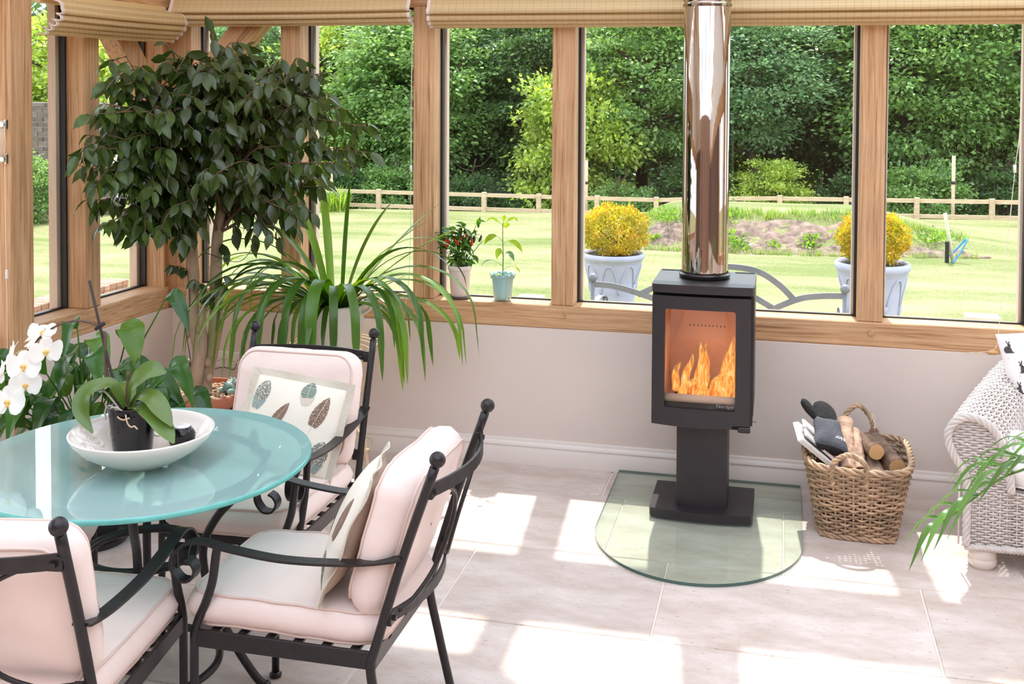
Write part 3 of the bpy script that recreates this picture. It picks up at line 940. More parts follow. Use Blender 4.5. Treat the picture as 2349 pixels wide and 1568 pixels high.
for k in range(13):
    MB().box((-3.52 + k * 0.42, -0.03, 1.94), (-3.52 + k * 0.42 + 0.41, 0.40, 2.02), 0.008).build('coping_stone', M_BRICKW, gw)
rnd2 = np.random.RandomState(21)
for i, (x, y, sc, lab) in enumerate([(-10.0, 10.9, 0.45, 'pale leafy shrub against the old brick wall'), (-9.1, 10.7, 0.4, 'bright low shrub at the foot of the old brick wall'), (-11.8, 10.9, 0.45, 'green shrub hidden beside the old brick wall')]):
    t = tree(x, y, 7, sc, i * 1.7, lab, cat='shrub', cz=0.55, name='garden_shrub')
plinth = empty('brick_plinth', 'low red brick plinth wall outside the narrow left window', 'wall', (-2.2, 0.6, -0.25))
MB().box((-0.30, 0.0, 0), (-0.004, 2.4, 0.40)).build('core', M_GROUT, plinth)
for k in range(28):
    y = 0.002 + k * 0.086
    MB().box((-0.10, y, 0.30), (0.004, y + 0.078, 0.415), 0.004).build('brick', M_BRICK, plinth)
    MB().box((-0.20, y, 0.40), (0.012, y + 0.078, 0.522 - 0.10 + 0.02), 0.004).build('brick', M_BRICK, plinth)
for r_ in range(4):
    for k in range(10):
        y = 0.002 + k * 0.23 + 0.115 * (r_ % 2)
        MB().box((-0.10, y, r_ * 0.075), (0.003, y + 0.222, r_ * 0.075 + 0.066), 0.004).build('brick', M_BRICK, plinth)
# stone slabs lying just outside the glass
M_SLAB = mat('pinkish_stone_slab', srgb(214, 184, 166), 0.85, var=0.15, vscale=10, bump=0.4)
for x, y, w, d, lab in ((0.64, 4.78, 0.25, 0.36, 'flat pinkish stone slab lying in the lawn behind the turquoise pot'), (4.62, 5.0, 0.28, 0.2, 'flat pinkish stone slab lying in the lawn at the far right')):
    z = float(gz(x, y))
    o = MB().box((0, 0, -0.06), (w, d, 0.055), 0.008).build('stone_slab', M_SLAB); o.location = (x, y, z)
    tag(o, lab, 'stone', 'stone slabs in the lawn')
# ------------------------------------------------------------------ urns with golden shrubs
M_LEAD = mat('pale_blue_grey_lead', srgb(172, 172, 198), 0.6, var=0.10, vscale=6, bump=0.25, bscale=30)
M_GOLD = mat('golden_yellow_leaves', (0.32, 0.33, 0.03, 1), 0.45, col2=(0.74, 0.60, 0.09, 1), vscale=5, island=0.35, trans=0.35, spec=0.3)
M_GOLD2 = mat('orange_tip_leaves', (0.62, 0.27, 0.03, 1), 0.45, island=0.3, trans=0.3, spec=0.3)
M_SOILDARK = mat('dark_potting_soil', srgb(58, 46, 40), 0.95, var=0.4, vscale=30, bump=0.8, bscale=60)
def urn(x, y, z0, rim, lab, bx, bz, br, bh, blab, seed):
    h = rim - z0
    u = empty('garden_urn', lab, 'planter', (x, y, z0), 0, 'lead urns outside the window')
    k = h / 0.62
    prof = [(0.0, 0.0), (0.165, 0.0), (0.17, 0.02), (0.168, 0.10), (0.172, 0.22), (0.185, 0.34), (0.205, 0.44), (0.228, 0.53), (0.240, 0.565), (0.252, 0.575), (0.258, 0.59), (0.256, 0.608), (0.243, 0.618), (0.225, 0.612), (0.215, 0.59), (0.0, 0.585)]
    MB().lathe([(a, b2 * k) for a, b2 in prof], 40).build('body', M_LEAD, u, angle=50)
    fz = lambda a: np.interp(a, [0.10, 0.22, 0.34, 0.44, 0.53], [0.168, 0.172, 0.185, 0.205, 0.228]) + 0.003
    for q in range(8):          # raised gothic arches round the bowl
        a0 = q * PI / 4
        P = []
        for t in np.linspace(-1, 1, 17):
            zz = 0.535 - 0.17 * abs(t) ** 2.2
            an = a0 + t * 0.35
            P.append((fz(zz) * math.cos(an), fz(zz) * math.sin(an), zz * k))
        MB().tube(P, 0.006, 5).build('arch_moulding', M_LEAD, u, smooth=True)
        an = a0 + 0.3927
        MB().tube([(fz(zz) * math.cos(an), fz(zz) * math.sin(an), zz * k) for zz in (0.38, 0.35, 0.325, 0.30)], [0.016, 0.015, 0.012, 0.003], 6).build('bracket', M_LEAD, u, smooth=True)
    MB().lathe([(0.0, 0.0), (0.215, 0.0), (0.216, -0.02)], 24, (0, 0, 0.604 * k)).build('soil', M_SOILDARK, u)
    s = empty('golden_shrub', blab, 'shrub', (x + bx, y, rim - 0.01), 0, 'golden shrubs in the lead urns')
    rs = np.random.RandomState(seed)
    n = 9000
    d = rs.normal(size=(n, 3)); d /= np.linalg.norm(d, axis=1, keepdims=True)
    lob = 1 + 0.10 * np.sin(d[:, 0] * 7 + seed) * np.cos(d[:, 2] * 6) + 0.07 * np.sin(d[:, 1] * 11)
    rad = (0.62 + 0.38 * rs.rand(n) ** 0.5) * lob + (rs.rand(n) < 0.06) * rs.rand(n) * 0.16
    C = d * rad[:, None] * np.array([br, br * 0.95, bh / 2]); C[:, 2] += bh / 2 - 0.02
    keep = C[:, 2] > -0.02
    C = C[keep]; d = d[keep]
    D = d * 0.7 + rs.normal(size=d.shape) * 0.6; D[:, 2] += 0.35
    S = 0.026 * (0.7 + 0.6 * rs.rand(len(C)))
    tip = (np.linalg.norm((C - [0, 0, bh / 2 - 0.02]) / np.array([br, br, bh / 2]), axis=1) > 0.93) & (rs.rand(len(C)) < 0.22)
    f = link(bpy.data.objects.new('foliage', foliage_mesh('foliage', C[~tip], D[~tip], S[~tip], rs, M_GOLD, aspect=0.5)), s); f['kind'] = 'stuff'
    f2 = link(bpy.data.objects.new('young_tips', foliage_mesh('young_tips', C[tip], D[tip], S[tip], rs, M_GOLD2, aspect=0.45)), s); f2['kind'] = 'stuff'
    tw = MB()
    for q in range(16):
        a = rs.rand() * 6.28; l = 0.6 + 0.3 * rs.rand()
        e = np.array([math.cos(a) * br * l, math.sin(a) * br * l, bh * (0.35 + 0.45 * rs.rand())])
        tw.tube(spline([(0, 0, 0), e * [0.3, 0.3, 0.5], e], 4), np.linspace(0.008, 0.002, 9), 5)
    tw.build('twigs', M_BARK, s, smooth=True)
urn(1.73, 3.8, -0.17, 0.46, 'pale lead urn standing behind the left end of the bench', 0.02, 0, 0.275, 0.42, 'golden shrub in the urn left of the stove', 4)
urn(3.68, 3.0, -0.15, 0.59, 'pale lead urn half hidden by the oak post right of the stove', 0.01, 0, 0.245, 0.39, 'golden shrub in the urn behind the right oak post', 9)

# ------------------------------------------------------------------ garden bench (grey iron, seen over the sill)
M_BENCH = mat('grey_painted_iron', srgb(120, 122, 132), 0.5, metal=0.2, var=0.08, bump=0.1)
bn = empty('garden_bench', 'grey wrought iron garden bench outside the window behind the stove', 'bench', (2.68, 1.5, -0.16))
for sx in (-0.735, 0.735):
    MB().tube([(sx, 0, 0), (sx, 0, 0.79)], 0.014, 10).build('back_post', M_BENCH, bn, smooth=True)
    MB().ball((sx, 0, 0.805), 0.028).build('finial', M_BENCH, bn, smooth=True)
    MB().tube([(sx, 0.45, 0), (sx, 0.45, 0.60)], 0.014, 10).build('front_leg', M_BENCH, bn, smooth=True)
    MB().tube(spline([(sx, 0.0, 0.62), (sx, 0.25, 0.64), (sx, 0.48, 0.60), (sx, 0.50, 0.55)], 6), 1, flat=(0.035, 0.008), ref=(0, 0, 1)).build('arm', M_BENCH, bn)
arcn = [0]
def arc(pts, nm):
    arcn[0] += 1
    P = spline([(a, 0.003 * arcn[0], b2) for a, b2 in pts], 10)
    MB().tube(P, 1, flat=(0.012, 0.034), ref=(0, 0, 1)).build(nm, M_BENCH, bn)
arc([(-0.735, 0.765), (-0.60, 0.757), (-0.43, 0.715), (-0.22, 0.645), (-0.02, 0.54), (0.10, 0.45)], 'back_bar')
arc([(0.735, 0.765), (0.60, 0.757), (0.48, 0.735), (0.33, 0.665), (0.20, 0.57), (0.08, 0.46)], 'back_bar')
arc([(-0.46, 0.712), (-0.28, 0.80), (-0.08, 0.885), (0.08, 0.905), (0.24, 0.885), (0.36, 0.815), (0.455, 0.725)], 'back_hoop')
arc([(-0.735, 0.50), (-0.40, 0.46), (0.0, 0.45), (0.40, 0.46), (0.735, 0.50)], 'lower_rail')
arc([(0.10, 0.80), (0.28, 0.70), (0.36, 0.655)], 'back_bar')
for k in range(9):
    y = 0.02 + k * 0.055
    MB().box((-0.735, y, 0.40), (0.735, y + 0.035, 0.41)).build('seat_slat', M_BENCH, bn)

# ------------------------------------------------------------------ odds and ends on the lawn
M_STAKE = mat('pale_lichen_wood', srgb(186, 182, 150), 0.8, var=0.15, vscale=14)
st = MB().tube([(0.117, 0, -0.10), (0.0, 0, 0.585)], 0.022, 8).build('wooden_stake', M_STAKE, smooth=True)
st.location = (4.96, 8.9, float(gz(5.07, 8.9))); tag(st, 'leaning pale wooden stake by the end of the earth bank', 'stake')
M_BLUE = mat('blue_water_pipe', srgb(62, 140, 205), 0.4)
bp_ = MB().tube(spline([(-0.055, 0, 0.0), (0.03, 0.02, 0.12), (0.10, 0.04, 0.26), (0.09, 0.08, 0.27), (-0.02, 0.1, 0.13), (-0.10, 0.1, 0.06)], 8), 0.011, 8).build('water_pipe', M_BLUE, smooth=True)
bp_.location = (5.10, 8.82, float(gz(5.05, 8.8))); tag(bp_, 'bent bright blue water pipe beside the leaning stake', 'pipe')
M_BLACKTUBE = mat('black_plastic', srgb(40, 40, 42), 0.5)
bt = MB().lathe([(0.0, 0.0), (0.02, 0.0), (0.024, 0.01), (0.024, 0.245), (0.028, 0.25), (0.028, 0.262), (0.018, 0.264), (0.0, 0.25)], 14).build('pipe_stub', M_BLACKTUBE, smooth=True)
bt.location = (4.985, 8.85, float(gz(4.98, 8.85)) - 0.01); tag(bt, 'short black pipe stub upright beside the blue pipe', 'pipe')
for x, y, zb, ht, r_, lab in ((5.95, 15.2, -1.1, 1.75, 0.03, 'tall pale tree stake in front of the fence behind the right urn'), (-5.5, 15.1, -1.1, 1.7, 0.03, 'thin brown tree stake by the fence left of the tall post'), (-0.42, 15.0, -1.1, 1.55, 0.025, 'orange-brown stake beside the fence above the left golden shrub')):
    s = empty('tree_stake', lab, 'stake', (x, y, zb))
    MB().tube([(0, 0, 0), (0, 0, ht)], r_, 8).build('pole', M_FENCE, s, smooth=True)
    MB().tube([(0.0, 0, ht * 0.72), (0, 0, ht * 0.75)], r_ * 1.25, 8).build('tie', M_BLACKTUBE, s, smooth=True)
# tufts of long grass and weeds
M_GRASS = leaf_mat('long_grass', (0.14, 0.26, 0.03, 1), (0.28, 0.38, 0.08, 1), trans=0.4)
M_WEED = leaf_mat('weed_leaves', (0.12, 0.25, 0.03, 1), (0.24, 0.40, 0.07, 1), trans=0.4)
def tuft(n, h, spread, rs, w=0.006):
    mb = MB()
    for k in range(n):
        a = rs.rand() * 6.28; l = h * (0.6 + 0.5 * rs.rand()); sp = spread * rs.rand()
        b0 = np.array([math.cos(a), math.sin(a), 0]) * sp * 0.4 + np.array([rs.randn(), rs.randn(), 0]) * spread * 0.2
        d = np.array([math.cos(a), math.sin(a), 0])
        P = np.array([b0, b0 + d * sp * 0.4 + [0, 0, l * 0.6], b0 + d * sp * 1.1 + [0, 0, l * (0.95 - 0.3 * sp / spread)]])
        s = np.array([-d[1], d[0], 0]) * w
        V = [P[0] - s, P[0] + s, P[1] - s * 0.8, P[1] + s * 0.8, P[2]]
        mb.add(V, [(0, 1, 3, 2)], [(2, 3, 4)])
    return mb
rs = np.random.RandomState(31)
t0 = tuft(160, 0.5, 0.45, rs, 0.012).build('grass_clump', M_GRASS); t0.location = (-4.95, 14.0, float(gz(-4.95, 14.0)))
tag(t0, 'large clump of long arching grass by the fence left of the tall post', 'grass')
def weed(n, r_, leaf, rs):
    C = rs.normal(size=(n, 3)) * np.array([r_, r_, r_ * 0.6]); C[:, 2] = np.abs(C[:, 2])
    D = C + rs.normal(size=C.shape) * r_ * 0.7; D[:, 2] += r_ * 0.4
    return foliage_mesh('weed_plant', C, D, leaf * (0.6 + 0.8 * rs.rand(n)), rs, M_WEED, aspect=0.65)
for i, (x, dy, r_, n, lab) in enumerate([(2.33, 0.25, 0.13, 260, 'large light green weed at the foot of the earth bank right of the flue'), (2.55, 0.10, 0.08, 120, 'small weed beside the large one on the earth bank'), (2.28, 0.62, 0.15, 240, 'leafy weed on the brow of the earth bank right of the flue'),
        (3.42, 0.22, 0.06, 90, 'upright narrow weed growing in the middle of the bare bank'), (3.42, 0.36, 0.055, 80, 'upper leafy shoot of the narrow weed on the bare bank'), (3.9, 0.40, 0.10, 130, 'spreading weed near the top right of the earth bank'), (1.42, 0.3, 0.05, 60, 'small weed on the bank left of the flue'),
        (2.95, 0.2, 0.05, 50, 'tiny weed seedling on the bare bank, between the two larger weeds'), (1.6, 0.62, 0.14, 200, 'grassy weed on the brow left of the flue'), (4.95, 0.5, 0.12, 220, 'dark grassy tuft overhanging the bank beside the stake')]):
    y = 9.25 + 0.105 * math.sin(x * 1.3) + dy
    o = link(bpy.data.objects.new('weed_plant', weed(n, r_, 0.05, rs))); o.location = (x, y, float(gz(x, y)) + 0.03)
    tag(o, lab, 'weed', 'weeds on the earth bank')
tf = MB()
for k in range(900):
    x = rs.uniform(0.9, 5.4); y = 9.25 + 0.105 * math.sin(x * 1.3) + (rs.uniform(0.72, 0.98) if rs.rand() < 0.75 else rs.uniform(-0.10, -0.02))
    z = float(gz(x, y))
    for q in range(4):
        a = rs.rand() * 6.28; l = rs.uniform(0.05, 0.12)
        b0 = np.array([x + rs.randn() * 0.02, y + rs.randn() * 0.02, z])
        d = np.array([math.cos(a), math.sin(a), 0])
        s = np.array([-d[1], d[0], 0]) * 0.005
        tf.add([b0 - s, b0 + s, b0 + d * l * 0.5 + [0, 0, l]], (), [(0, 1, 2)])
g_ = tf.build('grass_fringe', M_GRASS); tag(g_, 'ragged grass fringe along the top and foot of the earth bank', 'grass', kind='stuff')
# ------------------------------------------------------------------ glass hearth
M_HEARTH = glass_mat('hearth_glass', (0.80, 0.885, 0.82), 1.5, 0.9, haze=0.05, hazecol=(0.75, 0.85, 0.78))
M_HEDGE = mat('dark_green_glass_edge', srgb(58, 92, 86), 0.15, spec=0.8)
hx, ha = 2.739, 0.410
arcp = [(hx + ha * math.cos(t), -0.675 - 0.458 * math.sin(t)) for t in np.linspace(0, PI, 41)]
outl = [(hx + ha, -0.022)] + arcp + [(hx - ha, -0.022)]
hm = MB()
op = np.array(outl)
cen = op.mean(0)
hm.prism(outl, 0.004, 0.014)
ho = bpy.data.objects.new('glass_hearth', None); COL.objects.link(ho)
tag(ho, 'clear green-tinted glass hearth plate with a rounded front under the stove', 'hearth')
# top sheet only refracts once: a single pane skin plus a solid polished edge
top = MB(); nO = len(outl)
top.add([(x, y, 0.014) for x, y in outl], (), [t for t in ear(op if 0.5 * np.sum(op[:, 0] * np.roll(op[:, 1], -1) - np.roll(op[:, 0], -1) * op[:, 1]) > 0 else op[::-1])])
if 0.5 * np.sum(op[:, 0] * np.roll(op[:, 1], -1) - np.roll(op[:, 0], -1) * op[:, 1]) < 0:
    top.V = [np.array([(x, y, 0.014) for x, y in outl[::-1]])]
top.build('glass_plate', M_HEARTH, ho)
ed = MB(); E0 = [(x, y, 0.002) for x, y in outl]; E1 = [(x, y, 0.014) for x, y in outl]
ed.add(E0 + E1, [(i, (i + 1) % nO, nO + (i + 1) % nO, nO + i) for i in range(nO)])
ed.build('polished_edge', M_HEDGE, ho, smooth=True)

# ------------------------------------------------------------------ wood stove
M_IRON = mat('matt_charcoal_steel', srgb(52, 48, 51), 0.42, metal=0.3, var=0.05, vscale=20, bump=0.06, bscale=400)
M_IRON2 = mat('black_gap', srgb(14, 13, 13), 0.8)
M_VERM = mat('tan_firebrick', srgb(196, 150, 122), 0.85, var=0.18, vscale=5, bump=0.15)
M_LEDGE = mat('pale_fireclay', srgb(206, 178, 156), 0.85, var=0.15, vscale=9)
M_STOVEGLASS = glass_mat('stove_glass', (0.93, 0.90, 0.88), 1.5, 1.0, haze=0.03, hazecol=(0.6, 0.45, 0.35))
SX = 2.739
stove = empty('wood_stove', 'matt charcoal pedestal wood stove with a lit fire behind its glass door', 'stove', (SX, -0.36, 0.014))
def bowed(w, y_back, y_front, bow, chamf=0.02, n=12):
    """plan outline with a gently bowed front (towards -y)"""
    P = [(w, y_back), (-w, y_back), (-w, y_front + chamf)]
    for t in np.linspace(-1, 1, n):
        P.append((w * t * 0.97, y_front - bow * (1 - t * t)))
    P.append((w, y_front + chamf))
    return P
# base plate
MB().prism(bowed(0.212, 0.155, -0.175, 0.022, 0.015), 0.0, 0.034).build('base_plate', M_IRON, stove)
MB().prism(bowed(0.106, 0.05, -0.125, 0.01, 0.02), 0.034, 0.40).build('pedestal', M_IRON, stove)
# body shell around the firebox: back, sides, floor, lid (local z measured above the hearth)
w, yb2, yf = 0.205, 0.19, -0.155
bd = MB()
bd.box((-w, yb2 - 0.02, 0.40), (w, yb2, 0.935)); bd.box((-w, yf, 0.40), (-w + 0.02, yb2 - 0.02, 0.935)); bd.box((w - 0.02, yf, 0.40), (w, yb2 - 0.02, 0.935))
bd.box((-w + 0.02, yf, 0.40), (w - 0.02, yb2 - 0.02, 0.43)); bd.box((-w + 0.02, yf, 0.915), (w - 0.02, yb2 - 0.02, 0.935))
bd.build('body', M_IRON, stove)
MB().prism(bowed(0.2085, 0.195, -0.185, 0.012, 0.018), 0.941, 0.975).build('top_plate', M_IRON, stove)
MB().box((-0.19, -0.165, 0.930), (0.19, 0.17, 0.942)).build('shadow_gap', M_IRON2, stove)
for sx in (-1, 1):
    MB().box((sx * 0.16 - 0.042, 0.165, 0.9748), (sx * 0.16 + 0.042, 0.19, 0.977)).build('vent_slot', M_IRON2, stove)
# door: bowed frame with a window
door = MB()
def dfront(x): return -0.183 - 0.012 * (1 - (x / 0.2) ** 2)
def strip(x0, x1, z0, z1, n=8, zcut=None):
    xs_ = np.linspace(x0, x1, n); V = []
    for x in xs_:
        for (y, z) in ((dfront(x), z0), (dfront(x), z1), (dfront(x) + 0.024, z1), (dfront(x) + 0.024, z0)):
            V.append((x, y, z))
    Q = []
    for i in range(n - 1):
        for j in range(4):
            Q.append((i * 4 + j, (i + 1) * 4 + j, (i + 1) * 4 + (j + 1) % 4, i * 4 + (j + 1) % 4))
    Q.append((0, 1, 2, 3)); Q.append(((n - 1) * 4 + 3, (n - 1) * 4 + 2, (n - 1) * 4 + 1, (n - 1) * 4))
    door.add(V, Q)
DX0, DX1, DZ0, DZ1 = -0.152, 0.136, 0.464, 0.874
LX, RX = -0.2045, 0.196
strip(LX, DX0, 0.405, 0.928, 4); strip(DX1, RX, 0.405, 0.928, 4)
strip(DX0, DX1, DZ1, 0.928); strip(DX0, DX1, 0.405, DZ0)
# rounded inner corners
for cx, cz, sx, sz in ((DX0, DZ0, 1, 1), (DX1, DZ0, -1, 1), (DX0, DZ1, 1, -1), (DX1, DZ1, -1, -1)):
    r_ = 0.010; P = [(cx, cz)] + [(cx + sx * (r_ - r_ * math.cos(t)), cz + sz * (r_ - r_ * math.sin(t))) for t in np.linspace(0, PI / 2, 5)]
    y0 = dfront(cx); door.prism(P, y0, y0 + 0.022, axis='y')
dr = door.build('door', M_IRON, stove)
# lower lip with the air-control grip
lip = MB()
xs_ = np.linspace(LX, 0.125, 9)
V = []
for x in xs_:
    zl = 0.405 - 0.012 - 0.006 * math.cos((x + 0.04) * 8)
    for (y, z) in ((dfront(x), zl), (dfront(x), 0.405), (dfront(x) + 0.02, 0.405), (dfront(x) + 0.02, zl)): V.append((x, y, z))
Q = [(i * 4 + j, (i + 1) * 4 + j, (i + 1) * 4 + (j + 1) % 4, i * 4 + (j + 1) % 4) for i in range(8) for j in range(4)] + [(0, 1, 2, 3), (35, 34, 33, 32)]
lip.add(V, Q); lip.build('lower_lip', M_IRON, stove)
MB().box((0.148, -0.19, 0.379), (0.198, -0.15, 0.402), 0.004).build('door_grip', M_IRON, stove)
MB().box((0.125, -0.18, 0.388), (0.150, -0.16, 0.404)).build('grip_recess', M_IRON2, stove)
MB().box((0.202, -0.14, 0.44), (0.208, 0.16, 0.93)).build('side_panel', M_IRON, stove)
MB().tube([(0.20, -0.12, 0.408), (0.222, -0.12, 0.408)], 1, flat=(0.012, 0.004), ref=(0, 0, 1)).build('air_lever', mat('brushed_steel', srgb(150, 150, 155), 0.3, metal=1.0), stove)
# firebox lining
fb = MB()
fb.box((-0.17, 0.14, 0.44), (0.17, 0.155, 0.905)); fb.box((-0.17, -0.135, 0.44), (-0.158, 0.14, 0.905)); fb.box((0.158, -0.135, 0.44), (0.17, 0.14, 0.905))
fb.box((-0.158, -0.135, 0.44), (0.158, 0.14, 0.452)); fb.box((-0.158, 0.0, 0.872), (0.158, 0.14, 0.885))
fl2 = fb.build('firebox', M_VERM, stove)
for k in range(10):
    x = -0.072 + k * 0.0165
    MB().tube([(x, 0.1405, 0.742), (x, 0.138, 0.742)], 0.0032, 8).build('air_hole', M_IRON2, fl2)
MB().tube([(-0.155, -0.152, 0.497), (0.155, -0.152, 0.497)], 0.017, 12).build('log_guard', M_LEDGE, stove, smooth=True)
MB().box((-0.155, -0.15, 0.44), (0.155, -0.145, 0.482)).build('lower_bar', M_IRON2, stove)
MB().box((-0.155, -0.15, 0.868), (0.155, -0.145, 0.90)).build('upper_bar', M_IRON2, stove)
g = MB()
xs_ = np.linspace(DX0 - 0.004, DX1 + 0.004, 9)
g.add([(x, dfront(x) + 0.012, z) for x in xs_ for z in (DZ0 - 0.004, DZ1 + 0.004)], [(2 * i, 2 * i + 2, 2 * i + 3, 2 * i + 1) for i in range(8)])
pn = g.build('door_glass', M_STOVEGLASS, dr, smooth=True)
# flames
def flame_mat():
    m, nt, b = new_mat('flame')
    N, L = nt.nodes, nt.links
    om = N['Material Output']; N.remove(b)
    tc = N.new('ShaderNodeTexCoord'); sp = N.new('ShaderNodeSeparateXYZ'); L.new(tc.outputs['Generated'], sp.inputs['Vector'])
    mp = N.new('ShaderNodeMapping'); mp.inputs['Scale'].default_value = (60, 60, 14); mp.inputs['Rotation'].default_value = (0, 0.45, 0)
    L.new(tc.outputs['Object'], mp.inputs['Vector'])
    nz = N.new('ShaderNodeTexNoise'); nz.inputs['Scale'].default_value = 1.0; nz.inputs['Detail'].default_value = 4; nz.inputs['Distortion'].default_value = 1.2
    L.new(mp.outputs['Vector'], nz.inputs['Vector'])
    rp = N.new('ShaderNodeValToRGB'); e = rp.color_ramp.elements
    e[0].position = 0.36; e[0].color = (0.80, 0.13, 0.012, 1)
    e[1].position = 0.66; e[1].color = (1.0, 0.70, 0.22, 1)
    x = e.new(0.5); x.color = (1.0, 0.36, 0.04, 1)
    L.new(nz.outputs['Fac'], rp.inputs['Fac'])
    em = N.new('ShaderNodeEmission'); em.inputs['Strength'].default_value = 0.62; L.new(rp.outputs['Color'], em.inputs['Color'])
    tr = N.new('ShaderNodeBsdfTransparent')
    lw_ = N.new('ShaderNodeLayerWeight'); lw_.inputs['Blend'].default_value = 0.5
    # ragged: more see-through towards the tip and in the dark streaks
    ma = N.new('ShaderNodeMath'); ma.operation = 'MULTIPLY_ADD'; ma.inputs[1].default_value = -0.55; ma.inputs[2].default_value = 0.72
    L.new(sp.outputs['Z'], ma.inputs[0])
    ad = N.new('ShaderNodeMath'); ad.operation = 'ADD'; L.new(nz.outputs['Fac'], ad.inputs[0]); L.new(ma.outputs['Value'], ad.inputs[1])
    r2 = N.new('ShaderNodeMapRange'); r2.inputs['From Min'].default_value = 0.62; r2.inputs['From Max'].default_value = 0.95
    L.new(ad.outputs['Value'], r2.inputs['Value'])
    mu = N.new('ShaderNodeMath'); mu.operation = 'MULTIPLY'; L.new(r2.outputs['Result'], mu.inputs[0])
    iv = N.new('ShaderNodeMath'); iv.operation = 'SUBTRACT'; iv.inputs[0].default_value = 1.1; L.new(lw_.outputs['Facing'], iv.inputs[1]); iv.use_clamp = True
    L.new(iv.outputs['Value'], mu.inputs[1])
    mx = N.new('ShaderNodeMixShader'); L.new(mu.outputs['Value'], mx.inputs['Fac']); L.new(tr.outputs['BSDF'], mx.inputs[1]); L.new(em.outputs['Emission'], mx.inputs[2])
    L.new(mx.outputs['Shader'], om.inputs['Surface'])
    return m
M_FLAME = flame_mat()
rf_ = random.Random(12)
for (x, y, z0, h, wd, lean) in [(-0.118, -0.05, 0.50, 0.125, 0.026, 0.01), (-0.085, -0.02, 0.495, 0.16, 0.028, 0.03), (-0.05, -0.06, 0.49, 0.11, 0.03, 0.05), (-0.035, 0.0, 0.50, 0.20, 0.028, 0.03), (-0.01, -0.04, 0.49, 0.15, 0.03, 0.03), (0.0, 0.03, 0.53, 0.165, 0.022, 0.01),
                               (0.03, -0.06, 0.485, 0.10, 0.032, 0.04), (0.055, -0.02, 0.485, 0.17, 0.03, 0.055), (0.075, 0.02, 0.49, 0.25, 0.03, 0.04), (0.10, -0.03, 0.485, 0.21, 0.032, 0.03), (0.115, 0.03, 0.49, 0.17, 0.026, 0.02), (0.09, -0.07, 0.48, 0.09, 0.032, 0.04), (-0.09, -0.08, 0.485, 0.08, 0.032, 0.04), (0.13, -0.06, 0.48, 0.075, 0.02, 0.01), (-0.02, -0.09, 0.482, 0.06, 0.035, 0.04), (0.05, -0.095, 0.48, 0.06, 0.035, 0.04)]:
    P = []; R = []
    for t in np.linspace(0, 1, 12):
        P.append((x + lean * t + 0.012 * math.sin(t * 6 + x * 40) * t, y + 0.01 * math.sin(t * 5 + x * 70) * t, z0 + h * t))
        R.append(wd * (0.55 + 0.9 * t) * (1 - t) ** 0.8 + 0.001)
    MB().tube(P, R, 10).build('flame', M_FLAME, stove, smooth=True)
fld = bpy.data.lights.new('fire_glow', 'POINT'); fld.energy = 0.40; fld.color = (1.0, 0.62, 0.36); fld.shadow_soft_size = 0.05
flo = link(bpy.data.objects.new('fire_glow', fld), stove); flo.location = (0.02, -0.03, 0.66)
# charred logs under the flames
M_CHAR = mat('charred_wood', srgb(60, 42, 34), 0.9, var=0.4, vscale=20, bump=0.8)
for (a, b2, r_) in (((-0.12, -0.02, 0.475), (0.11, 0.05, 0.48), 0.024), ((-0.10, 0.06, 0.475), (0.12, -0.04, 0.482), 0.022)):
    MB().tube([a, b2], r_, 10).build('burning_log', M_CHAR, stove, smooth=True)

# maker's name on the door glass
def lettering(txt, size, matl, parent, mtx, name='lettering', ext=0.0004, align='LEFT'):
    c = bpy.data.curves.new(name, 'FONT'); c.body = txt; c.size = size; c.extrude = ext; c.align_x = align
    c.materials.append(matl)
    o = bpy.data.objects.new(name, c); COL.objects.link(o)
    bpy.context.view_layer.update()
    me = bpy.data.meshes.new_from_object(o.evaluated_get(bpy.context.evaluated_depsgraph_get()))
    bpy.data.objects.remove(o)
    o = bpy.data.objects.new(name, me); COL.objects.link(o)
    if parent is not None: o.parent = parent
    o.matrix_local = mtx
    return o
M_LETTER = mat('grey_lettering', srgb(150, 146, 146), 0.5)
lx = 0.060
mt = Matrix.Translation((lx, dfront(lx + 0.03) + 0.0105, 0.474)) @ Matrix.Rotation(math.radians(4), 4, 'Z') @ Matrix.Rotation(PI / 2, 4, 'X')
lettering('Nordpeis', 0.0215, M_LETTER, dr, mt)
mt = Matrix.Translation((lx + 0.0075, dfront(lx + 0.01) + 0.0105, 0.4885)) @ Matrix.Rotation(PI / 2, 4, 'X')
ac = MB().box((-0.0035, -0.0004, -0.0008), (0.0035, 0.0004, 0.0008), rot=[[0.82, 0, -0.57], [0, 1, 0], [0.57, 0, 0.82]]).build('accent_mark', M_LETTER, dr)
ac.location = (lx + 0.009, dfront(lx) + 0.0095, 0.4915)

# ------------------------------------------------------------------ flue pipe
M_STEEL = mat('polished_stainless_steel', (0.50, 0.44, 0.40, 1), 0.03, metal=1.0)
_n, _l = M_STEEL.node_tree.nodes, M_STEEL.node_tree.links      # faint drawn streaks along the tube
_tc = _n.new('ShaderNodeTexCoord'); _mp = _n.new('ShaderNodeMapping'); _mp.inputs['Scale'].default_value = (1, 1, 0.002)
_nz = _n.new('ShaderNodeTexNoise'); _nz.inputs['Scale'].default_value = 95; _nz.inputs['Detail'].default_value = 3
_bp = _n.new('ShaderNodeBump'); _bp.inputs['Strength'].default_value = 0.05; _bp.inputs['Distance'].default_value = 0.01
_l.new(_tc.outputs['Object'], _mp.inputs['Vector']); _l.new(_mp.outputs['Vector'], _nz.inputs['Vector']); _l.new(_nz.outputs['Fac'], _bp.inputs['Height']); _l.new(_bp.outputs['Normal'], _n['Principled BSDF'].inputs['Normal'])
flue = empty('flue_pipe', 'polished stainless steel flue pipe rising from the stove', 'flue pipe', (2.733, -0.33, 0.992))
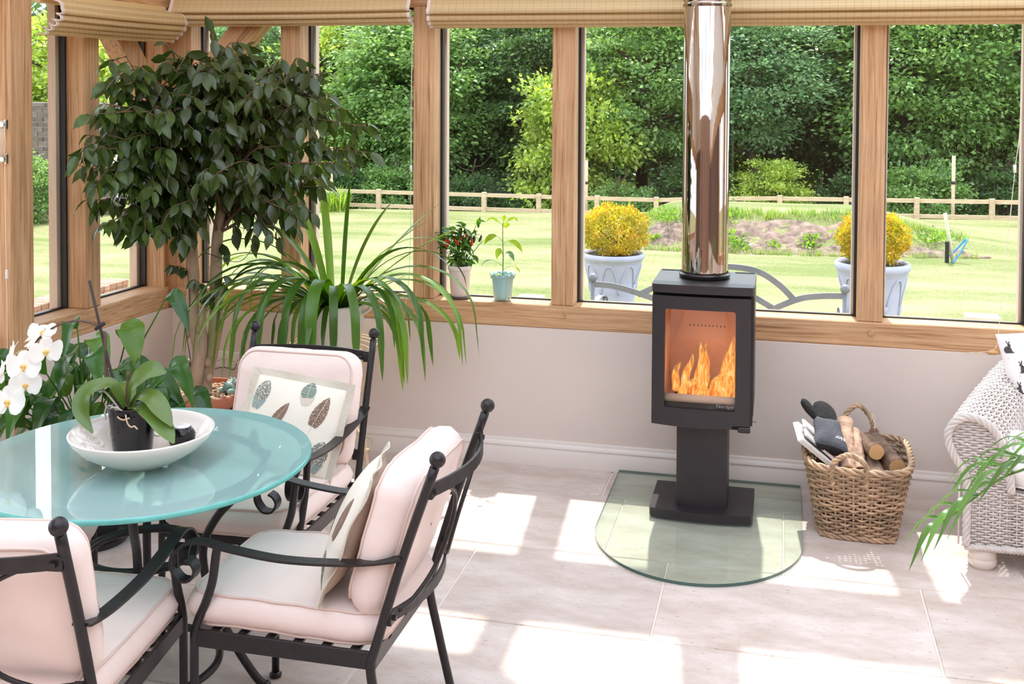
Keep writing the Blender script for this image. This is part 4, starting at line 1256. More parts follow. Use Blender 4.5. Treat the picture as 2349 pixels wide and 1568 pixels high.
MB().lathe([(0.0, 0.0), (0.106, 0.0), (0.108, 0.006), (0.108, 0.014), (0.1005, 0.02), (0.1005, 0.026)], 48).build('base_collar', mat('dark_steel_collar', srgb(70, 66, 64), 0.25, metal=0.9), flue, angle=40)
MB().lathe([(0.0985, 0.02), (0.0985, 1.150), (0.0955, 1.156)], 64).build('lower_pipe', M_STEEL, flue, angle=40)
MB().lathe([(0.0985, 1.190), (0.0985, 2.75), (0.0, 2.75)], 64).build('upper_pipe', M_STEEL, flue, angle=40)
MB().lathe([(0.097, 1.150), (0.1035, 1.152), (0.105, 1.160), (0.1005, 1.166), (0.1005, 1.172), (0.1045, 1.178), (0.1045, 1.186), (0.097, 1.192)], 64).build('joint_collar', M_STEEL, flue, angle=40)

# ------------------------------------------------------------------ woven wicker
def weave(mb, S, nu, nv, amp, r, closed=True, sides=5, stake_r=None, sub=2, jit=0.0, vr=(0, 1), pair=False, rs=np.random.RandomState(2), drop=None):
    """S(u,v)->point (arrays); nu stakes around, nv rows up. Rows run over and under the stakes."""
    def nrm(u, v):
        e = 1e-3
        du = S(u + e, v) - S(u - e, v); dv = S(u, np.minimum(v + e, 1)) - S(u, np.maximum(v - e, 0))
        n = np.cross(du, dv); return n / np.maximum(np.linalg.norm(n, axis=-1, keepdims=True), 1e-9)
    K = nu * sub * 2 + (0 if closed else 1)
    for j in range(nv):
        v = vr[0] + (vr[1] - vr[0]) * (j + 0.5) / nv
        u = np.arange(K) / (nu * sub * 2)
        vv = np.full(K, v)
        P = S(u, vv); N = nrm(u, vv)
        off = amp * np.sin(u * nu * PI + (j % 2) * PI + PI / 2) if not closed else amp * np.cos(u * nu * PI * (1 if nu % 2 == 0 else 1) + (j % 2) * PI)
        P = P + N * off[:, None] + jit * rs.normal(size=P.shape)
        T_ = np.roll(P, -1, 0) - np.roll(P, 1, 0) if closed else np.gradient(P, axis=0)
        T_ /= np.maximum(np.linalg.norm(T_, axis=1, keepdims=True), 1e-9)
        Bn = np.cross(T_, N)
        A = np.arange(sides) * 2 * PI / sides
        rr_ = r * (1 + 0.12 * rs.randn())
        V = P[:, None] + rr_ * (np.cos(A)[None, :, None] * N[:, None] + np.sin(A)[None, :, None] * Bn[:, None])
        i = np.arange(K if closed else K - 1)[:, None]; q = np.arange(sides)[None]
        i2 = (i + 1) % K; q2 = (q + 1) % sides
        Q = np.stack([i * sides + q, i2 * sides + q, i2 * sides + q2, i * sides + q2], -1).reshape(-1, 4)
        mb.add(V.reshape(-1, 3), Q)
    if stake_r:
        for k in range(nu + (0 if closed else 1)):
            u = np.full(14, k / nu); v = np.linspace(vr[0], vr[1], 14)
            P = S(u, v)
            mb.tube(P, stake_r, 5)

def braid(mb, P, R, r, turns, n=7, strands=3, sides=6):
    """rope of strands twisting along P"""
    P = np.asarray(P, float)
    t = np.gradient(P, axis=0); t /= np.linalg.norm(t, axis=1, keepdims=True)
    N = np.empty_like(P); a = np.array([0, 0, 1.0]) if abs(t[0][2]) < 0.9 else np.array([1.0, 0, 0])
    N[0] = norm(a - (a @ t[0]) * t[0])
    for i in range(1, len(P)): N[i] = norm(N[i - 1] - (N[i - 1] @ t[i]) * t[i])
    B = np.cross(t, N)
    s = np.concatenate([[0], np.cumsum(np.linalg.norm(np.diff(P, axis=0), axis=1))]); s /= s[-1]
    for k in range(strands):
        an = 2 * PI * (turns * s + k / strands)
        mb.tube(P + R * (np.cos(an)[:, None] * N + np.sin(an)[:, None] * B), r, sides)

# ------------------------------------------------------------------ log basket
M_WICK = mat('brown_willow', srgb(176, 148, 120), 0.6, var=0.25, vscale=14, island=0.28, bump=0.2, bscale=60)
bk = empty('log_basket', 'square tapered brown willow log basket standing by the stove', 'basket', (3.365, -0.38, 0.0), math.radians(-2))
def rrect(u, a, b, n=4.5):
    """rounded rectangle as a superellipse, u in turns"""
    th = u * 2 * PI
    c, s = np.cos(th), np.sin(th)
    k = (np.abs(c) ** n + np.abs(s) ** n) ** (-1 / n)
    return a * c * k, b * s * k
HB = 0.285
def SB(u, v):
    a = 0.152 + 0.055 * v; b2 = 0.185 + 0.06 * v
    x, y = rrect(u, a, b2)
    return np.stack([x, y, 0.012 + HB * v + 0.012 * v * (np.abs(x) / 0.2) ** 2], -1)
wv = MB(); weave(wv, SB, 34, 23, 0.006, 0.0062, True, 5, 0.005, jit=0.0006)
o = wv.build('woven_side', M_WICK, bk, smooth=True); o['kind'] = 'stuff'
for v, R_, nm in ((1.0, 0.008, 'rim'), (0.0, 0.007, 'foot_border')):
    u = np.linspace(0, 1, 121)
    rb2 = MB(); braid(rb2, SB(u, np.full(121, v)), R_, 0.0068, 13)
    rb2.build(nm, M_WICK, bk, smooth=True)
MB().box((-0.145, -0.178, 0.006), (0.145, 0.178, 0.014)).build('basket_floor', M_WICK, bk)
for yy, tz, xo in ((-0.245, 0.365, -0.035), (0.245, 0.425, 0.01)):
    s_ = -1 if yy < 0 else 1
    P = spline([(xo - 0.062, yy - s_ * 0.012, 0.235), (xo - 0.066, yy, 0.29), (xo - 0.055, yy + s_ * 0.006, 0.29 + (tz - 0.29) * 0.6), (xo, yy + s_ * 0.008, tz), (xo + 0.055, yy + s_ * 0.006, 0.29 + (tz - 0.29) * 0.6), (xo + 0.066, yy, 0.29), (xo + 0.062, yy - s_ * 0.012, 0.235)], 12)
    hb_ = MB(); braid(hb_, P, 0.0055, 0.0062, 6)
    hb_.build('handle', M_WICK, bk, smooth=True)
M_CARD = mat('brown_card_tag', srgb(168, 138, 118), 0.8, var=0.05)
M_RED = mat('red_reinforcing_ring', srgb(196, 78, 56), 0.6)
M_STRING = mat('white_string', srgb(235, 228, 220), 0.8)
tg = MB().prism([(-0.021, -0.05), (0.021, -0.05), (0.021, 0.0), (0.012, 0.013), (-0.012, 0.013), (-0.021, 0.0)], -0.0008, 0.0008, axis='y').build('luggage_tag', M_CARD, bk)
tg.location = (0.075, 0.20, 0.335); tg.rotation_euler = (0.25, 0, 0.1)
MB().tube([(0, -0.0015, 0.0), (0, 0.0015, 0.0)], 0.0045, 10).build('reinforcing_ring', M_RED, tg)
MB().tube(spline([(0, -0.002, 0.0), (0.006, 0.005, 0.025), (-0.004, 0.035, 0.045), (0.004, 0.04, 0.055), (0.002, -0.002, 0.0)], 6), 0.0012, 5).build('tag_string', M_STRING, tg)

# split logs in the basket: every log is its own thing
M_LOGBARK = mat('rough_log_bark', srgb(122, 98, 82), 0.95, var=0.5, vscale=22, bump=1.0, bscale=34, detail=7)
M_PALEBARK = mat('flaky_pale_bark', srgb(182, 150, 128), 0.95, var=0.45, vscale=18, bump=1.0, bscale=40, detail=7)
def endgrain():
    m, nt, b = new_mat('sawn_log_end')
    N, L = nt.nodes, nt.links
    tc = N.new('ShaderNodeTexCoord'); wv_ = N.new('ShaderNodeTexWave'); wv_.wave_type = 'RINGS'; wv_.rings_direction = 'Z'
    wv_.inputs['Scale'].default_value = 70; wv_.inputs['Distortion'].default_value = 3; wv_.inputs['Detail'].default_value = 3
    L.new(tc.outputs['Object'], wv_.inputs['Vector'])
    rp = N.new('ShaderNodeValToRGB'); rp.color_ramp.elements[0].color = srgb(186, 138, 92); rp.color_ramp.elements[1].color = srgb(216, 176, 128)
    L.new(wv_.outputs['Fac'], rp.inputs['Fac']); L.new(rp.outputs['Color'], b.inputs['Base Color']); b.inputs['Roughness'].default_value = 0.9
    return m
M_END = endgrain()
M_ENDDARK = mat('dark_split_wood', srgb(120, 88, 66), 0.9, var=0.3, vscale=20, bump=0.5)
def log(head, tail, r, lab, bark, endm, seed):
    head = Vector(head); tail = Vector(tail)
    ax = (tail - head); ln = ax.length
    root = empty('firewood_log', lab, 'log', head, 0, 'logs in the basket')
    root.rotation_euler = ax.to_track_quat('Z', 'Y').to_euler()
    rs_ = np.random.RandomState(seed)
    ph = rs_.rand(4) * 6.28
    def wob(R, Z, A):
        return R * (1 + 0.045 * np.sin(A * 2 + ph[0]) + 0.015 * np.sin(A * 5 + ph[1] + Z * 8) + 0.012 * np.sin(A * 9 + Z * 30 + ph[2])), Z
    zz = np.linspace(0, ln, 9)
    MB().lathe([(r * 0.985, 0.0)] + [(r, z) for z in zz[0:] + 0.002] + [(r * 0.6, ln + 0.004), (0, ln + 0.004)], 30, wob=wob).build('bark', bark, root, smooth=True)
    MB().lathe([(r * 0.95, 0.004), (r * 0.95, -0.001), (r * 0.6, -0.002), (0.0005, -0.002)], 30, wob=wob).build('sawn_end', endm, root, smooth=False)
LOGS = [((3.435, -0.47, 0.335), (3.41, -0.24, 0.31), 0.032, 'round log with a pale sawn end lying on top in the middle of the basket', M_LOGBARK, M_END),
        ((3.515, -0.49, 0.285), (3.45, -0.24, 0.31), 0.036, 'thick log with a pale sawn end leaning in the right corner of the basket', M_LOGBARK, M_END),
        ((3.325, -0.49, 0.255), (3.325, -0.24, 0.385), 0.030, 'flaky pale log standing steeply behind the front handle', M_PALEBARK, M_END),
        ((3.375, -0.48, 0.250), (3.36, -0.25, 0.34), 0.028, 'thin pale log between the steep log and the round log', M_PALEBARK, M_ENDDARK),
        ((3.44, -0.54, 0.235), (3.43, -0.24, 0.26), 0.036, 'split log with a dark hollow end under the round log', M_PALEBARK, M_ENDDARK),
        ((3.345, -0.55, 0.225), (3.345, -0.24, 0.235), 0.034, 'log with a brown end lying behind the front handle', M_LOGBARK, M_ENDDARK),
        ((3.228, -0.53, 0.225), (3.24, -0.22, 0.23), 0.032, 'log with a smooth tan end in the left corner of the basket', M_LOGBARK, M_END),
        ((3.29, -0.50, 0.165), (3.30, -0.22, 0.17), 0.034, 'log lying low inside the basket under the newspapers', M_LOGBARK, M_END),
        ((3.40, -0.50, 0.155), (3.40, -0.22, 0.16), 0.036, 'log lying low in the middle of the basket', M_LOGBARK, M_END),
        ((3.475, -0.50, 0.175), (3.47, -0.22, 0.18), 0.034, 'log lying low at the right inside the basket', M_LOGBARK, M_END)]
for i, l in enumerate(LOGS): log(l[0], l[1], l[2], l[3], l[4], l[5], i + 3)

# newspapers and glove on the left rim
M_PAPER = mat('newsprint', srgb(226, 222, 218), 0.85, var=0.05, vscale=30)
M_INK = mat('printed_grey_ink', srgb(120, 116, 118), 0.85, var=0.3, vscale=60)
M_PHOTO = mat('printed_colour_photo', srgb(120, 150, 90), 0.7, col2=srgb(200, 110, 150), vscale=25)
def paper(nm, loc, rot, w_, h_, th, n, lab, photo):
    root = empty(nm, lab, 'newspaper'); root.location = loc; root.rotation_euler = rot; root['group'] = 'papers in the log basket'
    for k in range(n):
        MB().box((-w_ / 2 + 0.002 * k, -h_ / 2 + 0.003 * (k % 2), k * th), (w_ / 2 - 0.001 * k, h_ / 2 - 0.002 * k, k * th + th * 0.86), 0.0008).build('sheet', M_PAPER, root)
    z = n * th
    for k in range(7):
        MB().box((-w_ / 2 + 0.012, -h_ / 2 + 0.02 + k * 0.018, z - 0.0002), (w_ / 2 - 0.03 - 0.01 * (k % 3), -h_ / 2 + 0.024 + k * 0.018, z + 0.0003)).build('print_line', M_INK, root)
    MB().box((w_ / 2 - 0.06, -h_ / 2 + 0.01, z - 0.0002), (w_ / 2 - 0.008, -h_ / 2 + 0.10, z + 0.0004)).build('photo', M_PHOTO, root)
paper('newspaper', (3.195, -0.42, 0.318), (0.0, math.radians(38), math.radians(4)), 0.20, 0.25, 0.0035, 6, 'folded newspaper stack leaning out over the left rim of the basket', True)
paper('magazine', (3.213, -0.42, 0.345), (0.0, math.radians(40), math.radians(2)), 0.17, 0.22, 0.003, 3, 'glossy magazine lying on the newspapers under the glove', True)
# heat-proof mitten glove: palm, cuff, thumb
M_SUEDE = mat('black_suede', srgb(30, 28, 30), 0.95, var=0.25, vscale=16, bump=0.4, bscale=70)
M_GREYSUEDE = mat('grey_suede', srgb(84, 85, 92), 0.95, var=0.18, vscale=16, bump=0.4, bscale=70)
gv = empty('stove_glove', 'black and grey suede stove glove lying on the papers in the basket', 'glove')
gv.location = (3.245, -0.42, 0.405); gv.rotation_euler = (math.radians(38), math.radians(20), math.radians(24))
def flatshape(outline, th, dome=0.5):
    P = np.array(outline); c = P.mean(0); n = len(P); mb = MB(); V = []
    lv = [(0.0, -1), (0.6, -0.9), (0.92, -0.5), (1.0, 0.0), (0.92, 0.5), (0.6, 0.9), (0.0, 1)]
    for s, z in lv:
        V.append(np.column_stack([c + (P - c) * max(s, 0.01), np.full(n, z * th / 2)]))
    V = np.concatenate(V)
    Q = [(l * n + i, l * n + (i + 1) % n, (l + 1) * n + (i + 1) % n, (l + 1) * n + i) for l in range(len(lv) - 1) for i in range(n)]
    return mb.add(V, Q)
ov = lambda pts: spline(np.array(pts), 5, closed=True)
flatshape(ov([(-0.052, 0.0), (-0.056, 0.05), (-0.05, 0.10), (-0.02, 0.128), (0.02, 0.128), (0.05, 0.10), (0.056, 0.05), (0.05, 0.0)]), 0.036).build('mitten', M_SUEDE, gv, smooth=True)
flatshape(ov([(-0.050, 0.02), (-0.088, 0.05), (-0.108, 0.085), (-0.104, 0.108), (-0.084, 0.108), (-0.06, 0.08), (-0.038, 0.05)]), 0.032).build('thumb', M_SUEDE, gv, smooth=True)
flatshape(ov([(-0.075, -0.105), (-0.066, -0.04), (-0.058, 0.03), (-0.02, 0.045), (0.02, 0.055), (0.058, 0.05), (0.066, -0.02), (0.075, -0.105), (0.0, -0.112)]), 0.046).build('cuff', M_GREYSUEDE, gv, smooth=True)
cf = MB().lathe([(0.0, 0.012), (0.055, 0.012), (0.07, 0.0), (0.073, -0.004), (0.069, 0.002)], 28, sy=0.30).build('cuff_opening', M_SUEDE, gv, smooth=True)
cf.location = (0, -0.108, 0); cf.rotation_euler = (PI / 2, 0, 0)
M_WHITEPRINT = mat('white_print', srgb(235, 232, 232), 0.7)
lettering('Nordpeis', 0.026, M_WHITEPRINT, gv, Matrix.Translation((0.058, -0.048, 0.0235)) @ Matrix.Rotation(PI, 4, 'Z') @ Matrix.Rotation(math.radians(3), 4, 'Y'))
# ------------------------------------------------------------------ dining table
M_WROUGHT = mat('black_wrought_iron', srgb(44, 41, 42), 0.36, metal=0.4, var=0.12, vscale=30, bump=0.12, bscale=120)
def table_glass():
    m, nt, b = new_mat('frosted_teal_glass')
    N, L = nt.nodes, nt.links
    om = N['Material Output']
    b.inputs['Base Color'].default_value = srgb(176, 212, 210)
    b.inputs['Roughness'].default_value = 0.35
    b.inputs['Specular IOR Level'].default_value = 0.0
    tr = N.new('ShaderNodeBsdfTransparent'); tr.inputs['Color'].default_value = srgb(170, 226, 220)
    m1 = N.new('ShaderNodeMixShader'); m1.inputs['Fac'].default_value = 0.42
    L.new(b.outputs['BSDF'], m1.inputs[1]); L.new(tr.outputs['BSDF'], m1.inputs[2])
    gl = N.new('ShaderNodeBsdfGlossy'); gl.inputs['Roughness'].default_value = 0.0
    fr = schlick(N, L, 2.1)
    mx = N.new('ShaderNodeMixShader')
    L.new(fr.outputs['Value'], mx.inputs['Fac']); L.new(m1.outputs['Shader'], mx.inputs[1]); L.new(gl.outputs['BSDF'], mx.inputs[2])
    L.new(mx.outputs['Shader'], om.inputs['Surface'])
    return m
M_TGLASS = table_glass()
M_TEDGE = mat('bright_aqua_glass_edge', srgb(120, 200, 196), 0.15, var=0.1, vscale=20, spec=0.8, trans=0.3)
TX, TY = 1.261, -2.291
table = empty('dining_table', 'round table with a frosted teal glass top on a black wrought iron base', 'table', (TX, TY, 0))
RT = 0.482
MB().lathe([(0.0, 0.730), (RT - 0.004, 0.730)], 96).build('glass_top', M_TGLASS, table, smooth=True)
MB().lathe([(RT - 0.004, 0.730), (RT, 0.727), (RT, 0.718), (RT - 0.004, 0.715), (RT - 0.03, 0.715)], 96).build('glass_edge', M_TEDGE, table, smooth=True)
def ring(r, z, tr_, n=56): return MB().tube([(r * math.cos(t), r * math.sin(t), z) for t in np.arange(n) * 2 * PI / n], tr_, 9, closed=True)
ring(0.345, 0.692, 0.0115).build('top_ring', M_WROUGHT, table, smooth=True)
ring(0.155, 0.455, 0.0125).build('waist_ring', M_WROUGHT, table, smooth=True)
ring(0.215, 0.125, 0.0115).build('lower_ring', M_WROUGHT, table, smooth=True)
for k in range(4):
    a = math.radians(28 + 90 * k)
    d = np.array([math.cos(a), math.sin(a), 0])
    prof = [(0.345, 0.685), (0.30, 0.62), (0.215, 0.54), (0.172, 0.455), (0.175, 0.36), (0.205, 0.26), (0.26, 0.14), (0.315, 0.045), (0.345, 0.008)]
    P = spline([d * r_ + np.array([0, 0, z]) for r_, z in prof], 6)
    lg = MB().tube(P, 0.0125, 9).build('leg', M_WROUGHT, table, smooth=True)
    MB().ball(tuple(d * 0.345 + np.array([0, 0, 0.012])), (0.018, 0.018, 0.012)).build('foot_pad', M_WROUGHT, lg, smooth=True)
    MB().tube([d * 0.345 + [0, 0, 0.70], d * 0.345 + [0, 0, 0.715]], 0.02, 10).build('glass_clip', M_WROUGHT, table, smooth=True)
    MB().tube([d * 0.14 + [0, 0, 0.455], d * 0.19 + [0, 0, 0.455]], 0.006, 6).build('bolt', M_WROUGHT, table, smooth=True)

# ------------------------------------------------------------------ wrought iron armchairs with cushions
M_FABRIC = mat('pale_pink_canvas', srgb(234, 215, 207), 0.85, var=0.03, vscale=5, bump=0.32, bscale=11, sheen=0.15, stretch=(1.0, 1.6, 1.0))
M_PIPING = mat('pink_piping', srgb(220, 195, 184), 0.85, var=0.03)
def rrect_pts(w_, h_, r, n=7):
    P = []
    for cx, cy, a0 in ((w_ / 2 - r, h_ / 2 - r, 0), (-w_ / 2 + r, h_ / 2 - r, PI / 2), (-w_ / 2 + r, -h_ / 2 + r, PI), (w_ / 2 - r, -h_ / 2 + r, 1.5 * PI)):
        for t in np.linspace(0, PI / 2, n): P.append((cx + r * math.cos(a0 + t), cy + r * math.sin(a0 + t)))
    # extra points along the straight sides
    R = []
    for i in range(len(P)):
        a = np.array(P[i]); b2 = np.array(P[(i + 1) % len(P)]); L_ = np.linalg.norm(b2 - a); k = max(1, int(L_ / 0.035))
        for q in range(k): R.append(a + (b2 - a) * q / k)
    return np.array(R)
def cushion(name, w_, h_, t, r, Mx, parent, dome=0.018, seed=0, sag=0.0):
    """box cushion: piped edges top and bottom, domed faces, soft wrinkles"""
    O = rrect_pts(w_, h_, r); n = len(O); rs_ = np.random.RandomState(seed); c = O.mean(0)
    ph = rs_.rand(6) * 6.28
    rings = []
    ang = np.arctan2(O[:, 1], O[:, 0])
    wr = 0.0009 * np.sin(ang * 13 + ph[0]) + 0.0008 * np.sin(ang * 29 + ph[1]) + 0.0007 * np.sin(ang * 47 + ph[2])
    edge_z = 0.004 * np.sin(ang * 2 + ph[3]) + 0.0012 * np.sin(ang * 5 + ph[4])
    def face(s, sign):
        k = 1 - s ** 3.0
        P = O * s
        crease = 0.004 * np.sin(P[:, 0] * 40 + ph[4] + P[:, 1] * 25) * (s > 0.2) + 0.003 * np.sin(P[:, 1] * 55 + ph[5] + P[:, 0] * 9)
        pin = 0.5 * wr * np.clip((s - 0.7) / 0.3, 0, 1) * 2
        z = sign * (t / 2 + dome * k) + crease * 0.7 * (1 - s ** 8) + pin * sign + edge_z * s ** 4 - sag * k
        return np.column_stack([P, z])
    L_ = []
    for s in (0.02, 0.25, 0.45, 0.62, 0.76, 0.87, 0.95, 1.0): L_.append(face(s, -1))
    for q in (0.2, 0.5, 0.8):
        bulge = 1 + (0.012 / max(w_, h_) * 2) * math.sin(q * PI) * 2
        P = O * bulge + (O / np.linalg.norm(O, axis=1, keepdims=True)) * wr[:, None] * 0.7
        L_.append(np.column_stack([P, (-t / 2 + q * t) + edge_z]))
    for s in (1.0, 0.95, 0.87, 0.76, 0.62, 0.45, 0.25, 0.02): L_.append(face(s, 1))
    V = np.concatenate(L_)
    Q = [(l * n + i, l * n + (i + 1) % n, (l + 1) * n + (i + 1) % n, (l + 1) * n + i) for l in range(len(L_) - 1) for i in range(n)]
    Mn = np.array(Mx)
    tf_ = lambda V_: V_ @ Mn[:3, :3].T + Mn[:3, 3]
    o = MB().add(tf_(V), Q).build(name, M_FABRIC, parent, smooth=True)
    for lv_ in (7, 11):
        pp = L_[lv_].copy(); pp[:, :2] *= 1.008
        MB().tube(tf_(pp), 0.0038, 6, closed=True).build('piping', M_PIPING, o, smooth=True)
    return o

def chair(loc, rz, lab, seed):
    ch = empty('dining_armchair', lab, 'chair', (loc[0], loc[1], 0), rz, 'wrought iron armchairs round the table')
    W = 0.24
    X1 = (1, 0, 0)
    for sx in (-1, 1):
        x = sx * W
        P = spline([(x, -0.155, 0.862), (x, -0.075, 0.634), (x, -0.003, 0.40), (x, 0.012, 0.33), (x, -0.018, 0.19), (x, -0.062, 0.008)], 6)
        bl = MB().tube(P, 0.0125, 10).build('back_leg', M_WROUGHT, ch, smooth=True)
        MB().ball((x, -0.162, 0.882), 0.0205, 14, 10).build('ball_finial', M_WROUGHT, bl, smooth=True)
        MB().lathe([(0.0, 0.012), (0.010, 0.012), (0.017, 0.006), (0.016, 0.0), (0.0, 0.0)], 12, (x, -0.062, 0)).build('foot', M_WROUGHT, bl, smooth=True)
        P = spline([(x, 0.432, 0.606), (x, 0.438, 0.586), (x, 0.449, 0.512), (x, 0.468, 0.455), (x, 0.490, 0.405), (x, 0.502, 0.365)], 6)
        P = np.vstack([P, [(x, 0.503, 0.20), (x, 0.503, 0.01)]])
        flg = MB().tube(P, 0.0115, 10).build('front_leg', M_WROUGHT, ch, smooth=True)
        MB().lathe([(0.0, 0.018), (0.011, 0.017), (0.019, 0.010), (0.018, 0.003), (0.012, 0.0), (0.0, 0.0)], 14, (x, 0.503, 0)).build('foot', M_WROUGHT, flg, smooth=True)
        P = spline([(x, -0.073, 0.632), (x, -0.045, 0.620), (x, 0.07, 0.600), (x, 0.25, 0.590), (x, 0.40, 0.602), (x, 0.475, 0.614), (x, 0.525, 0.603), (x, 0.558, 0.572), (x, 0.561, 0.538), (x, 0.538, 0.510), (x, 0.508, 0.512), (x, 0.494, 0.536), (x, 0.503, 0.556), (x, 0.519, 0.565)], 6)
        MB().tube(P, 1, flat=(0.0065, 0.036), ref=X1).build('armrest', M_WROUGHT, ch)
        MB().box((x - 0.005, 0.0, 0.335), (x + 0.005, 0.50, 0.38), 0.001).build('side_rail', M_WROUGHT, ch)
        # back scroll rods, bowing towards each other
        P = spline([(sx * 0.20, -0.148, 0.795), (sx * 0.15, -0.160, 0.785), (sx * 0.07, -0.158, 0.735), (sx * 0.03, -0.135, 0.64), (sx * 0.06, -0.100, 0.535), (sx * 0.14, -0.070, 0.485), (sx * 0.20, -0.048, 0.474)], 6)
        MB().tube(P, 0.0062, 8).build('back_rod', M_WROUGHT, ch, smooth=True)
        for y_, z_ in ((-0.137, 0.80), (-0.030, 0.47)):
            MB().box((x - 0.034 * (sx > 0) - 0.0 * (sx < 0), y_ - 0.012, z_ - 0.02), (x + 0.034 * (sx < 0), y_ + 0.002, z_ + 0.012), 0.001).build('bracket', M_WROUGHT, ch)
            MB().tube([(x - sx * 0.018, y_ - 0.020, z_ - 0.005), (x - sx * 0.018, y_ - 0.006, z_ - 0.005)], 0.0075, 6).build('bolt', M_WROUGHT, ch)
    xs_ = np.linspace(-W, W, 13)
    MB().tube([(x, -0.137 - 0.055 * (1 - (x / W) ** 2), 0.80) for x in xs_], 1, flat=(0.007, 0.034), ref=(0, 0, 1)).build('top_rail', M_WROUGHT, ch)
    MB().tube([(x, -0.030 - 0.055 * (1 - (x / W) ** 2), 0.47) for x in xs_], 1, flat=(0.007, 0.030), ref=(0, 0, 1)).build('lower_rail', M_WROUGHT, ch)
    MB().box((-W, 0.495, 0.335), (W, 0.505, 0.38), 0.001).build('front_rail', M_WROUGHT, ch)
    MB().box((-W, 0.0, 0.335), (W, 0.01, 0.38), 0.001).build('rear_rail', M_WROUGHT, ch)
    for k in range(6):
        y = 0.045 + k * 0.078
        MB().box((-W, y, 0.372), (W, y + 0.026, 0.378)).build('seat_slat', M_WROUGHT, ch)
    for k in range(3):
        x = -0.13 + k * 0.13
        MB().box((x - 0.012, 0.0, 0.365), (x + 0.012, 0.50, 0.371)).build('seat_strap', M_WROUGHT, ch)
    cushion('seat_cushion', 0.44, 0.535, 0.080, 0.075, Matrix.Translation((0, 0.268, 0.424)), ch, 0.012, seed)
    lean = math.radians(17)
    Mx = Matrix.Translation((0, -0.004, 0.640)) @ Matrix.Rotation(lean, 4, 'X') @ Matrix.Rotation(PI / 2, 4, 'X')
    cushion('back_cushion', 0.435, 0.365, 0.095, 0.065, Mx, ch, 0.022, seed + 5)
    return ch
CH_A = chair((2.07, -2.30), math.radians(90), 'wrought iron armchair side-on at the right of the table with a feather cushion', 1)
CH_B = chair((1.345, -1.43), math.radians(180), 'wrought iron armchair behind the table facing the camera with a feather cushion', 2)
CH_C = chair((1.333, -3.005), math.radians(8.4), 'wrought iron armchair nearest the camera seen from behind at the left', 3)
CH_D = chair((0.44, -2.30), math.radians(-90), 'wrought iron armchair mostly hidden beyond the left side of the glass table', 4)

# ------------------------------------------------------------------ feather print scatter cushions
M_LINEN = mat('cream_linen', srgb(228, 222, 208), 0.9, var=0.02, vscale=10, bump=0.12, bscale=220)
M_LINENB = mat('taupe_linen_back', srgb(176, 154, 138), 0.9, var=0.04, vscale=8, bump=0.12, bscale=200)
M_FLANGE = mat('stone_linen_border', srgb(204, 196, 180), 0.9, var=0.03, vscale=8, bump=0.1, bscale=200)
def spotted(name, base, spot, sc):
    m, nt, b = new_mat(name); N, L = nt.nodes, nt.links
    tc = N.new('ShaderNodeTexCoord'); vo = N.new('ShaderNodeTexVoronoi'); vo.inputs['Scale'].default_value = sc
    L.new(tc.outputs['Object'], vo.inputs['Vector'])
    rp = N.new('ShaderNodeValToRGB'); rp.color_ramp.elements[0].position = 0.30; rp.color_ramp.elements[0].color = spot
    rp.color_ramp.elements[1].position = 0.38; rp.color_ramp.elements[1].color = base
    L.new(vo.outputs['Distance'], rp.inputs['Fac']); L.new(rp.outputs['Color'], b.inputs['Base Color']); b.inputs['Roughness'].default_value = 0.9
    return m
M_F_GREY = spotted('grey_spotted_print', srgb(128, 130, 122), srgb(226, 222, 210), 170)
M_F_BLUE = mat('grey_blue_print', srgb(140, 158, 156), 0.9, var=0.2, vscale=60)
M_F_BROWN = mat('brown_print', srgb(134, 108, 94), 0.9, var=0.2, vscale=70)
M_F_BROWNS = spotted('brown_spotted_print', srgb(120, 96, 82), srgb(196, 178, 162), 230)
M_F_TEAL = mat('teal_striped_print', srgb(74, 106, 100), 0.9, col2=srgb(160, 168, 150), vscale=3, stretch=(1, 60, 1))
M_F_QUILL = mat('pale_quill_print', srgb(206, 194, 178), 0.9)
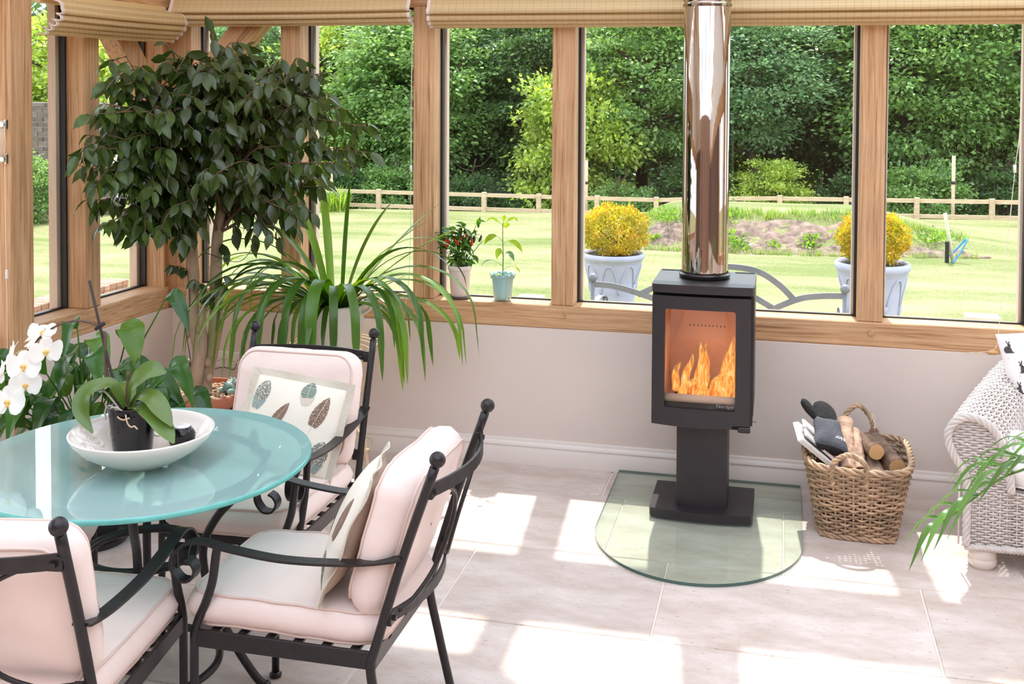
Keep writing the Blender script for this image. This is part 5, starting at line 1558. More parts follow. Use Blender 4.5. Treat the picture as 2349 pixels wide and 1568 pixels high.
def scatter(loc, M3, a, b2, t, lab, feathers, name='scatter_cushion'):
    root = empty(name, lab, 'cushion'); root.matrix_world = Matrix.Translation(loc) @ M3; root['group'] = 'feather print cushions'
    def surf(x, y, s=1):
        u = np.clip(np.abs(x) / a, 0, 1); v = np.clip(np.abs(y) / b2, 0, 1)
        z = t * ((1 - u ** 2.4) * (1 - v ** 2.4)) ** 0.5
        z = z + 0.003 * np.sin(x * 31 + y * 17) * (1 - u) * (1 - v)
        return s * z
    n = 25
    g = np.sin(np.linspace(-PI / 2, PI / 2, n))
    X_, Y_ = np.meshgrid(g * a, g * b2, indexing='ij')
    i = np.arange(n - 1)[:, None]; j = np.arange(n - 1)[None]
    Q = np.stack([i * n + j, (i + 1) * n + j, (i + 1) * n + j + 1, i * n + j + 1], -1).reshape(-1, 4)
    MB().add(np.stack([X_, Y_, surf(X_, Y_)], -1).reshape(-1, 3), Q).build('front_panel', M_LINEN, root, smooth=True)
    MB().add(np.stack([X_, Y_, surf(X_, Y_, -1)], -1).reshape(-1, 3), Q[:, ::-1]).build('back_panel', M_LINENB, root, smooth=True)
    fw = 0.024
    F = MB(); O = []
    for s in np.linspace(-1, 1, 15)[:-1]: O.append((s * a, -b2))
    for s in np.linspace(-1, 1, 15)[:-1]: O.append((a, s * b2))
    for s in np.linspace(1, -1, 15)[:-1]: O.append((s * a, b2))
    for s in np.linspace(1, -1, 15)[:-1]: O.append((-a, s * b2))
    O = np.array(O); k = np.array([(a + fw) / a, (b2 + fw) / b2]); m = len(O)
    zz = 0.006 * np.sin(np.arange(m) * 0.9)
    V = []
    for (P, z) in ((O * 0.985, 0.002), (O * k, zz + 0.002), (O * k, zz - 0.002), (O * 0.985, -0.002)):
        V.append(np.column_stack([P, np.broadcast_to(z, (m,))]))
    V = np.concatenate(V)
    Q = [(l * m + q, l * m + (q + 1) % m, ((l + 1) % 4) * m + (q + 1) % m, ((l + 1) % 4) * m + q) for l in range(4) for q in range(m)]
    F.add(V, Q); F.build('flange', M_FLANGE, root)
    for (cx, cy, ang, ln, wd, mt_, mt2) in feathers:
        ca, sa = math.cos(ang), math.sin(ang)
        def strip_(t0, t1, wf, nm, mm, lift, jag=0.0):
            T_ = np.linspace(t0, t1, 14); V = []
            for q, tt in enumerate(T_):
                w_ = wf(tt) * wd
                for s in (-1, -0.5, 0, 0.5, 1):
                    lx_ = s * w_ * (1 + jag * (0.5 if (q + int(s * 2)) % 2 else -0.4) * abs(s)); ly = (tt - 0.5) * ln - 0.12 * ln * jag * abs(s)
                    X1_ = cx + lx_ * ca - ly * sa; Y1_ = cy + lx_ * sa + ly * ca
                    V.append((X1_, Y1_, float(surf(X1_, Y1_)) + lift))
            Q = [(q * 5 + s, q * 5 + s + 1, (q + 1) * 5 + s + 1, (q + 1) * 5 + s) for q in range(13) for s in range(4)]
            MB().add(V, Q).build(nm, mm, root, smooth=True)
        t0_ = 0.30 if mt2 else 0.12
        strip_(t0_, 1.0, lambda q: 0.5 * max(0.03, math.sin(PI * min(1, max(0, 0.08 + 0.92 * (q - t0_) / (1 - t0_))) ** 0.8) ** 0.65), 'printed_feather', mt_, 0.0015, 0.08)
        if mt2: strip_(0.02, 0.40, lambda q: 0.5 * (0.22 + 0.74 * (max(0.0, q) / 0.40) ** 0.5), 'printed_down', mt2, 0.0012, 0.35)
        strip_(-0.06, 0.95, lambda q: 0.016, 'printed_quill', M_F_QUILL, 0.0022)
    return root
# on the far chair: leaning back, slightly turned
dl = math.radians(24)
M3b = Matrix.Rotation(math.radians(3), 4, 'Z') @ Matrix.Rotation(PI / 2 - dl, 4, 'X') @ Matrix.Rotation(math.radians(-7), 4, 'Z')
scatter((1.402, -1.59, 0.618), M3b, 0.168, 0.152, 0.055, 'cream feather print cushion leaning on the chair behind the table',
        [(-0.125, 0.085, math.radians(-12), 0.105, 0.060, M_F_GREY, M_F_BLUE), (-0.035, 0.02, math.radians(-28), 0.115, 0.036, M_F_BROWN, None), (0.045, 0.115, math.radians(8), 0.085, 0.052, M_F_TEAL, M_F_QUILL),
         (0.105, 0.055, math.radians(-16), 0.125, 0.048, M_F_BROWNS, None), (0.13, -0.085, math.radians(-14), 0.11, 0.058, M_F_GREY, M_F_BLUE), (-0.10, -0.08, math.radians(20), 0.10, 0.04, M_F_BROWNS, None)])
M3a = Matrix.Rotation(math.radians(-78), 4, 'Z') @ Matrix.Rotation(PI / 2 - math.radians(23), 4, 'X') @ Matrix.Rotation(math.radians(5), 4, 'Z')
scatter((1.932, -2.325, 0.622), M3a, 0.185, 0.150, 0.05, 'cream feather print cushion seen edge-on against the right-hand chair back',
        [(0.145, 0.03, math.radians(-8), 0.14, 0.04, M_F_BROWN, None), (0.13, -0.115, math.radians(12), 0.11, 0.06, M_F_GREY, M_F_BLUE), (-0.06, 0.05, math.radians(20), 0.12, 0.045, M_F_BROWNS, None), (-0.08, -0.08, math.radians(-10), 0.11, 0.055, M_F_GREY, M_F_BLUE), (0.02, -0.03, math.radians(-25), 0.11, 0.04, M_F_BROWN, None)])

# ------------------------------------------------------------------ bowl, orchid, vase
M_CERAM = mat('cream_glazed_ceramic', srgb(232, 222, 214), 0.18, var=0.01, spec=0.6, coat=0.4)
bowl = empty('fruit_bowl', 'shallow cream ceramic bowl embossed with scrolls on the glass table', 'bowl', (1.30, -2.352, 0.7305))
MB().lathe([(0.0, 0.0), (0.070, 0.0), (0.074, 0.004), (0.115, 0.020), (0.160, 0.048), (0.190, 0.078), (0.1985, 0.094), (0.1985, 0.0975), (0.195, 0.099), (0.190, 0.096), (0.183, 0.082), (0.155, 0.056), (0.110, 0.029), (0.07, 0.016), (0.0, 0.0145)], 72).build('body', M_CERAM, bowl, smooth=True)
def bz(r): return float(np.interp(r, [0, 0.07, 0.11, 0.155, 0.183], [0.0145, 0.016, 0.029, 0.056, 0.082])) + 0.0008
for k in range(14):
    a0 = k * 2 * PI / 14; flip = 1 if k % 2 else -1
    P = []
    for tt in np.linspace(0, 1, 26):
        rad = 0.024 * (1 - 0.75 * tt); an = tt * 3.3 * PI * flip
        r_ = 0.142 + rad * math.cos(an) + 0.006 * tt; th_ = a0 + rad * math.sin(an) / 0.142
        P.append((r_ * math.cos(th_), r_ * math.sin(th_), bz(r_)))
    MB().tube(P, 0.0028, 5).build('embossed_scroll', M_CERAM, bowl, smooth=True)
M_BLACKGLAZE = mat('glossy_black_glaze', srgb(16, 14, 17), 0.12, spec=0.4)
M_WHITEGLAZE = mat('white_glaze', srgb(240, 238, 234), 0.2, coat=0.3)
vase = empty('tealight_ball', 'small round black ball with a white top beside the orchid pot', 'ornament', (1.372, -2.262, 0.748))
MB().lathe([(0.0, 0.0), (0.018, 0.0), (0.032, 0.012), (0.039, 0.032), (0.036, 0.052), (0.026, 0.066), (0.0215, 0.0675)], 28).build('body', M_BLACKGLAZE, vase, smooth=True)
MB().lathe([(0.0225, 0.066), (0.0235, 0.0695), (0.020, 0.0715), (0.0, 0.071)], 28).build('white_top', M_WHITEGLAZE, vase, smooth=True)

# leaf blade helper: P spine points, widths, fold; returns MB grid
def blade(P, W_, up=(0, 0, 1), fold=0.25, wav=0.0, seed=0, nx=5):
    P = np.asarray(P, float); m = len(P); W_ = np.broadcast_to(np.asarray(W_, float), (m,))
    T_ = np.gradient(P, axis=0); T_ /= np.maximum(np.linalg.norm(T_, axis=1, keepdims=True), 1e-9)
    up = np.asarray(up, float)
    S = np.cross(T_, np.broadcast_to(up, P.shape)); ln = np.linalg.norm(S, axis=1, keepdims=True)
    for i in range(m):
        if ln[i, 0] < 0.15 and i > 0: S[i] = S[i - 1]
    S /= np.maximum(np.linalg.norm(S, axis=1, keepdims=True), 1e-9)
    Nn = np.cross(S, T_)
    s = np.linspace(-1, 1, nx)
    w = wav * np.sin(np.arange(m)[:, None] * 1.1 + seed + s[None] * 1.5) * np.abs(s)[None]
    V = P[:, None] + s[None, :, None] * S[:, None] * W_[:, None, None] + (np.abs(s)[None] * fold + w)[..., None] * Nn[:, None] * W_[:, None, None]
    i = np.arange(m - 1)[:, None]; j = np.arange(nx - 1)[None]
    Q = np.stack([i * nx + j, i * nx + j + 1, (i + 1) * nx + j + 1, (i + 1) * nx + j], -1).reshape(-1, 4)
    return MB().add(V.reshape(-1, 3), Q)
def lw(m, wmax, peak=0.55, tip=0.02, base=0.25):
    t_ = np.linspace(0, 1, m)
    return wmax * np.where(t_ < peak, base + (1 - base) * np.sin(t_ / peak * PI / 2), np.maximum(tip, np.cos((t_ - peak) / (1 - peak) * PI / 2) ** 0.75))
M_ORCHLEAF = leaf_mat('orchid_leaf', (0.065, 0.135, 0.016, 1), (0.115, 0.19, 0.03, 1), trans=0.15, rough=0.35, island=0.12)
M_STEM = mat('brown_orchid_stem', srgb(88, 72, 56), 0.6, var=0.2, vscale=40)
M_ROOT = mat('pale_aerial_root', srgb(206, 176, 146), 0.8, var=0.15, vscale=40)
M_ROOTG = mat('silver_grey_root', srgb(178, 174, 160), 0.8, var=0.15, vscale=40)
M_PETAL = mat('white_petal', srgb(246, 244, 242), 0.6, var=0.02, trans=0.3, vscale=10)
M_LIP = mat('yellow_orchid_lip', srgb(246, 224, 150), 0.5, col2=srgb(236, 172, 40), vscale=60)
orch = empty('orchid', 'white orchid in flower in a shiny black pot in the cream bowl', 'orchid', (1.240, -2.305, 0.7465))
MB().lathe([(0.0, 0.0), (0.052, 0.0), (0.054, 0.003), (0.068, 0.128), (0.0695, 0.134), (0.068, 0.136), (0.064, 0.133), (0.060, 0.105), (0.0, 0.10)], 40).build('pot', M_BLACKGLAZE, orch, smooth=True)
MB().lathe([(0.0, 0.108), (0.0615, 0.104)], 20).build('bark_mix', mat('bark_chips', srgb(112, 84, 62), 0.95, var=0.5, vscale=60, bump=1.0, bscale=80), orch, smooth=True)
ox, oy, oz = 1.240, -2.305, 0.7465
def L_(x, z, y=-2.3): return (x - ox, y - oy, z - oz)
for i, (pts, wm, up) in enumerate([
        ([L_(1.215, 0.872), L_(1.187, 0.938, -2.32), L_(1.163, 0.943, -2.34), L_(1.133, 0.928, -2.36), L_(1.123, 0.900, -2.375), L_(1.132, 0.862, -2.385), L_(1.168, 0.818, -2.39)], 0.027, (0.1, -0.55, 0.85)),
        ([L_(1.224, 0.874), L_(1.238, 0.930, -2.31), L_(1.269, 0.963, -2.31), L_(1.300, 0.983, -2.30), L_(1.339, 0.976, -2.29)], 0.033, (-0.25, -0.75, 0.65)),
        ([L_(1.228, 0.872), L_(1.275, 0.912, -2.32), L_(1.324, 0.916, -2.34), L_(1.368, 0.888, -2.36), L_(1.411, 0.853, -2.38)], 0.027, (0.3, -0.6, 0.75)),
        ([L_(1.228, 0.872), L_(1.281, 0.886, -2.33), L_(1.339, 0.874, -2.36), L_(1.390, 0.842, -2.38), L_(1.428, 0.813, -2.40)], 0.027, (0.35, -0.6, 0.72)),
        ([L_(1.228, 0.872), L_(1.20, 0.900, -2.27), L_(1.16, 0.915, -2.22), L_(1.12, 0.905, -2.19)], 0.030, (0, 0, 1))]):
    P = spline(pts, 5); blade(P, lw(len(P), wm, 0.62, 0.12, 0.35), up, fold=0.22).build('leaf', M_ORCHLEAF, orch, smooth=True)
MB().tube(spline([L_(1.225, 0.865), L_(1.222, 0.90), L_(1.224, 0.975)], 5), 0.0055, 8).build('cut_stem', M_STEM, orch, smooth=True)
stake_ = MB().tube([L_(1.205, 0.858), L_(1.165, 0.98), L_(1.135, 1.09), L_(1.099, 1.232)], 0.0042, 8).build('support_stake', mat('dark_plant_stake', srgb(58, 48, 42), 0.7), orch, smooth=True)
MB().tube(spline([L_(1.205, 0.86), L_(1.168, 0.925), L_(1.150, 0.985), L_(1.150, 1.06), L_(1.147, 1.085)], 6), 0.0052, 8).build('old_spike', M_STEM, orch, smooth=True)
MB().tube([L_(1.120, 1.092, -2.304), L_(1.146, 1.110, -2.298)], 0.006, 6).build('tie', mat('black_tie', srgb(36, 30, 28), 0.6), orch, smooth=True)
spike = MB().tube(spline([L_(1.135, 1.098), L_(1.095, 1.110), L_(1.040, 1.110), L_(0.985, 1.090, -2.31), L_(0.93, 1.045, -2.32), L_(0.885, 0.985, -2.33), L_(0.865, 0.92, -2.34)], 7), np.linspace(0.004, 0.0024, 43), 7).build('flower_spike', M_STEM, orch, smooth=True)
for i, pts in enumerate([[(0.01, -0.05, 0.125), (0.025, -0.072, 0.122), (0.034, -0.078, 0.105), (0.046, -0.079, 0.096), (0.055, -0.078, 0.099), (0.064, -0.076, 0.090)], [(0.01, -0.05, 0.112), (-0.005, -0.066, 0.118), (0.015, -0.072, 0.112), (0.035, -0.07, 0.118)], [(0.03, -0.03, 0.115), (0.05, -0.045, 0.125), (0.07, -0.055, 0.118)]]):
    MB().tube(spline(pts, 6), 0.0022, 6).build('aerial_root', M_ROOT, orch, smooth=True)
for pts in ([(-0.03, -0.02, 0.115), (-0.055, -0.03, 0.135), (-0.065, -0.035, 0.12), (-0.058, -0.045, 0.10)], [(-0.035, -0.01, 0.12), (-0.068, -0.02, 0.165), (-0.085, -0.025, 0.178), (-0.10, -0.03, 0.18)], [(-0.02, -0.03, 0.115), (-0.04, -0.05, 0.13), (-0.02, -0.055, 0.14), (0.0, -0.05, 0.128)]):
    MB().tube(spline(pts, 6), 0.003, 6).build('aerial_root', M_ROOTG, orch, smooth=True)
def petal(ln, wd, ang, cup, mb, tw=0.0):
    P = []; W_ = []
    m = 9
    for q in range(m):
        tt = q / (m - 1); P.append((0, ln * tt, cup * math.sin(tt * PI * 0.8) * 0.012 - 0.004 * tt)); 
    W_ = [wd * (0.25 + 0.75 * math.sin(min(1, tt * 1.25) * PI / 2)) * (max(0.05, 1 - max(0, (tt - 0.55) / 0.45) ** 2.2)) ** 0.5 for tt in np.linspace(0, 1, m)]
    b_ = blade(P, W_, (0, 0, 1), fold=0.10, wav=0.06, nx=7)
    V = b_.V[0]; c, s = math.cos(ang), math.sin(ang)
    R_ = np.array([[c, -s, 0], [s, c, 0], [0, 0, 1]])
    mb.add(V @ R_.T, b_.Q[0])
fm = MB()
for a in (0, 2 * PI / 3 + 0.15, -2 * PI / 3 - 0.15): petal(0.040, 0.019, a, 0.5, fm)
for a in (PI / 2 + 0.12, -PI / 2 - 0.12):
    f2 = MB(); petal(0.047, 0.034, a, 1.0, f2); fm.add(f2.V[0] + [0, 0.004, 0.003], f2.Q[0])
FLOWER = fm.build('flower', M_PETAL, smooth=True); FM = FLOWER.data; bpy.data.objects.remove(FLOWER)
lm = MB(); lm.ball((0, -0.004, 0.008), (0.006, 0.007, 0.009), 10, 6); lm.ball((0, -0.013, 0.010), (0.0075, 0.010, 0.004), 10, 6); lm.ball((0.009, -0.004, 0.010), (0.004, 0.007, 0.006), 8, 6); lm.ball((-0.009, -0.004, 0.010), (0.004, 0.007, 0.006), 8, 6)
LIP = lm.build('lip', M_LIP, smooth=True); LM = LIP.data; bpy.data.objects.remove(LIP)
FLW = [((0.927, 1.055, -2.31), (-0.5, -0.45, 0.55), 1.05), ((0.972, 1.028, -2.33), (0.75, -0.62, -0.15), 1.0), ((0.858, 1.005, -2.32), (-0.75, -0.45, 0.3), 1.0), ((0.918, 0.985, -2.35), (0.25, -0.93, 0.1), 1.08),
       ((0.828, 0.948, -2.33), (-0.85, -0.4, 0.15), 1.0), ((0.916, 0.930, -2.345), (0.55, -0.78, -0.2), 0.95), ((0.812, 0.893, -2.34), (-0.55, -0.8, 0.1), 1.0), ((0.873, 0.880, -2.36), (0.1, -0.97, 0.15), 1.15), ((0.955, 1.075, -2.32), (0.2, -0.5, 0.85), 0.85)]
for (x, z, y), dr_, sc in FLW:
    f = link(bpy.data.objects.new('flower', FM), orch)
    q = Vector(dr_).normalized().to_track_quat('Z', 'Y')
    f.matrix_local = Matrix.Translation((x - ox, y - oy, z - oz)) @ q.to_matrix().to_4x4() @ Matrix.Scale(sc, 4)
    l_ = link(bpy.data.objects.new('lip', LM), f); l_.scale = (0.7, 0.7, 0.8)
    # pedicel back to the spike
    b0 = np.array([x - ox, y - oy, z - oz]); 
    k_ = np.array([np.interp(z, [0.92, 0.985, 1.045, 1.09], [0.865, 0.885, 0.93, 0.985]) - ox, -2.325 - oy, z - oz + 0.012])
    MB().tube(spline([b0 - np.array(Vector(dr_).normalized()) * 0.002, (b0 + k_) / 2 + [0, 0.008, 0.006], k_], 4), 0.0018, 5).build('pedicel', mat('green_pedicel', srgb(186, 196, 132), 0.6) if 'green_pedicel' not in bpy.data.materials else bpy.data.materials['green_pedicel'], orch, smooth=True)
# ------------------------------------------------------------------ weeping fig in a terracotta pot
M_TERRA = mat('terracotta', srgb(186, 112, 84), 0.7, var=0.16, vscale=9, bump=0.2, bscale=50)
M_GRAVEL = mat('tan_gravel', srgb(196, 164, 138), 0.9, island=0.4, var=0.2, vscale=30)
M_FIGBARK = mat('pale_fig_bark', srgb(176, 152, 128), 0.85, var=0.25, vscale=18, bump=0.5, bscale=50, stretch=(1, 1, 0.4))
M_TWIG = mat('brown_twig', srgb(120, 92, 70), 0.8, var=0.2, vscale=30)
M_FIG = leaf_mat('fig_leaf', (0.028, 0.056, 0.012, 1), (0.065, 0.105, 0.018, 1), trans=0.22, rough=0.28, island=0.3)
def leaf_mat_obj(name, c1, c2, trans, rough):
    m = mat(name, c1, rough, col2=c2, vscale=3, objvar=0.32, trans=trans, spec=0.45); return m
M_FIGOBJ = leaf_mat_obj('fig_leaf_near', (0.032, 0.066, 0.014, 1), (0.072, 0.122, 0.022, 1), 0.22, 0.26)
FX, FY = 0.412, -0.42
fig = empty('weeping_fig', 'tall twin-trunked weeping fig in a terracotta pot in the room corner', 'tree', (FX, FY, 0))
pot = MB().lathe([(0.0, 0.0), (0.150, 0.0), (0.152, 0.01), (0.185, 0.30), (0.188, 0.31), (0.205, 0.315), (0.211, 0.325), (0.211, 0.360), (0.206, 0.367), (0.194, 0.367), (0.190, 0.355), (0.183, 0.32), (0.0, 0.315)], 48).build('pot', M_TERRA, fig, angle=45)
rs = np.random.RandomState(5)
gm = MB()
for k in range(620):
    a = rs.rand() * 2 * PI; r_ = 0.186 * math.sqrt(rs.rand())
    gm.ball((r_ * math.cos(a), r_ * math.sin(a), 0.338 + 0.008 * rs.rand() + 0.006 * (1 - r_ / 0.19)), np.array([1, 0.8, 0.55]) * rs.uniform(0.007, 0.013), 6, 3)
gv_ = gm.build('gravel', M_GRAVEL, fig); gv_['kind'] = 'stuff'
MB().lathe([(0, 0.334), (0.187, 0.334)], 24).build('compost', M_SOILDARK, fig)
# trunks: fused at the foot
TR1 = spline([(-0.03, -0.005, 0.30), (-0.035, -0.01, 0.42), (-0.01, -0.02, 0.55), (-0.045, -0.02, 0.72), (-0.04, -0.02, 0.90), (-0.045, -0.025, 1.08), (-0.02, -0.02, 1.28), (0.0, 0.0, 1.48)], 8)
TR2 = spline([(-0.01, 0.005, 0.30), (-0.01, 0.01, 0.40), (0.02, 0.02, 0.52), (0.055, 0.015, 0.68), (0.058, 0.01, 0.88), (0.072, 0.0, 1.08), (0.09, 0.01, 1.28), (0.08, 0.0, 1.5)], 8)
TR3 = spline([(-0.035, -0.03, 0.30), (-0.01, -0.045, 0.45), (0.01, -0.03, 0.58), (0.005, -0.02, 0.72), (0.02, -0.015, 0.78)], 8)
n1 = len(TR1)
MB().tube(TR1, np.interp(np.arange(n1), [0, n1 * .25, n1 * .5, n1], [0.050, 0.034, 0.029, 0.018]), 12).build('trunk', M_FIGBARK, fig, smooth=True)
MB().tube(TR2, np.interp(np.arange(len(TR2)), [0, n1 * .25, n1 * .5, n1], [0.050, 0.036, 0.031, 0.018]), 12).build('trunk', M_FIGBARK, fig, smooth=True)
MB().tube(TR3, np.linspace(0.034, 0.012, len(TR3)), 10).build('trunk_spur', M_FIGBARK, fig, smooth=True)
kn = MB()
for (x, y, z, r_) in ((-0.075, -0.02, 0.62, .013), (-0.06, -0.045, 0.50, .015), (0.03, -0.02, 0.50, .018), (0.045, -0.03, 0.43, .016), (-0.075, -0.02, 0.86, .010), (0.085, -0.02, 0.66, .014), (-0.005, -0.045, 0.66, .012), (0.02, -0.035, 0.56, .014), (0.085, -0.01, 0.96, .010), (-0.03, -0.055, 0.40, .016)):
    kn.ball((x, y, z), (r_, r_, r_ * 1.3), 8, 6)
kn.build('knots', M_FIGBARK, fig, smooth=True)
# branches and leaves
def in_crown(p):
    """rough outline of the crown in the room"""
    x, y, z = p
    return ((x - 0.06) / 0.64) ** 2 + (y / 0.50) ** 2 + ((z - 1.56) / 0.50) ** 2
tips = []
rb = np.random.RandomState(42)
# named reaching branches seen against the windows (local coordinates)
for t_ in [(0.06, 0.0, 1.66), (0.03, -0.05, 1.62), (0.10, 0.02, 1.64), (0.64, -0.05, 1.75), (0.82, -0.02, 1.62), (0.83, 0.0, 1.50), (0.62, 0.0, 1.86), (0.70, -0.1, 1.46), (0.50, 0.02, 1.90), (-0.60, -0.1, 1.42), (-0.64, 0.02, 1.24), (-0.58, -0.05, 1.56), (-0.52, 0.05, 1.78), (-0.40, 0.0, 1.93), (-0.25, 0.1, 2.00), (0.08, -0.05, 2.04), (0.05, 0.05, 1.98), (0.18, 0.0, 1.96), (0.55, -0.15, 1.22), (0.42, -0.1, 1.10), (-0.45, -0.15, 1.14), (-0.30, -0.1, 1.10), (0.30, 0.1, 1.88), (-0.10, 0.0, 1.90)]:
    tips.append(np.array(t_))
while len(tips) < 112:
    d = rb.normal(size=3); d /= np.linalg.norm(d)
    r_ = 0.60 + 0.40 * rb.rand()
    p = np.array([0.05 + d[0] * 0.66 * r_, d[1] * 0.48 * r_ - 0.02, 1.545 + d[2] * 0.47 * r_])
    if p[2] < 1.08 or p[1] > 0.36: continue
    tips.append(p)
# the left half of the crown leans out of the corner, clear of the side window
tips = [(lambda f_: np.array([3.0418 - FX, -5.1172 - FY, 1.8]) * (1 - f_) + t_ * f_)(1 - 0.125 * min(1, max(0, (0.0 - t_[0]) / 0.5))) for t_ in tips]
LC = []; LD = []; LN = []; LL = []
def clear_of_side(p): return (p[0] + FX) * NL[0] + (p[1] + FY) * NL[1] > 0.055
brm = MB()
for k, t_ in enumerate(tips):
    tr_ = TR1 if (t_[0] < 0.03) else TR2
    z0 = np.clip(t_[2] - 0.12 - 0.30 * rb.rand(), 1.10, 1.42)
    b0 = tr_[np.argmin(np.abs(tr_[:, 2] - z0))]
    mid = (b0 + t_) / 2 + np.array([0, 0, 0.09 + 0.05 * rb.rand()]) + rb.normal(size=3) * 0.03
    P = spline([b0, (b0 + mid) / 2 + rb.normal(size=3) * 0.01, mid, t_], 7)
    brm.tube(P, np.linspace(0.0075, 0.0018, len(P)), 5)
    L_len = np.linalg.norm(np.diff(P, axis=0), axis=1).sum()
    subs = [P[int(len(P) * 0.42):]]
    for q in range(4):
        i0 = rb.randint(int(len(P) * 0.35), len(P) - 2)
        d = rb.normal(size=3) * np.array([1, 1, 0.5]); d += norm(t_ - b0) * 1.1; d /= np.linalg.norm(d)
        ln = rb.uniform(0.10, 0.20)
        S_ = spline([P[i0], P[i0] + d * ln * 0.55 + [0, 0, 0.015], P[i0] + d * ln + [0, 0, -0.035]], 6)
        if S_[-1][1] > 0.38 or not clear_of_side(S_[-1]): continue
        brm.tube(S_, np.linspace(0.003, 0.0012, len(S_)), 4); subs.append(S_)
    for S_ in subs:
        cl = np.concatenate([[0], np.cumsum(np.linalg.norm(np.diff(S_, axis=0), axis=1))])
        nlf = max(4, int(cl[-1] / 0.0245))
        for i, s_ in enumerate(np.linspace(0.02, cl[-1], nlf)):
            p = np.array([np.interp(s_, cl, S_[:, a]) for a in range(3)])
            ii = min(len(S_) - 2, np.searchsorted(cl, s_)); tg_ = norm(S_[min(ii + 1, len(S_) - 1)] - S_[max(ii - 1, 0)])
            side = norm(np.cross(tg_, [0, 0, 1])) * (1 if i % 2 else -1)
            d = tg_ * 0.45 + side * 0.6 + np.array([0, 0, -0.85]) + rb.normal(size=3) * 0.28
            if i == nlf - 1: d = tg_ + np.array([0, 0, -0.7])
            d = norm(d)
            nn = norm(np.cross(d, np.cross([0, 0, 1.0], d) + rb.normal(size=3) * 0.5) + rb.normal(size=3) * 0.25)
            nn = norm(np.array([0, -0.3, 1]) * 0.8 + rb.normal(size=3) * 0.55 + side * 0.3); nn = norm(nn - (nn @ d) * d)
            l_ = rb.uniform(0.072, 0.106)
            if p[1] + d[1] * l_ > 0.395 or not clear_of_side(p + d * l_) or not clear_of_side(p): continue
            LC.append(p); LD.append(d); LN.append(nn); LL.append(l_)
brm.build('branches', M_TWIG, fig, smooth=True)
# low shoots from the trunk
for pts in ([(-0.04, -0.02, 0.92), (-0.09, -0.05, 0.95), (-0.13, -0.06, 0.955)], [(0.05, 0.0, 0.78), (0.03, -0.05, 0.86), (0.0, -0.08, 0.90)], [(0.06, 0, 0.80), (0.11, -0.05, 0.88), (0.14, -0.06, 0.92)], [(0.06, 0, 0.78), (0.05, -0.05, 0.83), (0.08, -0.08, 0.84)], [(0.08, 0, 1.05), (0.12, -0.03, 1.06), (0.15, -0.04, 1.02)]):
    S_ = spline(pts, 5); MB().tube(S_, 0.0016, 4).build('shoot', M_TWIG, fig, smooth=True)
    for i in range(2, len(S_)):
        d = norm(np.array([rb.randn() * 0.5 + (S_[i] - S_[0])[0] * 3, -0.2 + rb.randn() * 0.4, -0.7]))
        nn = norm(np.array([0.1, -0.7, 0.5]) + rb.normal(size=3) * 0.4); nn = norm(nn - (nn @ d) * d)
        LC.append(S_[i]); LD.append(d); LN.append(nn); LL.append(0.06)
LC = np.array(LC); LD = np.array(LD); LN = np.array(LN); LL = np.array(LL)
# one leaf shape: folded blade with a drip tip (unit length along +x, normal +z)
tt = np.array([0.0, 0.10, 0.30, 0.55, 0.78, 0.90, 1.0]); hw = np.array([0.0, 0.10, 0.21, 0.22, 0.115, 0.04, 0.0])
def leaf_unit(droop):
    V = []
    for a, w_ in zip(tt, hw):
        zc = -droop * a * a
        V += [(a, w_, zc + w_ * 0.28), (a, 0, zc), (a, -w_, zc + w_ * 0.28)]
    T_ = []; 
    for i in range(len(tt) - 1):
        for s in (0, 1):
            a, b2, c, d = i * 3 + s, i * 3 + s + 1, (i + 1) * 3 + s + 1, (i + 1) * 3 + s
            T_ += [(a, d, b2), (b2, d, c)]
    return np.array(V), np.array(T_)
UV_, UT_ = leaf_unit(0.16)
def leaf_frames(LC, LD, LN, LL):
    B = np.cross(LN, LD)
    return np.stack([LD * LL[:, None], B * LL[:, None], LN * LL[:, None]], -1)       # columns
FR = leaf_frames(LC, LD, LN, LL)
near = np.argsort(LC[:, 1] + 0.0 * LC[:, 2])        # nearest to the room first
near_set = set(near[:300].tolist())
rest = np.array([i for i in range(len(LC)) if i not in near_set])
V = np.einsum('nij,vj->nvi', FR[rest], UV_) + LC[rest][:, None]
T_ = (UT_[None] + (np.arange(len(rest)) * len(UV_))[:, None, None]).reshape(-1, 3)
o = link(bpy.data.objects.new('foliage', mesh_np('foliage', V.reshape(-1, 3), None, T_, M_FIG, smooth=True)), fig); o['kind'] = 'stuff'
LEAFMESH = [mesh_np('leaf', *(lambda u: (u[0], None, u[1]))(leaf_unit(dr_)), M_FIGOBJ, smooth=True) for dr_ in (0.10, 0.18, 0.26)]
for q, i in enumerate(near[:300]):
    o = bpy.data.objects.new('leaf', LEAFMESH[q % 3]); COL.objects.link(o); o.parent = fig
    mt = Matrix([list(FR[i][r]) + [LC[i][r]] for r in range(3)] + [[0, 0, 0, 1]])
    o.matrix_local = mt
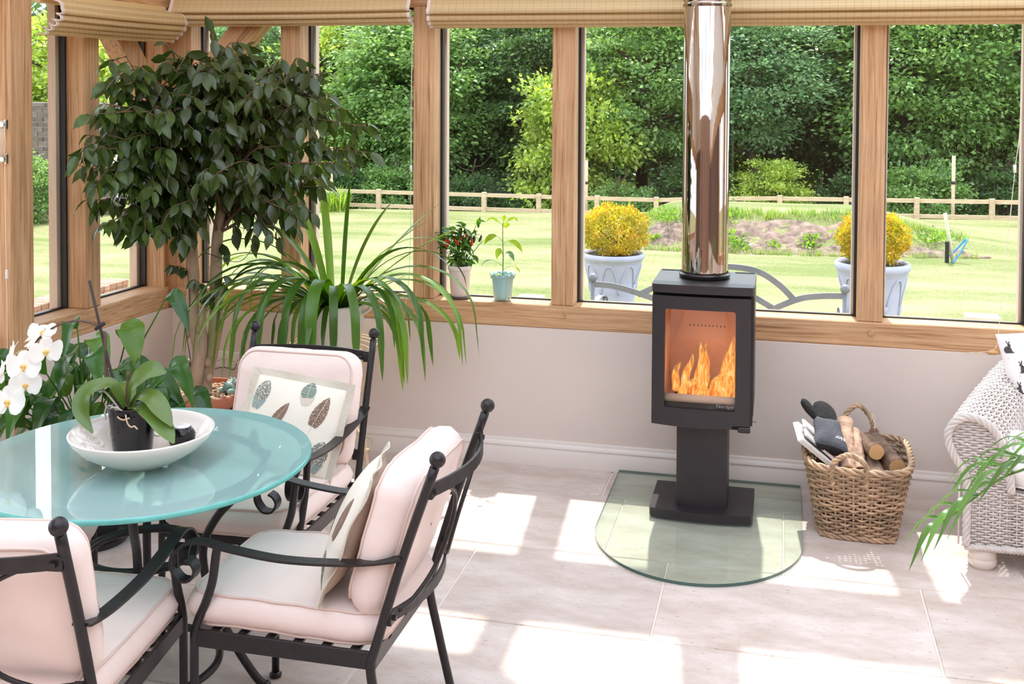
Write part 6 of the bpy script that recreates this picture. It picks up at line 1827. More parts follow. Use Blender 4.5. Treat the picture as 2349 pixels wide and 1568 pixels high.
# fairy-light cable
M_CABLE = mat('black_cable', srgb(26, 25, 26), 0.5)
cb_ = MB()
cb_.tube(spline([(0.365, -0.006, 0.39), (0.36, -0.03, 0.36), (0.33, -0.10, 0.385), (0.27, -0.18, 0.372), (0.17, -0.22, 0.355), (0.03, -0.25, 0.352), (-0.035 + FX - 0.0, FY - 0.055, 0.37)][:6] + [(0.30, -0.40, 0.36), (0.345, -0.455, 0.42), (0.372, -0.475, 0.52), (0.35, -0.475, 0.66), (0.37, -0.472, 0.80), (0.36, -0.48, 0.98), (0.40, -0.47, 1.15)], 8), 0.0018, 5)
for P in ([(0.40, -0.47, 1.15), (0.22, -0.62, 1.20), (0.05, -0.66, 1.16), (0.02, -0.68, 1.14)], [(0.40, -0.47, 1.15), (0.55, -0.70, 1.35), (0.72, -0.72, 1.45), (0.85, -0.66, 1.50)], [(0.22, -0.62, 1.20), (0.10, -0.70, 1.38), (0.02, -0.72, 1.45)], [(0.44, -0.46, 1.02), (0.60, -0.42, 0.98), (0.66, -0.38, 1.10), (0.58, -0.40, 1.14)]):
    cb_.tube(spline(P, 8), 0.0016, 5)
fl_ = cb_.build('string_lights', M_CABLE, smooth=True); tag(fl_, 'thin black fairy light cable wound up the fig trunk from the socket', 'cable')
for k, (x, y, z) in enumerate([(0.05, -0.665, 1.16), (0.09, -0.665, 1.18), (0.03, -0.68, 1.145), (0.16, -0.645, 1.195)]):
    MB().tube([(x, y, z), (x + 0.004 * (-1) ** k, y - 0.004, z - 0.018)], 0.0032, 6).build('bulb_holder', M_CABLE, fl_, smooth=True)

# frog ornament on the gravel (seen from behind)
M_FROG = mat('glazed_teal_stone', srgb(78, 140, 138), 0.35, col2=srgb(186, 206, 196), vscale=34, bump=0.2, bscale=40, coat=0.3, detail=6)
fr_ = empty('frog_ornament', 'small glazed blue-green frog figurine sitting on the gravel of the fig pot', 'ornament', (0.525, -0.385, 0.344), math.radians(160))
bm = MB()
def ell(c, r, tilt=0.0):
    t_ = MB().ball((0, 0, 0), r, 14, 10); c_, s_ = math.cos(tilt), math.sin(tilt)
    R_ = np.array([[1, 0, 0], [0, c_, -s_], [0, s_, c_]])
    bm.add(t_.V[0] @ R_.T + np.array(c), t_.Q[0])
ell((0, 0.0, 0.030), (0.026, 0.034, 0.026), 0.7); ell((0, -0.022, 0.052), (0.021, 0.022, 0.016), 0.2)
ell((0.011, -0.018, 0.066), (0.007, 0.007, 0.008)); ell((-0.011, -0.018, 0.066), (0.007, 0.007, 0.008))
for s in (-1, 1):
    ell((s * 0.028, 0.014, 0.016), (0.012, 0.026, 0.015), 0.2); ell((s * 0.036, -0.008, 0.006), (0.011, 0.016, 0.006)); ell((s * 0.017, -0.030, 0.020), (0.007, 0.008, 0.022), -0.15); ell((s * 0.020, -0.040, 0.004), (0.010, 0.010, 0.004))
bm.build('body', M_FROG, fr_, smooth=True)
st_ = MB()
for a in (-0.6, 0.0, 0.6):
    st_.tube([(0.027 * math.sin(a) * 0.8, 0.028 - 0.01 * abs(a), 0.018), (0.026 * math.sin(a), 0.022, 0.040), (0.018 * math.sin(a), -0.006, 0.064)], 0.0018, 5)
st_.build('pale_stripe', mat('pale_glaze', srgb(206, 222, 212), 0.3), fr_, smooth=True)

# ------------------------------------------------------------------ sockets on the back wall
M_SOCKET = mat('white_plastic', srgb(236, 230, 226), 0.35)
for i, (x0, lab) in enumerate([(0.212, 'white plastic wall socket nearest the fig trunk'), (0.297, 'white plastic wall socket in the middle of the row behind the strappy plant'), (0.382, 'white plastic wall socket nearest the pink chair back')]):
    so = empty('wall_socket', lab, 'socket', (x0 + 0.041, 0.0, 0.402), 0, 'wall sockets under the corner window')
    MB().box((-0.041, -0.009, -0.041), (0.041, 0.0, 0.041), 0.003).build('face_plate', M_SOCKET, so)
    for x, z, w_, h_ in ((0.0, 0.014, 0.004, 0.008), (-0.011, -0.008, 0.0065, 0.0035), (0.011, -0.008, 0.0065, 0.0035)):
        MB().box((x - w_ / 2, -0.0095, z - h_ / 2), (x + w_ / 2, -0.008, z + h_ / 2)).build('pin_hole', M_IRON2, so)
    for x in (-0.031, 0.031):
        MB().tube([(x, -0.0098, 0), (x, -0.008, 0)], 0.003, 8).build('screw', mat('screw_steel', srgb(150, 140, 130), 0.4, metal=0.8) if 'screw_steel' not in bpy.data.materials else bpy.data.materials['screw_steel'], so)
    MB().box((0.012, -0.011, 0.016), (0.022, -0.0085, 0.032), 0.001).build('switch', M_SOCKET, so)

# ------------------------------------------------------------------ strappy plant on a wire stand
M_STRAP = leaf_mat_obj('strap_leaf', (0.10, 0.20, 0.02, 1), (0.16, 0.29, 0.035, 1), 0.35, 0.32)
M_STRAPD = leaf_mat_obj('dark_strap_leaf', (0.04, 0.11, 0.015, 1), (0.075, 0.17, 0.02, 1), 0.25, 0.30)
M_WHITEPOT = mat('white_ribbed_glaze', srgb(232, 226, 222), 0.25, spec=0.6, coat=0.3)
M_CREAMIRON = mat('cream_painted_iron', srgb(226, 196, 156), 0.5, var=0.06)
PX, PY = 1.027, -0.315
sp = empty('strap_leaved_plant', 'large plant of long arching strap leaves in a white ribbed pot', 'plant', (PX, PY, 0.505))
def ribs(R, Z, A): return R * (1 + 0.012 * np.sign(np.sin(A * 16)) * (R > 0.08)), Z
MB().lathe([(0.0, 0.0), (0.10, 0.0), (0.104, 0.005), (0.128, 0.14), (0.140, 0.24), (0.143, 0.262), (0.150, 0.272), (0.152, 0.280), (0.146, 0.285), (0.138, 0.280), (0.132, 0.25), (0.0, 0.245)], 96, wob=ribs).build('pot', M_WHITEPOT, sp, angle=60)
for s in (-1, 1):
    MB().tube(spline([(s * 0.143, 0, 0.24), (s * 0.172, 0, 0.262), (s * 0.178, 0, 0.29), (s * 0.158, 0, 0.302), (s * 0.146, 0, 0.285)], 6), 0.009, 8).build('pot_handle', M_WHITEPOT, sp, smooth=True)
MB().lathe([(0.0, 0.258), (0.134, 0.256)], 24).build('compost', M_SOILDARK, sp)
def strap(az, e0, ln, bend, wd, m, nm='strap_leaf', r0=0.05, tw=0.0, roll=0.0):
    p = np.array([math.cos(az) * r0, math.sin(az) * r0, 0.255]); P = [p]; n = 16; e = e0; a = az
    for k in range(n):
        st = ln / n
        e -= bend * (0.5 + 1.4 * k / n) / n
        e = max(e, -1.45); a += tw / n
        p = p + st * np.array([math.cos(a) * math.cos(e), math.sin(a) * math.cos(e), math.sin(e)]); P.append(p)
    P = np.array(P)
    P[:, 1] = np.minimum(P[:, 1], 0.27)
    W_ = 1.45 * wd * np.interp(np.linspace(0, 1, n + 1), [0, 0.1, 0.5, 0.8, 0.95, 1], [0.55, 0.8, 1.0, 0.85, 0.35, 0.03])
    up = np.array([-math.sin(az) * roll, math.cos(az) * roll, 1.0])
    return blade(P, W_, up, fold=0.28, nx=3).build(nm, m, sp, smooth=True)
rl = np.random.RandomState(9)
SPEC = [  # azimuth, start elevation, length, bend, half width, dark?
 (2.75, 1.12, 0.70, 1.1, 0.013, 0), (2.5, 1.22, 0.74, 0.7, 0.015, 0), (2.2, 1.35, 0.66, 0.35, 0.014, 0), (1.2, 1.50, 0.60, 0.05, 0.010, 1), (0.9, 1.30, 0.58, 0.5, 0.011, 0), (0.45, 0.95, 0.66, 0.25, 0.014, 0), (0.25, 1.05, 0.60, 0.5, 0.012, 0), (0.15, 0.80, 0.72, 0.4, 0.014, 0),
 (-0.2, 0.95, 0.95, 2.7, 0.014, 0), (-0.05, 0.85, 0.90, 2.6, 0.012, 0), (0.1, 1.0, 0.98, 2.8, 0.015, 0), (-0.45, 1.05, 0.85, 3.0, 0.014, 1), (-0.35, 0.7, 0.75, 2.6, 0.012, 0), (-0.6, 1.1, 0.80, 3.2, 0.013, 0),
 (3.1, 0.75, 0.85, 2.2, 0.013, 0), (3.3, 0.65, 0.92, 2.1, 0.014, 0), (3.45, 0.85, 0.95, 2.5, 0.014, 1), (3.6, 0.7, 0.98, 2.3, 0.013, 0), (3.0, 1.0, 0.95, 2.4, 0.013, 0), (2.9, 0.6, 0.80, 1.6, 0.012, 0), (3.75, 0.9, 0.90, 2.7, 0.014, 1), (3.9, 1.0, 0.85, 2.9, 0.014, 0),
 (4.1, 1.15, 0.80, 3.3, 0.016, 1), (4.35, 1.2, 0.75, 3.5, 0.019, 1), (4.6, 1.25, 0.72, 3.7, 0.015, 1), (4.75, 1.1, 0.66, 3.8, 0.014, 1), (4.9, 1.2, 0.80, 3.7, 0.020, 1), (5.1, 1.15, 0.70, 3.6, 0.014, 1), (5.3, 1.1, 0.76, 3.4, 0.015, 1), (5.5, 1.0, 0.80, 3.2, 0.013, 1), (4.5, 0.8, 0.60, 3.0, 0.013, 1), (4.2, 0.7, 0.72, 2.7, 0.014, 1), (3.95, 0.55, 0.70, 2.2, 0.012, 0), (5.7, 0.9, 0.82, 3.0, 0.013, 0)]
for a_, e_, l_, b_, w_, dk in SPEC: strap(a_, e_, l_, b_, w_, M_STRAPD if dk else M_STRAP)
for k in range(44):
    a_ = rl.rand() * 2 * PI
    if 0.6 < a_ < 2.0: a_ += 2.6
    strap(a_, rl.uniform(0.5, 1.3), rl.uniform(0.4, 0.85), rl.uniform(1.4, 3.2), rl.uniform(0.007, 0.012), M_STRAP if rl.rand() < 0.65 else M_STRAPD, r0=rl.uniform(0.02, 0.09), roll=rl.uniform(-0.4, 0.4))
strap(0.25, 0.55, 0.33, 0.1, 0.008, mat('dead_brown_leaf', srgb(140, 92, 60), 0.8), nm='dead_leaf')
# wrought wire stand
ps = empty('plant_stand', 'cream wrought wire plant stand with scrolled feet under the strappy plant', 'plant stand', (PX, PY, 0))
for z, r_ in ((0.600, 0.205), (0.592, 0.190), (0.580, 0.178), (0.562, 0.165), (0.545, 0.150), (0.528, 0.135), (0.510, 0.118), (0.503, 0.08)):
    MB().tube([(r_ * math.cos(t), r_ * math.sin(t), z) for t in np.arange(40) * 2 * PI / 40], 0.0028, 6, closed=True).build('wire_hoop', M_CREAMIRON, ps, smooth=True)
for k in range(14):
    a = k * 2 * PI / 14; c, s = math.cos(a), math.sin(a)
    MB().tube(spline([(0.205 * c, 0.205 * s, 0.600), (0.19 * c, 0.19 * s, 0.545), (0.13 * c, 0.13 * s, 0.500), (0.05 * c, 0.05 * s, 0.499)], 5), 0.0025, 5).build('wire_rib', M_CREAMIRON, ps, smooth=True)
for k in range(3):
    a = math.radians(-12 + 120 * k); c, s = math.cos(a), math.sin(a)
    P = [(0.19, 0.56), (0.175, 0.46), (0.13, 0.36), (0.105, 0.28), (0.125, 0.215), (0.165, 0.17), (0.178, 0.11), (0.188, 0.05), (0.212, 0.012), (0.243, 0.010), (0.258, 0.034), (0.246, 0.052), (0.230, 0.046), (0.232, 0.036)]
    MB().tube(spline([(r_ * c, r_ * s, z) for r_, z in P], 6), 1, flat=(0.006, 0.011), ref=(-s, c, 0)).build('leg', M_CREAMIRON, ps)
    MB().tube(spline([(r_ * c, r_ * s, z) for r_, z in [(0.178, 0.125), (0.14, 0.115), (0.128, 0.085), (0.14, 0.07), (0.155, 0.08), (0.150, 0.095)]], 6), 0.004, 6).build('scroll', M_CREAMIRON, ps, smooth=True)
    MB().tube([(0.165 * c, 0.165 * s, 0.12), (0.188 * c, 0.188 * s, 0.12)], 0.0085, 8).build('band', M_CREAMIRON, ps, smooth=True)
MB().tube([(0.178 * math.cos(t), 0.178 * math.sin(t), 0.12) for t in np.arange(40) * 2 * PI / 40], 0.003, 6, closed=True).build('wire_hoop', M_CREAMIRON, ps, smooth=True)
# small black wire stand behind the far chair
bs_ = empty('wire_candle_stand', 'small black wire stand on the floor behind the far chair back leg', 'stand', (1.175, -0.62, 0))
def rg(c, r_, ax): 
    T0 = np.arange(28) * 2 * PI / 28
    return [(c[0] + r_ * math.cos(t), c[1] + (r_ * math.sin(t) if ax == 'z' else 0), c[2] + (r_ * math.sin(t) if ax == 'y' else 0)) for t in T0]
MB().tube(rg((0, 0, 0.115), 0.052, 'z'), 0.0035, 6, closed=True).build('top_ring', M_WROUGHT, bs_, smooth=True)
MB().tube(rg((0, 0, 0.065), 0.052, 'z'), 0.0035, 6, closed=True).build('lower_ring', M_WROUGHT, bs_, smooth=True)
for a in (0.4, 1.97, 3.54, 5.11):
    MB().tube([(0.052 * math.cos(a), 0.052 * math.sin(a), 0.115), (0.052 * math.cos(a), 0.052 * math.sin(a), 0.004)], 0.003, 6).build('upright', M_WROUGHT, bs_, smooth=True)
MB().tube([(-0.05, 0.0, 0.065), (0.05, 0.0, 0.065)], 0.003, 6).build('cross_wire', M_WROUGHT, bs_, smooth=True)
MB().tube(rg((0.02, -0.055, 0.032), 0.028, 'y'), 0.003, 6, closed=True).build('loop_foot', M_WROUGHT, bs_, smooth=True)

# ------------------------------------------------------------------ peace lily in a black pot
M_LILY = leaf_mat_obj('glossy_lily_leaf', (0.018, 0.075, 0.014, 1), (0.05, 0.14, 0.022, 1), 0.22, 0.24)
M_LILYL = leaf_mat_obj('young_lily_leaf', (0.06, 0.17, 0.015, 1), (0.12, 0.24, 0.03, 1), 0.3, 0.28)
LXp, LYp = 0.405, -1.30
ly = empty('peace_lily', 'bushy peace lily with glossy dark leaves standing behind the table', 'plant', (LXp, LYp, 0))
MB().lathe([(0.0, 0.004), (0.10, 0.004), (0.104, 0.01), (0.135, 0.21), (0.142, 0.214), (0.142, 0.226), (0.136, 0.23), (0.130, 0.225), (0.126, 0.20), (0.0, 0.195)], 32).build('pot', M_BLACKTUBE, ly, angle=45)
MB().lathe([(0.0, 0.0), (0.14, 0.0), (0.158, 0.022), (0.160, 0.026), (0.154, 0.026), (0.138, 0.008), (0.0, 0.006)], 36).build('saucer', M_BLACKTUBE, ly, angle=45)
MB().lathe([(0.0, 0.205), (0.127, 0.203)], 20).build('compost', M_SOILDARK, ly)
rl = np.random.RandomState(17)
def lily_leaf(tip, ln, wd, m, droop=0.10, side=0.0):
    tip = np.array(tip, float)
    b0 = np.array([rl.randn() * 0.03, rl.randn() * 0.03, 0.205])
    h = tip - b0; hd = norm(np.array([h[0], h[1], 0]) + 1e-6)
    bs0 = tip - hd * ln * 0.75 + np.array([0, 0, ln * 0.25 + droop * 0.6])
    pet = spline([b0, (b0 * 0.45 + bs0 * 0.55) * np.array([0.8, 0.8, 1]) + [0, 0, 0.02], bs0], 5)
    mid = (bs0 + tip) / 2 + np.array([0, 0, droop])
    P = spline([bs0, bs0 * 0.5 + mid * 0.5 + [0, 0, droop * 0.25], mid, tip * 0.6 + mid * 0.4 + [0, 0, droop * 0.2], tip], 4)
    W_ = wd * np.interp(np.linspace(0, 1, len(P)), [0, 0.08, 0.25, 0.45, 0.7, 0.9, 1.0], [0.04, 0.45, 0.92, 1.0, 0.66, 0.2, 0.015])
    up = np.array([side, -0.45 - 0.2 * rl.rand(), 0.9])
    lf = blade(P, W_, up, fold=0.20, wav=0.13, seed=rl.rand() * 6, nx=7).build('leaf', m, ly, smooth=True)
    MB().tube(pet, np.linspace(0.0045, 0.003, len(pet)), 6).build('leaf_stalk', M_LILYL, lf, smooth=True)
def W2L(x, z, y): return (x - LXp, y - LYp, z - 0.10)
for (x, z, y, ln, wd, yg) in [(0.96, 0.99, -1.50, 0.26, 0.036, 0), (0.62, 0.78, -1.55, 0.26, 0.052, 0), (0.47, 0.87, -1.55, 0.22, 0.040, 0), (0.45, 0.74, -1.55, 0.22, 0.058, 0), (0.22, 0.50, -1.65, 0.24, 0.045, 1), (0.30, 0.62, -1.60, 0.22, 0.052, 0), (0.98, 0.70, -1.50, 0.26, 0.044, 0), (1.02, 0.62, -1.45, 0.22, 0.042, 0), (0.20, 0.56, -1.62, 0.24, 0.045, 0), (0.12, 0.50, -1.60, 0.24, 0.044, 1), (0.26, 0.64, -1.66, 0.22, 0.048, 0), (0.34, 0.60, -1.70, 0.22, 0.050, 0),
                              (0.78, 0.70, -1.50, 0.24, 0.046, 0), (0.73, 0.84, -1.48, 0.20, 0.060, 1), (0.60, 0.66, -1.60, 0.22, 0.052, 0), (0.42, 0.58, -1.66, 0.22, 0.050, 0), (0.36, 0.70, -1.50, 0.24, 0.05, 0), (0.55, 0.78, -1.40, 0.25, 0.052, 1), (0.70, 0.70, -1.52, 0.22, 0.05, 0), (0.82, 0.62, -1.50, 0.22, 0.046, 0), (0.28, 0.50, -1.50, 0.22, 0.048, 0), (0.52, 0.52, -1.68, 0.2, 0.045, 1)]:
    lily_leaf(W2L(x, z, y), ln * 0.82, wd * 0.9, M_LILYL if yg else M_LILY, 0.06 + 0.05 * rl.rand(), rl.uniform(-0.5, 0.5))
for k in range(46):
    a = rl.rand() * 2 * PI; r_ = rl.uniform(0.18, 0.46)
    t_ = (math.cos(a) * r_ + 0.03, math.sin(a) * r_ * 0.70 - 0.10, rl.uniform(0.30, 0.66) - 0.12 * r_)
    lily_leaf(t_, rl.uniform(0.14, 0.20), rl.uniform(0.032, 0.048), M_LILYL if rl.rand() < 0.25 else M_LILY, 0.05 + 0.05 * rl.rand(), rl.uniform(-0.6, 0.6))
lily_leaf((0.10, -0.26, 0.20), 0.16, 0.034, M_LILYL, 0.03)

# ------------------------------------------------------------------ plants on the sill
M_PINKPOT = mat('pale_pink_glaze', srgb(222, 204, 196), 0.25, spec=0.6, coat=0.3)
M_TURQ = mat('turquoise_glaze', srgb(156, 196, 192), 0.25, var=0.04, vscale=10, spec=0.6, coat=0.3)
M_CHILI = leaf_mat_obj('chilli_leaf', (0.03, 0.10, 0.012, 1), (0.09, 0.22, 0.02, 1), 0.3, 0.35)
M_REDP = mat('red_chilli', srgb(206, 30, 22), 0.2, var=0.1, coat=0.4)
M_DARKP = mat('dark_green_chilli', srgb(44, 66, 22), 0.25, col2=srgb(70, 30, 24), vscale=30, coat=0.4)
cx, cy = 1.519, 0.085
cp = empty('chilli_plant', 'bushy chilli plant with red fruit in a pale pink pot on the sill', 'plant', (cx, cy, 0.762))
MB().lathe([(0.0, 0.010), (0.041, 0.010), (0.043, 0.013), (0.0535, 0.138), (0.0575, 0.140), (0.0585, 0.158), (0.056, 0.161), (0.053, 0.157), (0.050, 0.135), (0.0, 0.132)], 40).build('pot', M_PINKPOT, cp, angle=50)
MB().lathe([(0.0, 0.0), (0.052, 0.0), (0.055, 0.004), (0.055, 0.008), (0.0, 0.009)], 32).build('saucer', mat('dark_brown_saucer', srgb(84, 62, 58), 0.4), cp, smooth=True)
MB().lathe([(0.0, 0.142), (0.051, 0.140)], 20).build('compost', M_SOILDARK, cp)
rl = np.random.RandomState(23)
CLM = []
for dr_ in (0.12, 0.3):
    u = leaf_unit(dr_); V = u[0].copy(); V[:, 1] *= 0.95
    CLM.append(mesh_np('leaf', V, None, u[1], M_CHILI, smooth=True))
pep = MB().tube([(0, 0, 0), (0.001, 0, 0.010), (0.002, 0, 0.022), (0.001, 0, 0.034), (0, 0, 0.040)], [0.004, 0.0065, 0.006, 0.004, 0.0008], 8)
PR = pep.build('chilli', M_REDP, smooth=True); PRM = PR.data; bpy.data.objects.remove(PR)
PDM = PRM.copy(); PDM.materials.clear(); PDM.materials.append(M_DARKP)
stm = MB(); ends = []
for k in range(11):
    a = k * 2.4; r_ = 0.03 + 0.09 * rl.rand(); h = 0.29 + 0.08 * rl.rand() - 0.25 * max(0, r_ - 0.06)
    e = np.array([math.cos(a) * r_ * 1.1, math.sin(a) * r_ * 0.62, h])
    P = spline([(0.006 * math.cos(a), 0.006 * math.sin(a), 0.135), e * [0.45, 0.45, 0.72], e], 5)
    stm.tube(P, np.linspace(0.003, 0.0013, len(P)), 5); ends.append((P, e))
stm.build('stems', mat('green_stem', srgb(86, 108, 52), 0.6), cp, smooth=True)
for P, e in ends:
    for q in range(16):
        p = P[rl.randint(3, len(P))] + rl.normal(size=3) * 0.008
        d = norm(np.array([p[0] * 6 + rl.randn() * 0.7, p[1] * 4 + rl.randn() * 0.5 - 0.1, rl.uniform(-0.6, 0.55)]))
        if p[1] + d[1] * 0.055 > 0.05: d[1] = -abs(d[1])
        nn = norm(np.array([0, -0.3, 1]) + rl.normal(size=3) * 0.4); nn = norm(nn - (nn @ d) * d)
        l_ = rl.uniform(0.034, 0.058); B = np.cross(nn, d)
        o = link(bpy.data.objects.new('leaf', CLM[q % 2]), cp)
        o.matrix_local = Matrix([[d[r] * l_, B[r] * l_, nn[r] * l_, p[r]] for r in range(3)] + [[0, 0, 0, 1]])
for (x, z, y, red, tilt) in [(-0.067, 0.262, -0.02, 1, 0.3), (-0.058, 0.258, -0.03, 1, -0.2), (-0.048, 0.272, -0.02, 1, -0.3), (0.008, 0.272, -0.04, 1, -0.6), (0.018, 0.290, -0.03, 1, 0.3), (0.028, 0.295, -0.02, 1, 0.5), (-0.022, 0.300, -0.02, 1, -0.1), (0.036, 0.285, -0.03, 1, -0.8), (0.066, 0.270, -0.03, 1, 0.2),
                             (-0.095, 0.268, -0.02, 0, -0.4), (0.0, 0.325, 0.0, 0, 0.3), (0.03, 0.318, -0.01, 0, 0.0), (0.075, 0.285, -0.02, 0, 0.2), (0.062, 0.282, -0.01, 0, 0.4), (0.045, 0.290, -0.01, 0, 0.5), (-0.028, 0.312, 0.0, 0, 0.1), (0.10, 0.290, -0.01, 0, 0.4), (-0.08, 0.255, -0.03, 0, -0.5), (0.012, 0.308, -0.02, 0, -0.1)]:
    o = link(bpy.data.objects.new('chilli', PRM if red else PDM), cp); o.location = (x, y, z - 0.008); o.rotation_euler = (0.25, tilt, 0)
sx_, sy_ = 1.738, 0.078
se = empty('pepper_seedling', 'single-stemmed pepper seedling in a turquoise scalloped pot on the sill', 'plant', (sx_, sy_, 0.762))
def scal(R, Z, A):
    k = np.clip((Z - 0.105) / 0.03, 0, 1)
    return R * (1 + 0.03 * np.sin(A * 4) * (1 - k)), Z + k * 0.005 * np.cos(A * 12)
MB().lathe([(0.0, 0.012), (0.040, 0.012), (0.043, 0.016), (0.046, 0.06), (0.051, 0.105), (0.058, 0.122), (0.0625, 0.130), (0.0615, 0.133), (0.056, 0.126), (0.048, 0.105), (0.0, 0.10)], 72, wob=scal).build('pot', M_TURQ, se, smooth=True)
for k in range(4):
    a = PI / 4 + k * PI / 2
    MB().ball((0.037 * math.cos(a), 0.037 * math.sin(a), 0.009), (0.009, 0.009, 0.009), 10, 8).build('pot_foot', M_TURQ, se, smooth=True)
bd_ = MB()
for k in range(48):
    a = k * 2 * PI / 48; bd_.ball((0.0575 * math.cos(a), 0.0575 * math.sin(a), 0.113 + 0.004 * math.cos(a * 12)), 0.0022, 6, 4)
bd_.build('beading', M_TURQ, se, smooth=True)
MB().lathe([(0.0, 0.112), (0.049, 0.108)], 18).build('compost', M_SOILDARK, se)
MB().tube(spline([(0.0, 0, 0.105), (0.002, 0, 0.21), (-0.001, 0, 0.32), (0.0, 0, 0.375)], 6), np.linspace(0.0028, 0.0018, 19), 6).build('stem', mat('green_stem_2', srgb(110, 140, 60), 0.6), se, smooth=True)
M_SEED = leaf_mat_obj('bright_seedling_leaf', (0.24, 0.40, 0.02, 1), (0.34, 0.46, 0.04, 1), 0.5, 0.4)
M_SEEDD = leaf_mat_obj('grey_green_leaf', (0.07, 0.15, 0.06, 1), (0.11, 0.2, 0.09, 1), 0.3, 0.35)
for (z0, dx, dy, dz, ln, wd, up, dk) in [(0.365, -0.02, 0, 0.015, 0.066, 0.012, (0, -0.6, 0.8), 0), (0.37, 0.018, 0, 0.015, 0.062, 0.011, (0, -0.6, 0.8), 0), (0.37, 0.004, -0.004, 0.015, 0.038, 0.010, (0, -1, 0.2), 0), (0.365, 0.010, -0.01, -0.006, 0.036, 0.014, (0.3, -0.9, 0.3), 0),
        (0.285, -0.028, -0.01, 0.03, 0.066, 0.019, (0, -0.7, 0.7), 0), (0.27, 0.030, -0.01, 0.022, 0.080, 0.016, (0.1, -0.7, 0.7), 0), (0.20, 0.022, -0.02, 0.04, 0.055, 0.015, (0.3, -0.7, 0.6), 1), (0.22, -0.008, -0.012, 0.035, 0.045, 0.017, (0, -1, 0.1), 0), (0.165, -0.045, -0.01, 0.03, 0.062, 0.010, (-0.3, -0.3, 0.9), 1), (0.150, 0.040, -0.01, 0.02, 0.055, 0.008, (0.2, -0.4, 0.9), 0),
        (0.115, -0.02, -0.02, 0.012, 0.03, 0.013, (0, -0.6, 0.8), 0), (0.112, 0.015, -0.025, 0.014, 0.028, 0.012, (0, -0.6, 0.8), 0), (0.113, -0.005, -0.03, 0.02, 0.025, 0.011, (0, -0.8, 0.6), 0)]:
    b0 = np.array([0, 0, z0]); j = b0 + np.array([dx, dy, dz]); d = norm(np.array([dx, dy * 0.5, 0.006 if z0 > 0.35 else -0.012]))
    if abs(dx) < 0.009: d = norm(np.array([dx, dy, dz * (1 if z0 > 0.35 else -0.6)]))
    P = spline([j, j + d * ln * 0.4 + [0, 0, ln * 0.07], j + d * ln * 0.75, j + d * ln + [0, 0, -ln * 0.28]], 4)
    W_ = wd * np.interp(np.linspace(0, 1, len(P)), [0, 0.15, 0.4, 0.7, 1], [0.1, 0.7, 1, 0.65, 0.03])
    lf = blade(P, W_, up, fold=0.18, wav=0.05, nx=5).build('leaf', M_SEEDD if dk else M_SEED, se, smooth=True)
    MB().tube([b0, (b0 + j) / 2 + [0, 0, 0.003], j], 0.0011, 5).build('leaf_stalk', M_SEED, lf, smooth=True)
# ------------------------------------------------------------------ roman blinds of woven bamboo
def bamboo(axis):
    m, nt, b = new_mat('woven_bamboo_' + 'xy'[axis])
    N, L = nt.nodes, nt.links
    tc = N.new('ShaderNodeTexCoord'); sp = N.new('ShaderNodeSeparateXYZ'); L.new(tc.outputs['UV'], sp.inputs['Vector'])
    def saw(out, per, width, jit=0.0):
        mu = N.new('ShaderNodeMath'); mu.operation = 'DIVIDE'; L.new(out, mu.inputs[0]); mu.inputs[1].default_value = per
        fr = N.new('ShaderNodeMath'); fr.operation = 'FRACT'; L.new(mu.outputs['Value'], fr.inputs[0])
        lt = N.new('ShaderNodeMath'); lt.operation = 'LESS_THAN'; lt.inputs[1].default_value = width; L.new(fr.outputs['Value'], lt.inputs[0])
        return lt.outputs['Value'], mu.outputs['Value']
    h, hraw = saw(sp.outputs['Y'], 0.0042, 0.16)
    v, _ = saw(sp.outputs['X'], 0.034, 0.05)
    fl_ = N.new('ShaderNodeMath'); fl_.operation = 'FLOOR'; L.new(hraw, fl_.inputs[0])
    wn_ = N.new('ShaderNodeTexWhiteNoise'); wn_.noise_dimensions = '1D'; L.new(fl_.outputs['Value'], wn_.inputs['W'])
    rp = N.new('ShaderNodeValToRGB'); rp.color_ramp.elements[0].color = srgb(216, 184, 134); rp.color_ramp.elements[1].color = srgb(236, 212, 168)
    L.new(wn_.outputs['Value'], rp.inputs['Fac'])
    mx = N.new('ShaderNodeMath'); mx.operation = 'MAXIMUM'; L.new(h, mx.inputs[0]); L.new(v, mx.inputs[1])
    ml = N.new('ShaderNodeMath'); ml.operation = 'MULTIPLY'; ml.inputs[1].default_value = 0.42; L.new(mx.outputs['Value'], ml.inputs[0])
    mc = N.new('ShaderNodeMix'); mc.data_type = 'RGBA'; L.new(ml.outputs['Value'], mc.inputs[0]); L.new(rp.outputs['Color'], mc.inputs[6]); mc.inputs[7].default_value = srgb(120, 88, 52)
    L.new(mc.outputs[2], b.inputs['Base Color']); b.inputs['Roughness'].default_value = 0.75
    tr = N.new('ShaderNodeBsdfTranslucent'); L.new(mc.outputs[2], tr.inputs['Color'])
    ms = N.new('ShaderNodeMixShader'); ms.inputs['Fac'].default_value = 0.3; L.new(b.outputs['BSDF'], ms.inputs[1]); L.new(tr.outputs['BSDF'], ms.inputs[2])
    L.new(ms.outputs['Shader'], N['Material Output'].inputs['Surface'])
    return m
M_BAMBOO = bamboo(0)
M_BRAID = mat('pale_edging_tape', srgb(222, 206, 200), 0.85, var=0.03)
M_RAIL = mat('tan_head_rail', srgb(222, 196, 146), 0.5)
def fold_profile(folds, ztop, out0):
    """side profile (d outward from the wall, z) of a raised roman blind, outermost fold first"""
    P = [(0.0, ztop), (0.012, ztop - 0.012)]
    for i, (d, z) in enumerate(folds):
        P += [(d - 0.022, z + 0.055 if i == 0 else z + 0.030), (d - 0.004, z + 0.022), (d, z + 0.010), (d - 0.006, z + 0.001), (d - 0.022, z + 0.004)]
    return P
